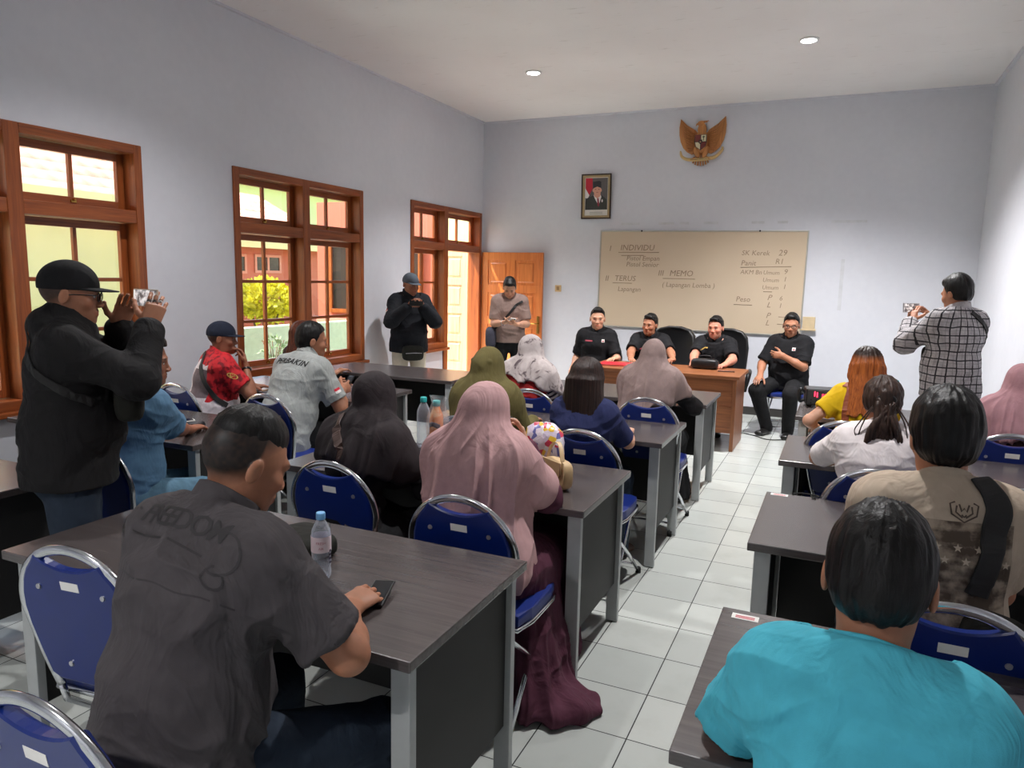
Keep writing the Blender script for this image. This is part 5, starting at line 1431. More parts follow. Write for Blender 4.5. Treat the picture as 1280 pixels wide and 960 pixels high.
def beige_print_mat():
    n = NM('beige_printed_tee'); s = n.sep(n.coord())
    nz = n.noise(n.coord(), 16, 4, .6); band = n.noise(n.mapped((3, 3, 26)), 1.2, 3)
    m = n.math('MULTIPLY', n.math('LESS_THAN', n.math('ABSOLUTE', n.math('ADD', s[0], .0)), .155), n.math('LESS_THAN', s[1], .0))
    m = n.math('MULTIPLY', m, n.math('LESS_THAN', n.math('ABSOLUTE', n.math('SUBTRACT', s[2], .89)), .135))
    g = n.ramp(n.math('ADD', n.math('MULTIPLY', nz, .6), n.math('MULTIPLY', band, .4)), [(.46, (1, 1, 1)), (.58, (.35, .35, .35))])
    base = n.ramp(n.noise(n.coord(), 22, 3), [(.3, srgb(180, 162, 142)), (.7, srgb(192, 174, 154))])
    n.bump(n.noise(n.mapped((1, 1, .6)), 9, 3, .55, 1.2), .5, .03)
    return n.fin(n.mix(n.math('MULTIPLY', m, g), base, srgb(80, 66, 55)), .85)
M['beige_print'] = beige_print_mat()

def patch(p, bvh, origin, right, up, dirv, w, h, parts, parent, name='patch'):
    """small sewn patch: list of (mat, x0, x1, y0, y1)"""
    for mt, x0, x1, y0, y1 in parts:
        bm = grid_bm(x1-x0, y1-y0, 3, 3); bmesh.ops.translate(bm, vec=((x0+x1)/2, (y0+y1)/2, 0), verts=bm.verts[:])
        p.wrap(bm, mt, name, origin, right, up, dirv, parent, bvh, .004)
ink_e = lambda cx, cy, r0, r1, a0, a1, n=14: [(cx+(r0+(r1-r0)*i/n)*math.cos(R(a0+(a1-a0)*i/n)), cy+(r0+(r1-r0)*i/n)*math.sin(R(a0+(a1-a0)*i/n))) for i in range(n+1)]
def line_bm(lines, w):
    bm = NB()
    for pts in lines:
        pts = [Vector((x, y, 0)) for x, y in pts]; L, Rr = [], []
        for i, q in enumerate(pts):
            t = (pts[min(i+1, len(pts)-1)]-pts[max(0, i-1)]).normalized(); nn = Vector((-t.y, t.x, 0)); L.append(bm.verts.new(q+nn*w/2)); Rr.append(bm.verts.new(q-nn*w/2))
        for i in range(len(pts)-1): bm.faces.new([L[i], L[i+1], Rr[i+1], Rr[i]])
    return bm
def dense_text(txt, size, shear=0.0, spacing=1.0, align='CENTER', offset=0.0):
    bm = text_bm(txt, size, shear, 0.0, align, spacing, offset)
    bmesh.ops.triangulate(bm, faces=bm.faces[:]); bmesh.ops.subdivide_edges(bm, edges=[e for e in bm.edges if e.calc_length() > .02], cuts=2, use_grid_fill=False)
    bmesh.ops.triangulate(bm, faces=bm.faces[:]); return bm
def bag_of(label, p, group=None):
    o = thing('shoulder_bag', label, 'bag', tuple(p.org)); o.rotation_euler = (0, 0, p.yaw); return o
def pouch(bm, c, r, Rm=None):
    m = Matrix.Translation(c) @ (Rm or Matrix.Identity(4)) @ Matrix.Diagonal((*r, 1))
    bmesh.ops.create_cube(bm, size=2, matrix=m)
def soft_box(r, bev=.35, sub=2):
    bm = NB(); bmesh.ops.create_cube(bm, size=2); bmesh.ops.subdivide_edges(bm, edges=bm.edges[:], cuts=5, use_grid_fill=True)
    for v in bm.verts:
        q = v.co.copy(); n_ = (abs(q.x)**4+abs(q.y)**4+abs(q.z)**4)**.25; v.co = Vector((q.x/n_*r[0], q.y/n_*r[1], q.z/n_*r[2]))
    for f in bm.faces: f.smooth = True
    return bm
def place_bm(bm, M4): bmesh.ops.transform(bm, matrix=M4, verts=bm.verts[:]); return bm

# ------------------------------------------------------------------ 1. seated man in the grey shirt, nearest the camera
p = Person((-1.272, 1.33, 1.312), -6, lean=16, neck=24, head=(-18, 22, 0), w=1.02, belly=.04, skin='mid', stubble=1.0, label='seated person in dark grey embroidered shirt looking down at a phone, nearest the camera',
    hands=dict(R=dict(w=(-1.125, 1.475, .795), fd=(-.10, 1, .05), pn=(-.25, .1, -1), curl=.55, thumb=.5, pole=(.9, -.2, -.55)), L=dict(l=(-.22, .42, .80), curl=.4)), knees={1: (.22, .46, .43), -1: (-.17, .45, .45)})
p.body(eye_open=False); p.shirt(M['charcoal_shirt'], ckind='fold', sleeve=.80, collar=.05, loose=.018, amp=.026, csz=6.0, seed=1.3, hem=.05); p.trousers(M['dark_jeans']); p.shoes(M['shoe']); p.hair(M['hair'], top=.010, sides=-.002, crop=-.05, seed=2, amp=.003)
bv = p.tree(); ba = -p.fwd
bm = dense_text('FREEDOM', .075, .15, .82, 'CENTER', .001); p.wrap(bm, M['thread'], 'lettering', p.P[3]-p.spd*.085+p.tX[3]*.0, p.tX[3], p.spd, unit(p.fwd-p.spd*.55), p.shirt_o, bv, .0015)
bm = line_bm([ink_e(.15, -.02, .05, .05, 120, -120), ink_e(.15, -.075, .022, .028, 90, 380), ink_e(-.17, .0, .03, .05, 60, 260), [(-.2, -.03), (-.1, -.035), (0, -.03), (.1, -.04)]], .006)
bmesh.ops.subdivide_edges(bm, edges=bm.edges[:], cuts=1); p.wrap(bm, M['thread'], 'embroidery', p.P[3]-p.spd*.085, p.tX[3], p.spd, unit(p.fwd-p.spd*.55), p.shirt_o, bv, .0015)
bm = line_bm([[(-.20+.02*i, -.003*math.sin(i)) for i in range(21)]], .004); p.wrap(bm, M['thread'], 'seam', p.P[3]-p.spd*.17, p.tX[3], p.spd, unit(p.fwd-p.spd*.2), p.shirt_o, bv, .001)
P_FG = p

# ------------------------------------------------------------------ 2. standing man in black cap and hoodie, filming with a phone
p = Person((-2.764, 1.9, 1.672), -38, 'stand', lean=2, head=(-6, 4, 0), w=1.0, belly=.05, skin='mid', hs=1.03, stubble=.9, label='standing person in black cap, glasses and black hooded jacket filming with a phone',
    hands=dict(R=dict(l=(.10, .31, 1.425), fd=(-.30, .30, .9), pn=(-.9, .2, .25), curl=.5, thumb=.2, pole=(.6, -.1, -.9)), L=dict(l=(-.13, .20, 1.415), fd=(.30, .30, .9), pn=(.9, .2, .25), curl=.5, thumb=.2, pole=(-.6, -.1, -.9))))
p.body(mustache=True); p.shirt(M['black_hoodie'], name='hooded_jacket', long=True, hood=True, loose=.020, tail=.09, amp=.012, seed=2.2, flare=.02); p.trousers(M['dark_jeans'], loose=.018); p.shoes(M['shoe']); p.hair(M['hair'], top=.0, sides=.004, crop=-.06); p.cap(M['black_cap']); p.glasses(M['black_frame'])
P_S1 = p; bv = p.tree()
b = bag_of('black crossbody bag worn on the chest of the standing person in black cap', p)
c = p.P[2]+p.fwd*.215-p.spd*.07+p.tX[2]*.09
bm = place_bm(soft_box((.125, .055, .10)), Matrix.Translation(c)); bd = bm_obj('bag_body', bm, M['olive_black_bag'], b, True)
bm = NB(); tube(bm, [c+A(-.09, .05, .045), c+A(0, .064, .05), c+A(.09, .05, .045)], .004, 6); z_ = bm_obj('zip', bm, M['strap'], bd)
bm = NB(); box(bm, c[0]+.085, c[0]+.097, c[1]+.045, c[1]+.055, c[2]-.01, c[2]+.045, .002); bm_obj('zip_pull', bm, M['screw'], bd)
pts = p.strap_path([(60, 1.14), (100, 1.22), (140, 1.33), (180, 1.42), (215, 1.47)], bv); bm = strap_bm(pts, .032, .004, bv); bm_obj('strap', bm, M['strap'], b)

# ------------------------------------------------------------------ 3. man in blue denim shirt
p = Person((-3.11, 2.50, 1.325), -14, lean=14, head=(-34, 4, 0), w=.92, belly=.03, skin='tan', label='seated person in blue denim shirt and pale jeans leaning on the table by the window',
    hands=dict(R=dict(w=(-3.235, 2.86, .79), fd=(-.5, .9, 0), curl=.4, pole=(.7, -.3, -.75)), L=dict(l=(-.30, .40, .80), curl=.3)), knees={1: (.20, .44, .52), -1: (-.16, .43, .50)})
p.body(); p.shirt(M['denim_shirt'], ckind='fold', sleeve=.85, collar=.035, loose=.018, amp=.014, seed=3.1, hem=.05); p.trousers(M['light_jeans'], loose=.018, amp=.010); p.shoes(M['shoe']); p.hair(M['hair'], top=.018, sides=.006, quiff=.014, seed=4)
# ------------------------------------------------------------------ 4. man in red jersey and navy cap
p = Person((-4.11, 3.95, 1.285), -32, lean=10, head=(-22, 3, 0), w=1.05, belly=.05, skin='tan', stubble=.9, label='seated person in navy cap and red white jersey resting chin on hand',
    hands=dict(R=dict(l=(.095, .25, .965), fd=(-.35, -.05, 1), pn=(-.2, -1, .1), curl=.75, thumb=.3, pole=(.5, .5, -.9)), L=dict(l=(-.16, .36, .80))))
p.body(); p.shirt(M['jersey'], ckind='rib', name='jersey', sleeve=.72, collar=.03, amp=.011, seed=4.4, loose=.018); p.trousers(M['black_trousers']); p.hair(M['hair'], top=.0, sides=.003, crop=-.05); p.cap(M['navy_cap']); p.shoes(M['shoe'])
bv = p.tree()
star = line_bm([ink_e(0, 0, .028, .028, 0, 360, 18), [(-.022, -.012), (0, .024), (.022, -.012), (-.026, .008), (.026, .008), (-.022, -.012)]], .007)
ar = unit(p.E[1]-p.SH[1]); sd_ = unit(np.cross(ar, A(0, 1, 0))); p.wrap(star, M['gold'], 'emblem', p.SH[1]+(p.E[1]-p.SH[1])*.30+A(.03, 0, 0), A(0, 1, 0), -ar, A(-1, .1, -.1), p.shirt_o, bv, .003)
b = bag_of('black sling strap bag across the back of the person in red jersey', p)
bm = strap_bm(p.strap_path([(188, 1.07), (165, 1.03), (140, .95), (115, .84), (95, .76), (70, .70)], bv), .035, .004, bv); bm_obj('strap', bm, M['strap'], b)
c = p.P[0]+p.tX[0]*.16+A(0, .10, .06); bm = place_bm(soft_box((.03, .09, .06)), Matrix.Translation(c+A(.03, 0, .0))); bm_obj('bag_body', bm, M['olive_black_bag'], b, True)
w_ = thing('wristwatch', 'dark wristwatch on the raised wrist of the person in red jersey', 'watch', tuple(p.wld(p.W[1]))); 
def watch(root, p, sg, mat, face):
    f = unit(p.W[sg]-p.E[sg]); q = Matrix.Translation(Vector(p.wld(p.W[sg]-f*.028*p.s))-Vector(root.location)) @ Matrix(np.eye(4).tolist()); d = Vector(p.Rw@f)
    rot = d.to_track_quat('Z', 'Y').to_matrix().to_4x4(); r = .031*p.s
    bm = NB(); lathe(bm, [(r, -.009), (r+.003, -.009), (r+.003, .009), (r, .009)], seg=20, caps=False); place_bm(bm, q@rot); bm_obj('watch_strap', bm, mat, root, True)
    n_ = Vector(p.Rw@(-p.hand[sg]['pn'])); bm = NB(); disc(bm, Vector(q.translation)+n_*(r+.001), .016, n_, .006, 18); bm_obj('watch_case', bm, face, root)
watch(w_, p, 1, M['blackplastic'], M['chrome'])
# ------------------------------------------------------------------ 5. man in grey lettered polo, 6. the woman beside him
p = Person((-3.405, 4.10, 1.302), -8, lean=24, neck=18, head=(-32, 6, 0), w=1.06, belly=.03, skin='mid', label='seated person in grey polo with black lettering across the back leaning on a table',
    hands=dict(R=dict(l=(.12, .44, .815), fd=(-.2, 1, .15), pn=(-1, 0, -.2), curl=.5, pole=(.7, -.3, -.75)), L=dict(l=(-.05, .46, .815), fd=(.3, 1, .1), pn=(1, 0, -.3), curl=.4)))
p.body(); p.shirt(M['grey_polo'], ckind='fold', sleeve=.80, collar=.035, loose=.018, amp=.012, seed=5.2, hem=.06); p.trousers(M['black_trousers']); p.hair(M['hair'], top=.012, sides=.004, seed=1); p.shoes(M['shoe'])
bv = p.tree(); P_PB = p
p.wrap(dense_text('PERBAKIN', .066, .2, 1.02, 'CENTER', .0012), M['print_black'], 'lettering', p.P[2]+(p.P[3]-p.P[2])*.44, p.tX[3], p.spd, unit(p.fwd-p.spd*.2), p.shirt_o, bv, .0028)
ar = unit(p.E[1]-p.SH[1]); patch(p, bv, p.SH[1]+(p.E[1]-p.SH[1])*.55, A(0, 1, 0)-ar*ar[1], -ar, A(-1, .15, -.2), 0, 0, [(M['flag_red'], -.025, .025, 0, .018), (M['flag_white'], -.025, .025, -.018, 0)], p.shirt_o, 'flag_patch')
p = Person((-4.37, 5.13, 1.215), -10, lean=6, head=(-10, 4, 0), female=True, skin='mid', label='seated person with reddish brown hair half hidden behind the person in grey polo')
p.body(); p.shirt(M['brown_top'], sleeve=.8); p.skirt(M['black_trousers']); 
def long_hair(p, mat, L=.30, w=.085, top=.016, sides=.014, amp=.006, seed=0.0, spread=.0, front=.058, ends=.02, part=None, name='hair', dpt=.06, bob=False):
    """hair falling behind the shoulders, built as one skin with strand grooves"""
    s = p.hsz; bk = A(0, -.07, .02)
    ops = [('+', p.hell((0, -.014, .028+top*.5), (.079+sides, .100+sides, .090+top)), .02)]
    a = p.H(0, -.050, .0); e = p.P[3]-p.spd*(L-.18)*1.0-p.fwd*(.085 if not bob else .03)
    ops.append(('+', cone(a, e, A(w, dpt+.015)*s, A(w+spread, dpt)*s, p.RH[:, 0], rz=.02), .04))
    for sg in (1, -1): ops.append(('+', cone(p.H(sg*.06, -.015, .0), p.H(sg*(.068+spread), -.025, -.06 if not bob else -.12), A(.026, .055)*s, A(.026, .05)*s, p.RH[:, 0]), .03))
    ops.append(('-', p.hell((0, .105, -.04), (.064, .085, .105)), .02)); ops.append(('-', p.hell((0, .06, -.15), (.06, .07, .09)), .02))
    ez = e[2]
    ops.append(('c', lambda X, Y, Z: (ez+.01-Z)+ends*np.sin(X*60+seed)*.5+ends*np.sin(X*143+Y*90+seed)*.4))
    V, Fq = build(ops, p.hf*1.2); N = vnormals(V, Fq); q = V-p.hc; an = np.arctan2(q@p.RH[:, 0], -(q@p.RH[:, 1]))
    st = vnoise(np.stack([an*12+seed, q[:, 2]*4, 0*an], 1)); st2 = vnoise(np.stack([an*34+seed, q[:, 2]*7, 0*an], 1))
    V = V+N*((st-.45)*amp*1.6+(st2-.5)*amp)[:, None]
    return put_mesh(name, V, Fq, mat, p.o)
long_hair(p, M['hair_auburn'], .30, amp=.007)

# ------------------------------------------------------------------ 7. man by the wall in grey cap, 8. man at the door
p = Person((-4.40, 6.98, 1.672), -134, 'stand', lean=3, head=(20, 10, 0), w=1.03, belly=.06, skin='tan', stubble=.9, label='standing person in grey cap and black jacket by the wall, holding up a phone',
    hands=dict(R=dict(l=(.085, .30, 1.31), fd=(-.55, .25, .8), pn=(-.6, .55, .2), curl=.6, thumb=.3, pole=(.7, -.2, -.8)), L=dict(l=(-.085, .30, 1.31), fd=(.55, .25, .8), pn=(.6, .55, .2), curl=.6, thumb=.3, pole=(-.7, -.2, -.8))))
p.body(); p.shirt(M['black_jacket'], ckind='stand', name='jacket', long=True, loose=.026, collar=.055, tail=.10, amp=.012, seed=7.7, flare=.014); p.trousers(M['khaki_trousers'], loose=.016); p.shoes(M['shoe']); p.hair(M['hair'], top=.0, sides=.002, crop=-.05); p.cap(M['grey_cap']); P_WALL = p
bv = p.tree(); ar = unit(p.E[1]-p.SH[1]); patch(p, bv, p.SH[1]+(p.E[1]-p.SH[1])*.45, A(0, 1, 0)-ar*ar[1], -ar, A(-1, -.3, 0), 0, 0, [(M['flag_red'], -.028, .028, 0, .02), (M['flag_white'], -.028, .028, -.02, 0)], p.shirt_o, 'flag_patch')
b = bag_of('black waist bag of the standing person in grey cap', p); c = p.P[0]+A(.0, .19, -.10)
bm = place_bm(soft_box((.12, .05, .085)), Matrix.Translation(c-A(0, 0, .0))); bm_obj('bag_body', bm, M['olive_black_bag'], b, True)
bm = NB(); tube(bm, [c+A(-.09, .045, .0), c+A(0, .055, .005), c+A(.09, .045, .0)], .004, 6); bm_obj('zip', bm, M['screw'], b)
p = Person((-3.80, 8.30, 1.628), -158, 'stand', lean=7, neck=22, head=(0, 34, 0), w=1.02, belly=.02, skin='fair', label='standing person in grey brown shirt by the open door looking down at a phone',
    hands=dict(R=dict(l=(.05, .30, 1.10), fd=(-1, .35, .12), pn=(-.1, -.3, 1), curl=.35, thumb=.2, pole=(.5, -.4, -.8)), L=dict(l=(-.10, .31, 1.08), fd=(1, .3, .2), pn=(.1, -.2, 1), curl=.5, pole=(-.5, -.4, -.8))))
p.body(eye_open=False); p.shirt(M['taupe_shirt'], ckind='fold', sleeve=.82, collar=.035, tail=.05, loose=.018, amp=.011, seed=8.1); p.trousers(M['black_trousers']); p.shoes(M['shoe']); p.hair(M['hair'], top=.022, sides=.003, quiff=.012, seed=5); P_DOOR = p
bv = p.tree(); b = bag_of('dark blue grey shoulder bag of the person at the open door', p); M['slate_bag'] = fabric('slate_bag_cloth', srgb(70, 70, 82))
bm = strap_bm(p.strap_path([(-60, 1.36), (-35, 1.31), (0, 1.20), (30, 1.10), (60, 1.0), (85, .94)], bv), .03, .004, bv); bm_obj('strap', bm, M['strap'], b)
c = p.P[0]+A(.23, .05, .00); bm = place_bm(soft_box((.07, .13, .13)), Matrix.Translation(c)); bm_obj('bag_body', bm, M['slate_bag'], b, True)
w_ = thing('wristwatch', 'silver wristwatch of the person at the open door', 'watch', tuple(p.wld(p.W[1]))); watch(w_, p, 1, M['chrome'], M['chrome'])

# ------------------------------------------------------------------ 9.-14. women in the middle rows
p = Person((-1.86, 3.80, 1.242), 0, lean=6, head=(-14, 4, 0), female=True, w=1.0, label='seated person in long olive green headscarf behind the mauve headscarf')
p.body(headonly=True); p.shirt(M['olive_scarf'], name='robe', long=True); p.skirt(M['olive_scarf'], 'robe_skirt' and .03, name='robe_skirt'); p.shoes(M['brown_shoe'])
p.scarf(M['olive_scarf'], drop=.46, tent=((.10, .15, .13, .03), (.50, .25, .19, .03)), armt=.95, knot=True, seed=2.0, amp=.012)
p = Person((-2.06, 4.90, 1.235), -10, lean=6, head=(-18, 2, 0), female=True, w=1.02, skin='fair', label='seated person in pale grey printed headscarf, red vest and striped sleeves')
p.body(); p.shirt(M['stripe'], weave=True, long=True, name='striped_top', seed=3.3); p.skirt(M['black_trousers']); p.shoes(M['brown_shoe'])
so_ = p.shirt_o; ops_s = p.shirt_v
p.shirt(M['red_vest'], name='vest', sleeve=.16, loose=.022, collar=.0, seed=3.4, amp=.012)
p.scarf(M['print_scarf'], drop=.10, seed=4.0, amp=.012, grow_=.034, tilt=.25)
p = Person((-1.215, 2.50, 1.240), 2, lean=7, side=-2, head=(-22, 12, 8), female=True, w=1.02, skin='fair', label='seated person in long mauve headscarf and plum dress resting cheek on hand',
    hands=dict(R=dict(l=(.118, .215, .985), fd=(-.30, -.05, 1), pn=(-.85, -.45, .1), curl=.55, thumb=.5, pole=(.55, .8, -.9)), L=dict(l=(-.15, .42, .80))), knees={1: (.17, .43, .50), -1: (-.10, .43, .50)})
p.body(); p.shirt(M['plum_dress'], name='dress', long=True, seed=6.6); p.scarf(M['mauve_scarf'], drop=.52, tent=((.10, .155, .13, .02), (.52, .255, .18, .02)), armt=.70, seed=6.0, amp=.018, tilt=.12); P_MV = p
# the dress falls beside the chair and trails on the floor to the right
def trailing_skirt(p, mat):
    K = (p.K[1]+p.K[-1])/2; ops = []
    for sg in (1, -1): ops += [('+', cone(p.HP[sg]+A(sg*.03, 0, 0), p.K[sg], .115, .088), .06), ('+', ell(p.P[0]+A(sg*.09, -.02, -.03), A(.12, .12, .10)), .05)]
    ops += [('+', cone((p.HP[1]+p.HP[-1])/2, K, A(.16, .09), A(.17, .08)), .06),
            ('+', cone(A(.20, .16, .50), A(.235, .13, .20), A(.06, .16), A(.07, .17), A(1, 0, 0)), .06), ('+', cone(A(.235, .13, .20), A(.25, .10, .05), A(.07, .17), A(.11, .21), A(1, 0, 0)), .05),
            ('+', cone(K+A(0, 0, -.02), A(K[0]+.02, K[1]-.01, .05), A(.22, .085), A(.25, .12)), .06),
            ('+', ell(A(.30, .03, .035), A(.16, .14, .05)), .05), ('+', cone(A(.36, .03, .03), A(.475, .10, .02), A(.10, .035), A(.05, .02), A(.5, -1, 0)), .04),
            ('c', lambda X, Y, Z: 0*X+0*Y+(.006-Z))]
    V, Fq = build(ops, p.h); N = vnormals(V, Fq); L = V-A(.1, .15, 0); a = np.arctan2(L[:, 0], L[:, 1])
    f = 1-np.abs(2*vnoise(np.stack([a*7, V[:, 2]*1.6, 0*a], 1))-1); lo = np.clip((.56-V[:, 2])/.3, .15, 1)
    V = V+N*((f**1.5-.3)*.026*lo+(crease(V*7, 3.)-.3)*.012)[:, None]; V[:, 2] = np.maximum(V[:, 2], .003)
    return put_mesh('skirt', V, Fq, mat, p.o)
trailing_skirt(p, M['plum_dress'])
p = Person((-1.835, 2.62, 1.226), -4, lean=20, neck=14, head=(-10, 6, 0), female=True, w=.92, skin='fair', label='seated person in black headscarf and black top with a brown bag strap',
    hands=dict(R=dict(l=(.10, .44, .80), curl=.3, pole=(.8, -.3, -.6)), L=dict(l=(-.15, .42, .80))))
p.body(); p.shirt(M['black_top'], long=True, seed=9.1, amp=.02); p.skirt(M['black_trousers']); p.shoes(M['brown_shoe']); p.scarf(M['black_scarf'], drop=.20, seed=9.0, amp=.014, tilt=.15, neckr=.085); P_BK = p
b = bag_of('dark brown shoulder bag hanging beside the person in black headscarf', p); M['brown_bag'] = plain('dark_brown_leather', srgb(74, 54, 48), .5, bump=.1, bscale=90)
bs = BVHTree.FromPolygons(np.concatenate([p.shirt_v[0], p.scarf_v[0]]).tolist(), np.concatenate([p.shirt_v[1], p.scarf_v[1]+len(p.shirt_v[0])]).tolist())
pts = p.strap_path([(215, 1.06), (195, 1.0), (180, .94), (165, .84), (150, .74), (138, .64)], bs, .006); pts.append(pts[-1]+Vector((.05, -.02, -.06)))
bm = strap_bm(pts, .038, .004, bs); bm_obj('strap', bm, M['brown_bag'], b)
e_ = pts[-1]; bm = place_bm(soft_box((.11, .045, .075)), Matrix.Translation(e_+Vector((.10, .0, -.055)))@Matrix.Rotation(.2, 4, 'Z')); bd = bm_obj('bag_body', bm, M['brown_bag'], b, True)
bm = NB()
for dx in (.0, .13): lathe(bm, [(.004, -.012), (.012, -.012), (.012, .012), (.004, .012)], (e_.x+dx+.01, e_.y-.05, e_.z-.02), 10)
bm_obj('buckle', bm, M['screw'], bd)
p = Person((-1.238, 3.75, 1.212), 0, lean=6, head=(-6, 6, 0), female=True, w=1.08, skin='fair', label='seated person with straight black bobbed hair in a navy top',
    hands=dict(R=dict(l=(.16, .40, .80), pole=(.6, -.3, -.8)), L=dict(l=(-.12, .42, .80))))
p.body(); p.shirt(M['navy_top'], ckind='rib', sleeve=.85, collar=.015, seed=2.4); p.trousers(M['dark_jeans']); p.shoes(M['brown_shoe']); long_hair(p, M['hair_bob'], .255, .115, sides=.022, top=.018, amp=.003, spread=.025, ends=.008, bob=True, dpt=.085)
p = Person((-1.185, 5.05, 1.240), 0, lean=6, head=(-4, 4, 0), female=True, w=1.1, skin='fair', label='seated person in taupe headscarf and black top before the wooden desk',
    hands=dict(R=dict(l=(.20, .36, .80), pole=(.8, -.3, -.6)), L=dict(l=(-.15, .42, .80))))
p.body(); p.shirt(M['black_top'], long=True, seed=9.9); p.skirt(M['black_trousers']); p.shoes(M['brown_shoe']); p.scarf(M['taupe_scarf'], drop=.27, tilt=-.35, seed=11.0, amp=.014, armt=.45, tent=((.10, .15, .14, .02), (.34, .23, .18, .03)))

# ------------------------------------------------------------------ 15.-18. the officials
def badge(p, bv, txt=True, logo=True):
    if logo:
        bm = grid_bm(.034, .034, 4, 4); p.wrap(bm, M['flag_white'], 'badge', p.P[2]+(p.P[3]-p.P[2])*.42-p.tX[3]*.085, -p.tX[3], p.spd, -p.fwd, p.shirt_o, bv, .003)
        bm = grid_bm(.018, .012, 2, 2); p.wrap(bm, M['flag_red'], 'badge_mark', p.P[2]+(p.P[3]-p.P[2])*.40-p.tX[3]*.085, -p.tX[3], p.spd, -p.fwd, p.shirt_o, bv, .005)
    if txt:
        bm = grid_bm(.085, .014, 6, 1); p.wrap(bm, plain('pale_red_name_tape', srgb(170, 70, 84), .8), 'name_tape', p.P[2]+(p.P[3]-p.P[2])*.40+p.tX[3]*.08, -p.tX[3], p.spd, -p.fwd, p.shirt_o, bv, .003)
p = Person((-2.60, 8.17, 1.322), 192, lean=2, head=(6, 2, 0), w=1.02, skin='fair', hs=1.06, label='seated person in black shirt with red name tape at the left end of the desk',
    hands=dict(R=dict(l=(.26, .12, .62), fd=(0, 1, -.4), curl=.3), L=dict(l=(-.26, .36, .80), fd=(.5, 1, 0), curl=.4)))
p.body(); p.shirt(M['black_shirt'], ckind='fold', sleeve=.86, collar=.04, seed=1.9, loose=.016); p.trousers(M['black_trousers']); p.shoes(M['shoe']); p.hair(M['hair'], top=.010, sides=.001, quiff=.004); badge(p, p.tree())
p = Person((-2.0, 8.30, 1.265), 186, lean=14, head=(-18, 2, -3), w=1.10, belly=.03, skin='mid', hs=1.06, label='seated person in black shirt leaning on the desk, before the left office chair',
    hands=dict(R=dict(w=(-2.10, 7.86, .80), fd=(-.35, 1, 0), curl=.5, pole=(.8, 0, -.6)), L=dict(w=(-1.62, 7.88, .80), fd=(.3, 1, 0), curl=.7, pole=(-.8, 0, -.6))))
p.body(); p.shirt(M['black_shirt'], ckind='fold', sleeve=.80, collar=.04, seed=2.9, loose=.016); p.trousers(M['black_trousers']); p.shoes(M['shoe']); p.hair(M['hair'], top=.014, sides=.002, quiff=.012); badge(p, p.tree(), True, False)
p = Person((-1.268, 8.30, 1.268), 178, lean=12, head=(-8, 3, 0), w=1.14, belly=.05, skin='pink', hs=1.06, label='seated person in black shirt behind a black pouch, at the right end of the desk',
    hands=dict(R=dict(w=(-1.42, 7.86, .79), fd=(-.2, 1, -.05), curl=.15, pole=(.8, 0, -.6)), L=dict(w=(-1.10, 7.90, .80), fd=(.35, 1, 0), curl=.7, pole=(-.8, 0, -.6))))
p.body(); p.shirt(M['black_shirt'], ckind='fold', sleeve=.80, collar=.04, seed=3.9, loose=.016); p.trousers(M['black_trousers']); p.shoes(M['shoe']); p.hair(M['hair'], top=.014, sides=.002, quiff=.006)
bv = p.tree(); p.wrap(line_bm([[(-.05, .0), (-.02, .008), (.01, .004)]], .012), M['gold'], 'collar_pin', p.P[2]+(p.P[3]-p.P[2])*.62+p.tX[3]*.07, -p.tX[3], p.spd, -p.fwd, p.shirt_o, bv, .003)
p = Person((-.50, 8.58, 1.318), 166, lean=3, head=(14, 4, 0), w=1.14, belly=.05, skin='mid', hs=1.06, label='seated person in glasses and black shirt beside the desk, hand raised to the chest',
    hands=dict(R=dict(l=(.20, .34, .645), fd=(-.05, 1, -.35), pn=(0, -.3, -1), curl=.2, pole=(.7, -.4, -.6)), L=dict(l=(.0, .25, .87), fd=(1, .15, .1), pn=(0, -1, 0), curl=.8, pole=(-.9, -.3, -.5))), knees={1: (.20, .42, .49), -1: (-.17, .43, .49)}, feet={1: (.10, .30), -1: (-.14, .34)})
p.body(); p.shirt(M['black_shirt'], ckind='fold', sleeve=.86, collar=.04, seed=4.9, loose=.018); p.trousers(M['black_trousers']); p.shoes(M['shoe']); p.hair(M['hair'], top=.016, sides=.002, quiff=.012); p.glasses(M['black_frame']); badge(p, p.tree(), False, True)

# ------------------------------------------------------------------ 19.-24. right hand side
p = Person((.743, 6.25, 1.722), 36, 'stand', lean=-1, head=(10, 12, 0), w=1.0, belly=.04, skin='mid', label='standing person in grey plaid shirt photographing the desk with a phone',
    hands=dict(R=dict(l=(.10, .34, 1.375), fd=(-.45, .3, .85), pn=(-.85, .3, .2), curl=.5, thumb=.2, pole=(.6, -.1, -.8)), L=dict(l=(-.10, .34, 1.375), fd=(.45, .3, .85), pn=(.85, .3, .2), curl=.5, thumb=.2, pole=(-.6, -.1, -.8))))
p.body(); p.shirt(M['plaid'], ckind='fold', weave=True, long=True, collar=.05, loose=.022, tail=.08, amp=.012, seed=6.1, flare=.01); p.trousers(M['black_trousers']); p.shoes(M['shoe']); p.hair(M['hair'], top=.022, sides=.006, quiff=.014, nape=-.060, seed=7); P_PL = p
bv = p.tree(); b = bag_of('black sling strap over the shoulder of the person in plaid shirt', p)
bm = strap_bm(p.strap_path([(-30, 1.42), (0, 1.44)] and [(170, 1.475), (150, 1.44), (130, 1.37), (112, 1.28), (95, 1.20), (70, 1.14)], bv), .038, .004, bv); bm_obj('strap', bm, M['strap'], b)
c = p.P[1]+A(.05, .23, .06); bm = place_bm(soft_box((.10, .045, .07)), Matrix.Translation(c)); bm_obj('bag_body', bm, M['olive_black_bag'], b, True)
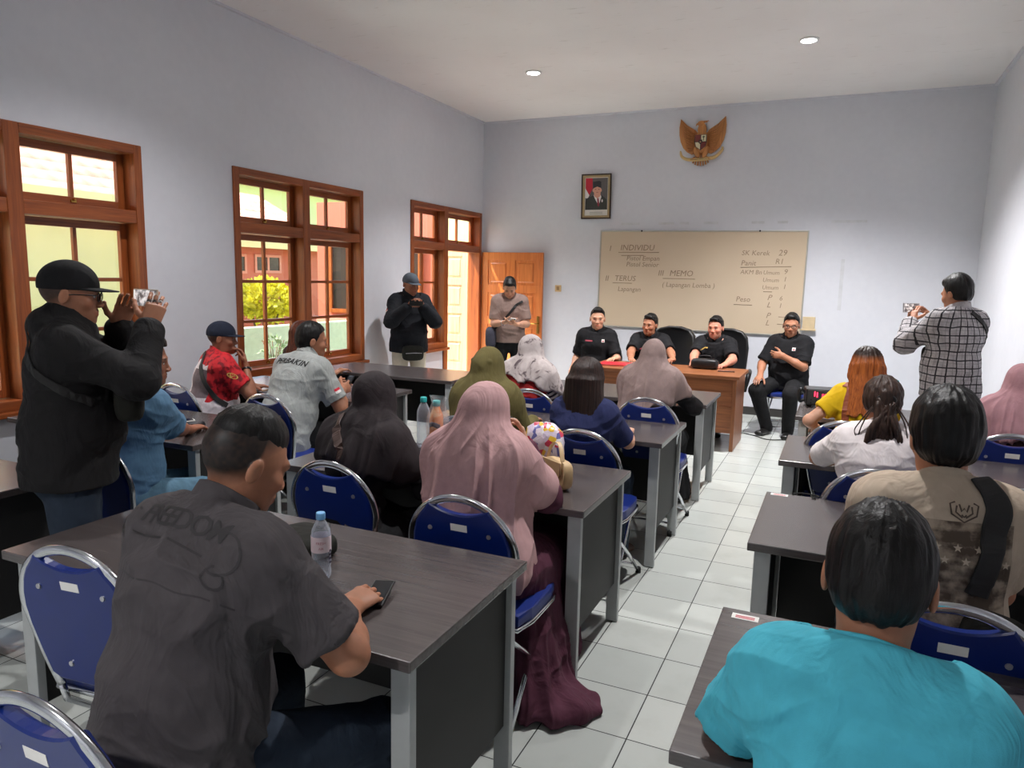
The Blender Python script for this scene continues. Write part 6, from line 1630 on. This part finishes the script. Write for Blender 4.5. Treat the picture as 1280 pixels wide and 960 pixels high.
p = Person((.165, 5.04, 1.248), 4, lean=6, head=(2, 4, 0), female=True, w=1.05, skin='fair', label='seated person with long dyed orange hair in a yellow top',
    hands=dict(L=dict(l=(-.26, .16, .72), fd=(-.1, 1, -.3), pole=(-.7, -.3, -.6)), R=dict(l=(.16, .40, .80))))
p.body(); p.shirt(M['yellow_top'], sleeve=.62, collar=.01, seed=7.1); p.trousers(M['black_trousers']); p.shoes(M['brown_shoe'])
def rooted():
    n = NM('orange_hair_with_dark_roots'); s_ = n.sep(n.coord()); f = n.noise(n.mapped((110, 110, 5)), 1.0, 4, .6, .4)
    c = n.ramp(f, [(.35, srgb(128, 62, 24)), (.75, srgb(196, 112, 52))]); k = n.ramp(n.math('ADD', s_[2], n.math('MULTIPLY', f, .05)), [(.0, (0, 0, 0)), (1, (1, 1, 1))])
    k = n.ramp(n.math('MULTIPLY', n.math('SUBTRACT', n.math('ADD', s_[2], n.math('MULTIPLY', f, .04)), p.hc[2]+.075*p.hsz), 22.0), [(.1, (0, 0, 0)), (.9, (1, 1, 1))])
    n.bump(f, .5, .006); return n.fin(n.mix(k, c, srgb(40, 26, 20)), .42, 0, .3)
long_hair(p, rooted(), .36, .105, sides=.018, top=.02, amp=.007, spread=.02, ends=.02, seed=3.)
# darker regrown roots on the crown
bv = p.tree(); b = bag_of('rust leather bag strap on the shoulder of the person in yellow top', p)
bm = strap_bm(p.strap_path([(-116, 1.075), (-130, 1.02), (-134, .93), (-132, .82)], bv), .045, .004, bv); bm_obj('strap', bm, M['tan_strap'], b)
bm = place_bm(soft_box((.05, .10, .09)), Matrix.Translation(p.P[0]+A(-.21, .0, .05))); bm_obj('bag_body', bm, M['tan_strap'], b, True)
p = Person((.195, 3.64, 1.234), 2, lean=10, head=(4, 8, 0), female=True, w=1.1, skin='mid', label='seated person with brown half tied hair in a white top, elbow on table',
    hands=dict(L=dict(l=(-.10, .42, .80), fd=(.8, .6, 0), curl=.4, pole=(-.95, .1, -.35)), R=dict(l=(.14, .40, .80))))
p.body(); p.shirt(M['white_tee'], ckind='rib', sleeve=.85, collar=.012, seed=8.3, amp=.011); p.trousers(M['dark_jeans']); p.shoes(M['brown_shoe'])
p.hair(M['hair_brown'], top=.014, sides=.010, nape=-.05, amp=.006)
def ponytail(p, mat):
    s = p.hsz; bm = NB(); rg = random.Random(4); base = Vector(p.H(0, -.105, .005))
    for k in range(46):
        a = rg.uniform(-1, 1); l = rg.uniform(.20, .31); r = rg.uniform(.006, .013)
        ctr = [base+Vector((rg.uniform(-.035, .035), rg.uniform(-.012, .016), rg.uniform(-.02, .02))), base+Vector((a*.050, -.022+rg.uniform(-.02, .015), -.10)), base+Vector((a*.072+rg.uniform(-.01, .01), -.022+rg.uniform(-.015, .012), -l*.75)), base+Vector((a*.062+rg.uniform(-.02, .02), -.018+rg.uniform(-.012, .01), -l))]
        tube(bm, catmull(ctr, 5), r, 6, taper=lambda u: .55+.75*math.sin(PI*min(1, .15+u*.85))-.35*max(0, u-.6))
    for a, l in ((-1.5, .26), (1.45, .28), (1.7, .24), (-1.75, .2)):
        tube(bm, catmull([base+Vector((a*.02, .01, .0)), base+Vector((a*.055, -.02, -.09)), base+Vector((a*.066, -.02, -l*.7)), base+Vector((a*.045, -.03, -l))], 6), .004, 5, taper=lambda u: 1-.7*u)
    h = bm_obj('ponytail', bm, mat, p.o, True)
    bm = NB(); tube(bm, [base+Vector((.035*math.cos(t), -.006, .012+.02*math.sin(t))) for t in np.linspace(0, 2*PI, 16, endpoint=False)], .006, 8, closed=True); bm_obj('hair_tie', bm, M['black_frame'], h, True)
ponytail(p, M['hair_brown'])
p = Person((.293, 2.38, 1.340), 4, lean=6, head=(6, 8, 0), w=.98, belly=.04, skin='mid', label='seated person with thick black hair in a beige printed T-shirt and black strap',
    hands=dict(L=dict(l=(-.12, .42, .80)), R=dict(l=(.14, .42, .80))))
p.body(); p.shirt(M['beige_print'], ckind='rib', sleeve=.75, collar=.018, seed=1.1, amp=.011, loose=.018); p.trousers(M['dark_jeans']); p.shoes(M['shoe']); p.hair(M['hair'], top=.024, sides=.012, nape=-.074, quiff=.010, amp=.006, seed=9)
bv = p.tree()
em = line_bm([[(-.022, .022), (-.034, .016), (-.030, -.012), (0, -.032), (.030, -.012), (.034, .016), (.022, .022)], [(-.018, .012), (-.02, -.006), (-.004, -.02)], [(.018, .012), (.02, -.006), (.004, -.02)], [(-.012, .016), (-.006, -.004), (0, .006), (.006, -.004), (.012, .016)], [(-.006, -.012), (0, -.018), (.006, -.012)]], .0045)
p.wrap(em, M['print_black'] if False else plain('brown_print_ink', srgb(88, 74, 64), .8), 'printed_emblem', p.P[3]-p.spd*.055+p.tX[3]*.035, p.tX[3], p.spd, unit(p.fwd-p.spd*.15), p.shirt_o, bv, .0032)
def stars(n): 
    bm = NB(); rg = random.Random(2)
    for r_ in range(2):
        for k in range(6):
            cx, cy = -.13+.05*k+r_*.02, .0-.034*r_; vs = [bm.verts.new((cx+(.012 if i % 2 == 0 else .005)*math.sin(i*PI/5), cy+(.012 if i % 2 == 0 else .005)*math.cos(i*PI/5), 0)) for i in range(10)]
            c_ = bm.verts.new((cx, cy, 0))
            for i in range(10): bm.faces.new([c_, vs[(i+1) % 10], vs[i]])
    return bm
p.wrap(stars(6), plain('pale_star_print', srgb(196, 180, 160), .8), 'star_print', p.P[3]-p.spd*.15, p.tX[3], p.spd, unit(p.fwd-p.spd*.1), p.shirt_o, bv, .003)
b = bag_of('wide black sling strap and bag on the back of the person in beige T-shirt', p)
bm = strap_bm(p.strap_path([(122, 1.13), (130, 1.07), (138, 1.0), (146, .92), (152, .84)], bv), .062, .006, bv); bm_obj('strap', bm, M['strap'], b)
c = p.P[1]+A(.10, -.165, -.01); bm = place_bm(soft_box((.085, .05, .13)), Matrix.Translation(c)@Matrix.Rotation(.25, 4, 'Y')); bm_obj('bag_body', bm, M['olive_black_bag'], b, True)
P_BG = p
p = Person((.092, 1.31, 1.285), -10, lean=5, neck=12, head=(4, 16, 0), w=.80, belly=.05, skin='mid', label='seated person in cyan polo shirt seen from behind, nearest the camera on the right',
    hands=dict(L=dict(l=(-.16, .38, .80), pole=(-.7, -.1, -.7)), R=dict(l=(.16, .40, .80), pole=(.8, -.1, -.6))))
p.body(); p.shirt(M['cyan_polo'], ckind='rib', name='polo_shirt', sleeve=.82, collar=.028, loose=.018, amp=.026, csz=6.0, seed=2.7); p.trousers(M['dark_jeans']); p.hair(M['hair'], top=.013, sides=.006, nape=-.068, seed=12, amp=.004); P_CY = p; p.shoes(M['shoe'])
bv = p.tree()
p = Person((.955, 4.90, 1.225), 0, lean=6, head=(12, 2, 0), female=True, w=1.0, skin='mid', label='seated person in dusty pink headscarf at the right edge',
    hands=dict(L=dict(l=(-.24, .32, .80), pole=(-.8, -.2, -.6))))
p.body(); p.shirt(M['brown_top'], long=True, seed=5.5); p.skirt(M['black_trousers']); p.shoes(M['brown_shoe']); p.scarf(M['pink_scarf'], drop=.22, seed=14.0, amp=.010, armt=.35)
# ------------------------------------------------------------------ things people hold and things on the tables
M['screen'] = plain('dark_phone_screen', srgb(28, 30, 34), .1); M['caseW'] = plain('pale_gold_phone_case', srgb(206, 186, 166), .4); M['caseB'] = plain('black_phone_case', srgb(22, 22, 24), .35); M['caseS'] = plain('silver_phone_case', srgb(176, 174, 178), .35)
def lit_screen():
    n = NM('lit_phone_screen'); c = n.ramp(n.noise(n.coord(), 40, 2), [(.4, srgb(90, 84, 84)), (.6, srgb(220, 214, 212))])
    n.l.new(c, n.b.inputs['Emission Color']); n.b.inputs['Emission Strength'].default_value = .6
    return n.fin(c, .2)
M['lit'] = lit_screen()
def phone(label, c, nrm, lng, case, scr, w=.072, l=.150):
    """c centre, nrm the way the screen looks, lng the long axis (world)"""
    nrm = Vector(nrm).normalized(); lng = Vector(lng); lng = (lng-nrm*lng.dot(nrm)).normalized(); sd = lng.cross(nrm)
    o = thing('smartphone', label, 'phone', tuple(c)); Mx = Matrix((sd, lng, nrm)).transposed().to_4x4()
    bm = NB(); box(bm, -w/2, w/2, -l/2, l/2, -.004, .0035, .003); bm_obj('phone_case', place_bm(bm, Mx), case, o) if False else None
    place_bm(bm, Mx); body = bm_obj('phone_case', bm, case, o)
    bm = NB(); box(bm, -w/2+.004, w/2-.004, -l/2+.005, l/2-.005, .0035, .0042); place_bm(bm, Mx); bm_obj('phone_screen', bm, scr, o)
    bm = NB(); box(bm, -w/2+.008, -w/2+.030, l/2-.038, l/2-.008, -.006, -.004, .001)
    for k in range(2): disc(bm, (-w/2+.019, l/2-.016-.014*k, -.006), .005, (0, 0, -1), .001, 10)
    place_bm(bm, Mx); bm_obj('camera_lens', bm, M['screen'], o)
    return o
def held(p, label, case, scr, land=True, off=(0, 0, 0), w=.072, l=.150, nr=(0, -1, .12)):
    a = (p.W[1]+p.hand[1]['fd']*.085*p.s+p.hand[1]['pn']*.03*p.s); b = (p.W[-1]+p.hand[-1]['fd']*.085*p.s+p.hand[-1]['pn']*.03*p.s)
    c = p.wld((a+b)/2+A(*off)); r = p.Rw
    return phone(label, c, r@A(*nr), r@(A(1, .6 if nr[0] else 0, 0) if land else A(0, .1, 1)), case, scr, w, l)
held(P_S1, 'pale gold phone held sideways by the person in black cap', M['caseW'], M['lit'], off=(.0, .02, .05), nr=(.7, -1, .1))
held(P_WALL, 'black phone held up by the person in grey cap by the wall', M['caseB'], M['lit'])
held(P_PL, 'silver phone with lit screen held by the person in plaid shirt', M['caseS'], M['lit'], off=(-.05, .03, .05))
q = P_DOOR.wld((P_DOOR.W[1]+P_DOOR.W[-1])/2+A(-.02, .04, .035)); phone('white phone in the hands of the person at the open door', q, P_DOOR.Rw@A(0, -.5, .85), P_DOOR.Rw@A(-.3, .8, .4), M['paper'], M['lit'])
q = P_FG.wld(P_FG.W[1]+P_FG.hand[1]['fd']*.115*P_FG.s+A(0, 0, -.012)); phone('black phone under the hand of the person in grey shirt', (q[0], q[1]+.02, .766), (0, -.16, 1), (-.3, 1, .16), M['caseB'], M['screen'], .062, .125)
q = P_PB.wld(P_PB.W[1]+P_PB.hand[1]['fd']*.11+A(-.03, .0, .01)); phone('black phone in the hand of the person in grey polo', q, P_PB.Rw@A(-.2, -.7, .6), P_PB.Rw@A(0, .5, .85), M['caseB'], M['screen'])
phone('black phone lying on the table of the person in denim shirt', (-3.46, 3.07, .7545), (0, 0, 1), (.6, .8, 0), M['caseB'], M['screen'])
phone('white phone lying beside a black one on the table of the person in denim shirt', (-3.58, 3.10, .7545), (0, 0, 1), (.5, .85, 0), M['paper'], M['screen'])
phone('black phone lying on the desk before the person with the pouch', (-1.03, 7.60, .7545), (0, 0, 1), (1, .1, 0), M['caseB'], M['screen'], .075, .165)

def bottle_mats():
    n = NM('clear_bottle_plastic'); out = n.n['Material Output']
    tr = n.new('ShaderNodeBsdfTransparent'); tr.inputs[0].default_value = (.90, .93, .97, 1); n.fin(srgb(226, 232, 242), .12, 0, .6)
    lw = n.new('ShaderNodeLayerWeight'); lw.inputs[0].default_value = .35
    mx = n.new('ShaderNodeMixShader'); n.l.new(n.math('MULTIPLY_ADD', lw.outputs['Facing'], .5, .16), mx.inputs[0]); n.l.new(tr.outputs[0], mx.inputs[1]); n.l.new(n.b.outputs[0], mx.inputs[2]); n.l.new(mx.outputs[0], out.inputs[0])
    return n.m
M['pet'] = bottle_mats(); M['capB'] = plain('sky_blue_bottle_cap', srgb(120, 180, 230), .4); M['capT'] = plain('teal_bottle_cap', srgb(40, 170, 170), .4); M['labelW'] = plain('white_pink_bottle_label', srgb(222, 206, 212), .5); M['ink_p'] = plain('pink_label_ink', srgb(170, 90, 100), .6); M['ink_d'] = plain('dark_label_ink', srgb(44, 34, 60), .6)
def bottle(label, loc, h, r, cap, lab=True, rz=0):
    o = thing('water_bottle', label, 'bottle', loc, rz, 'plastic drinks bottles'); k = h/.20
    prof = [(.001, .004), (r*.80, 0), (r*.95, .010*k), (r, .022*k), (r*.93, .035*k), (r, .048*k), (r*.97, .07*k), (r, .085*k), (r, .135*k), (r*.93, .150*k), (r*.62, .170*k), (r*.42, .180*k), (r*.42, .186*k)]
    bm = NB(); lathe(bm, prof, seg=28); bm_obj('bottle_body', bm, M['pet'], o, True)
    bm = NB(); rc = r*.47; lathe(bm, [(rc, .183*k), (rc*1.03, .184*k), (rc, .200*k), (rc*.9, .203*k)], seg=24)
    bm_obj('bottle_cap', bm, cap, o)
    if lab:
        bm = NB(); lathe(bm, [(r+.0006, .086*k), (r+.0008, .134*k)], seg=28, caps=False); lb = bm_obj('bottle_label', bm, M['labelW'], o, True)
        bm = NB()
        for t, z, sz in (('FRESH', .113*k, .011), ('AIR', .097*k, .010)):
            tb_ = dense_text(t, sz, 0, 1.0, 'CENTER', 0)
            for v in tb_.verts:
                a = v.co.x/(r+.0014); v.co = Vector(((r+.0014)*math.sin(a), -(r+.0014)*math.cos(a), z+v.co.y))
            join_bm(bm, tb_, Matrix.Identity(4))
        bm_obj('lettering', bm, M['ink_p'], lb)
        bm = NB()
        for i in range(4): box(bm, r*.90, r*.905+.004, -.004, .004, (.05+.012*i)*k, (.056+.012*i)*k, M4=Matrix.Rotation(-.5, 4, 'Z'))
        bm_obj('label_mark', bm, M['ink_d'], lb)
    return o
bottle('small water bottle with sky blue cap on the nearest table', (-1.357, 1.656, .75), .20, .029, M['capB'], True, R(38))
bottle('tall clear water bottle with teal cap on the table left of the mauve headscarf', (-1.975, 3.255, .75), .265, .036, M['capT'], False)
bottle('water bottle with teal cap on the table behind the person in plaid shirt', (.40, 5.92, .75), .22, .031, M['capT'], False)
def tea_bottle():
    o = thing('juice_bottle', 'orange juice bottle in a clear carrier bag with teal cap beside the water bottle', 'bottle', (-1.885, 3.235, .75), 0, 'plastic drinks bottles')
    bm = NB(); r = .036; lathe(bm, [(.001, .003), (r*.9, 0), (r, .012), (r*.95, .05), (r, .06), (r, .17), (r*.9, .19), (r*.5, .225), (r*.48, .235)], seg=26); n = NM('orange_drink'); c = n.ramp(n.noise(n.coord(), 26, 2), [(.46, srgb(232, 128, 36)), (.62, srgb(240, 190, 140))]); bm_obj('bottle_body', bm, n.fin(c, .25), o, True)
    bm = NB(); lathe(bm, [(r*.56, .233), (r*.56, .258), (r*.48, .262)], seg=22); bm_obj('bottle_cap', bm, M['capT'], o)
    bm = NB(); tube(bm, [(r*math.cos(t)*1.02, r*math.sin(t)*1.02, .135+.006*math.sin(3*t)) for t in np.linspace(-2.4, -.5, 10)], .012, 6, flat=.002, up=(0, 0, 1)); bm_obj('label_mark', bm, M['ink_d'], o)
    n = NM('clear_carrier_plastic'); I = n.b.inputs; I['Alpha'].default_value = .28; n.fin(srgb(236, 232, 236), .15)
    V = []; bm = NB(); rings = []
    for j, (z, rx, ry) in enumerate(((.002, .045, .042), (.06, .062, .05), (.13, .066, .05), (.19, .055, .045), (.25, .035, .032), (.285, .05, .03))):
        rings.append([bm.verts.new((.012+rx*math.cos(a)*(1+.10*math.sin(5*a+j)), ry*math.sin(a)*(1+.12*math.sin(4*a+2*j)), z)) for a in np.linspace(0, 2*PI, 24, endpoint=False)])
    for a, b in zip(rings, rings[1:]):
        for k in range(24): bm.faces.new([a[k], a[(k+1) % 24], b[(k+1) % 24], b[k]])
    bm_obj('carrier_bag', bm, n.m, o, True)
tea_bottle()
# tan handbag and bright printed carrier beside the person in mauve
M['tan_bag'] = plain('tan_leather', srgb(204, 174, 130), .5, bump=.1, bscale=80); M['tan_dark'] = plain('brown_leather_edge', srgb(120, 84, 56), .5)
hb = thing('handbag', 'tan leather handbag with strap beside the arm of the mauve headscarf', 'handbag', (-1.075, 2.88, .75), R(-35)); hb.scale = (.86, .86, .86)
bm = soft_box((.105, .045, .075)); bmesh.ops.translate(bm, vec=(0, 0, .077), verts=bm.verts[:]); bm_obj('bag_body', bm, M['tan_bag'], hb, True)
bm = NB(); prism(bm, [(-.10, .155), (.10, .155), (.104, .09), (.07, .06), (-.07, .06), (-.104, .09)], 'y', -.052, -.044, .003); f_ = bm_obj('flap', bm, M['tan_bag'], hb)
bm = NB(); tube(bm, [(-.10, -.05, .15), (-.104, -.054, .09), (-.07, -.054, .06), (.07, -.054, .06), (.104, -.054, .09), (.10, -.05, .15)], .003, 6); bm_obj('piping', bm, M['tan_dark'], f_)
bm = NB(); lathe(bm, [(.001, -.004), (.010, -.004), (.010, .004), (.001, .004)], seg=14); place_bm(bm, Matrix.Translation((0, -.057, .08))@Matrix.Rotation(PI/2, 4, 'X')); bm_obj('clasp', bm, M['brass'], f_)
bm = strap_bm([Vector(v) for v in ((-.09, 0, .13), (-.05, .0, .21), (.03, -.01, .235), (.09, -.03, .16), (.115, -.05, .06), (.09, -.075, .01))], .022, .003); bm_obj('strap', bm, M['tan_bag'], hb)
def print_bag():
    n = NM('bright_printed_plastic'); v = n.new('ShaderNodeTexVoronoi'); v.inputs['Scale'].default_value = 34; n.l.new(n.coord(), v.inputs['Vector'])
    c = n.ramp(n.sep(v.outputs['Color'])[0], [(.0, srgb(226, 214, 226)), (.28, srgb(210, 60, 90)), (.46, srgb(236, 226, 236)), (.6, srgb(232, 190, 60)), (.7, srgb(220, 206, 226)), (.86, srgb(110, 110, 170)), (.95, srgb(236, 236, 240))], 'CONSTANT')
    n.bump(n.noise(n.coord(), 30, 3), .5, .01); m = n.fin(c, .3)
    o = thing('plastic_bag', 'colourful printed plastic bag standing on the table past the mauve headscarf', 'bag', (-1.22, 3.10, .75))
    bm = NB(); rg = random.Random(3); rings = []
    for j, (z, rx, ry) in enumerate(((.0, .07, .05), (.03, .088, .062), (.09, .094, .062), (.15, .098, .056), (.20, .086, .04), (.225, .055, .022), (.232, .0, .0))):
        rings.append([bm.verts.new((rx*math.cos(a)*(1+.09*math.sin(5*a+j*1.3)), ry*math.sin(a)*(1+.12*math.sin(4*a+2*j)), z+.008*math.sin(3*a+j))) for a in np.linspace(0, 2*PI, 22, endpoint=False)])
    for a, b in zip(rings, rings[1:]):
        for k in range(22): bm.faces.new([a[k], a[(k+1) % 22], b[(k+1) % 22], b[k]])
    bm.faces.new(rings[0][::-1]); bmesh.ops.remove_doubles(bm, verts=bm.verts[:], dist=.0005)
    bm_obj('bag_body', bm, m, o, True)
print_bag()
# black pouch on the nearest table
pb = thing('belt_pouch', 'black pouch with clip lying on the nearest table behind the bottle', 'pouch', (-1.54, 1.80, .75), R(-25))
bm = soft_box((.12, .075, .035)); bmesh.ops.translate(bm, vec=(0, 0, .035), verts=bm.verts[:]); bm_obj('pouch_body', bm, M['olive_black_bag'], pb, True)
bm = NB(); tube(bm, [(-.11, -.05, .05), (0, -.07, .052), (.11, -.05, .05)], .003, 6); bm_obj('zip', bm, M['screw'], pb)
bm = NB(); tube(bm, catmull([(.0, .05, .06), (.02, .07, .085), (.05, .06, .075), (.06, .04, .06)], 5), .005, 6); bm_obj('clip', bm, M['blackplastic'], pb)
# on the officials' desk
fd = thing('red_folder', 'bright red folder lying on the left of the wooden desk', 'folder', (-2.16, 7.52, .75), R(6))
M['red'] = plain('red_folder_card', srgb(214, 34, 48), .45)
bm = NB(); box(bm, -.17, .17, -.12, .12, 0, .006, .002); bm_obj('cover', bm, M['red'], fd)
bm = NB(); box(bm, -.165, .165, -.115, .115, .0062, .013); bm_obj('paper_stack', bm, M['paper'], fd)
bm = NB(); box(bm, -.17, .17, -.12, .12, .0135, .018, .002, M4=Matrix.Rotation(R(.8), 4, 'X')); bm_obj('cover', bm, M['red'], fd)
pp = thing('paper_sheet', 'white paper sheet half under the red folder on the desk', 'paper', (-1.97, 7.60, .7505), R(-20))
bm = NB(); box(bm, -.10, .10, -.14, .14, 0, .0008); bm_obj('sheet', bm, M['paper'], pp)
po = thing('black_pouch', 'black zip pouch lying on the desk before the person in the right office chair', 'pouch', (-1.27, 7.72, .75), R(4))
bm = soft_box((.14, .075, .055)); bmesh.ops.translate(bm, vec=(0, 0, .055), verts=bm.verts[:]); bm_obj('pouch_body', bm, M['blackleather'], po, True)
bm = NB(); tube(bm, [(-.12, -.035, .098), (0, -.045, .106), (.12, -.035, .098)], .003, 6); bm_obj('zip', bm, M['screw'], po)
bm = NB(); tube(bm, catmull([(-.06, 0, .105), (-.05, -.0, .135), (.05, 0, .135), (.06, 0, .105)], 5), .007, 8); bm_obj('handle', bm, M['blackleather'], po, True)
# amplifier with red display on the far right hand table
def amplifier():
    o = thing('amplifier', 'black portable amplifier with red display on the right hand table', 'amplifier', (-.06, 5.86, .75), R(8))
    bm = NB(); box(bm, -.15, .15, -.09, .09, .012, .135, .012); bd = bm_obj('cabinet', bm, M['blackplastic'], o)
    bm = NB(); box(bm, -.14, .14, -.094, -.088, .02, .126, .002); fp = bm_obj('front_panel', bm, plain('charcoal_panel', srgb(52, 54, 56), .5), o)
    n = NM('red_led_display'); n.b.inputs['Emission Color'].default_value = (1, .03, .08, 1); n.b.inputs['Emission Strength'].default_value = 2.5; led = n.fin((.3, .01, .02, 1), .3)
    bm = NB()
    join_bm(bm, text_bm('88', .036, 0, .0008), Matrix.Translation((-.045, -.0955, .078)) @ Matrix.Rotation(PI/2, 4, 'X')); box(bm, -.095, -.088, -.097, -.094, .08, .118); box(bm, -.078, -.07, -.097, -.094, .075, .112)
    bm_obj('display', bm, led, fp)
    bm = NB()
    for i in range(7):
        for j in range(2): disc(bm, (-.115+.036*i, -.0945, .034+.022*j), .006, (0, -1, 0), .008, 10)
    bm_obj('knobs', bm, M['rubber'], fp).name = 'control_knob'
    bm = NB(); tube(bm, catmull([(-.15, 0, .09), (-.185, -.0, .12), (-.185, 0, .03), (-.15, 0, .04)], 5), .012, 8); bm_obj('handle', bm, M['blackplastic'], o, True)
    bm = NB(); tube(bm, catmull([(.15, 0, .11), (.20, 0, .11), (.22, 0, .05), (.16, 0, .03)], 5), .012, 8); bm_obj('handle', bm, M['blackplastic'], o, True)
    for x in (-.11, .11):
        for y in (-.06, .06):
            bm = NB(); lathe(bm, [(.012, 0), (.014, .012)], (x, y, 0), 10); bm_obj('rubber_foot', bm, M['rubber'], o)
amplifier()
for x, y, a, lab in ((-.10, 5.40, 10, 'folded white paper on the near edge of the amplifier table'), (-.06, 5.50, -6, 'flat white paper strip beside the folded paper on the amplifier table')):
    o = thing('paper_slip', lab, 'paper', (x, y, .7505), R(a)); bm = NB(); box(bm, -.07, .07, -.03, .03, 0, .0008); bm_obj('sheet', bm, M['paper'], o)
M['red_ink'] = plain('red_sticker_ink', srgb(190, 80, 90), .6)
for x, y, lab in ((-.185, 3.24, 'white asset sticker on the corner of the beige T-shirt table'), (-.175, 1.965, 'white and red asset sticker on the corner of the cyan shirt table')):
    o = thing('asset_sticker', lab, 'sticker', (x, y, .7502), 0); bm = NB(); box(bm, -.035, .035, -.016, .016, 0, .0006); s_ = bm_obj('sticker', bm, M['paper'], o)
    bm = NB()
    for k in range(2): box(bm, -.025, .025, -.010+.009*k, -.004+.009*k, .0006, .0009)
    bm_obj('print_lines', bm, M['red_ink'], s_)
o = thing('cable_loop', 'thin black cable loop lying on the beige T-shirt table', 'cable', (-.085, 3.27, .753), 0)
bm = NB(); tube(bm, catmull([(-.05, .0, 0), (-.02, .028, 0), (.04, .025, 0), (.055, .0, .002), (.03, -.02, .0), (.045, -.028, 0)], 6), .003, 6); bm_obj('cord', bm, M['rubber'], o, True)
o = thing('pomade_tin', 'round flat black tin lid lying on the cyan shirt table', 'tin', (-.045, 1.90, .75), 0)
bm = NB(); lathe(bm, [(.040, 0), (.044, .002), (.044, .010), (.040, .012)], seg=28); t_ = bm_obj('lid', bm, plain('slate_black_tin', srgb(58, 60, 66), .35), o)
bm = NB(); tube(bm, [(.034*math.cos(t), .034*math.sin(t), .0125) for t in np.linspace(0, 2*PI, 28, endpoint=False)], .0012, 6, closed=True); bm_obj('rim', bm, M['blackplastic'], t_)
# lead on the floor by the desk
o = thing('power_lead', 'thin black lead lying on the floor beside the desk', 'cable', (-.72, 8.05, .005))
bm = NB(); tube(bm, catmull([(-.25, .25, 0), (-.05, .12, 0), (.10, -.02, 0), (.30, .05, 0), (.42, -.10, 0), (.62, -.02, 0)], 8), .005, 6); bm_obj('cord', bm, M['rubber'], o, True)
bm = NB(); box(bm, .58, .70, -.05, .0, -.004, .035, .006); bm_obj('plug_block', bm, M['blackplastic'], o)
# ------------------------------------------------------------------ light
def sky():
    w = bpy.data.worlds.new('sky'); SC.world = w; w.use_nodes = True
    nt = w.node_tree; bg = nt.nodes['Background']
    st = nt.nodes.new('ShaderNodeTexSky'); st.sky_type = 'NISHITA'; st.sun_disc = False; st.sun_elevation = R(52); st.sun_rotation = R(-115); st.air_density = 1.4; st.dust_density = 2.5
    nt.links.new(st.outputs[0], bg.inputs[0]); bg.inputs[1].default_value = SKY
SKY = .6
sky()
sl = bpy.data.lights.new('sun', 'SUN'); sl.energy = 14; sl.angle = R(2); sl.color = (1, .95, .86)
so = bpy.data.objects.new('sun', sl); COL.objects.link(so)
d = Vector((.45, .22, -.866)); so.rotation_euler = d.to_track_quat('-Z', 'Y').to_euler(); so.location = (-14, -2, 14)
def portal(x, y, z, sx, sz, rot):
    l = bpy.data.lights.new('daylight_portal', 'AREA'); l.shape = 'RECTANGLE'; l.size = sx; l.size_y = sz; l.cycles.is_portal = True
    o = bpy.data.objects.new('daylight_portal', l); COL.objects.link(o); o.location = (x, y, z); o.rotation_euler = rot
for w in (W1, W2): portal(XL-T-.02, (w[0]+w[1])/2, (w[2]+w[3])/2, w[1]-w[0], w[3]-w[2], (R(90), 0, R(-90)))
portal(XL-T-.02, 8.52, 1.3, 1.9, 2.5, (R(90), 0, R(-90)))
vs = SC.view_settings; vs.view_transform = 'Standard'; vs.look = 'None'; vs.gamma = 1; vs.exposure = .72
vs.use_curve_mapping = False
SC.cycles.max_bounces = 7; SC.cycles.diffuse_bounces = 4; SC.cycles.glossy_bounces = 3; SC.cycles.transparent_max_bounces = 12; SC.cycles.transmission_bounces = 6
SC.cycles.caustics_reflective = False; SC.cycles.caustics_refractive = False; SC.cycles.sample_clamp_indirect = 8.0
SC.cycles.use_denoising = True
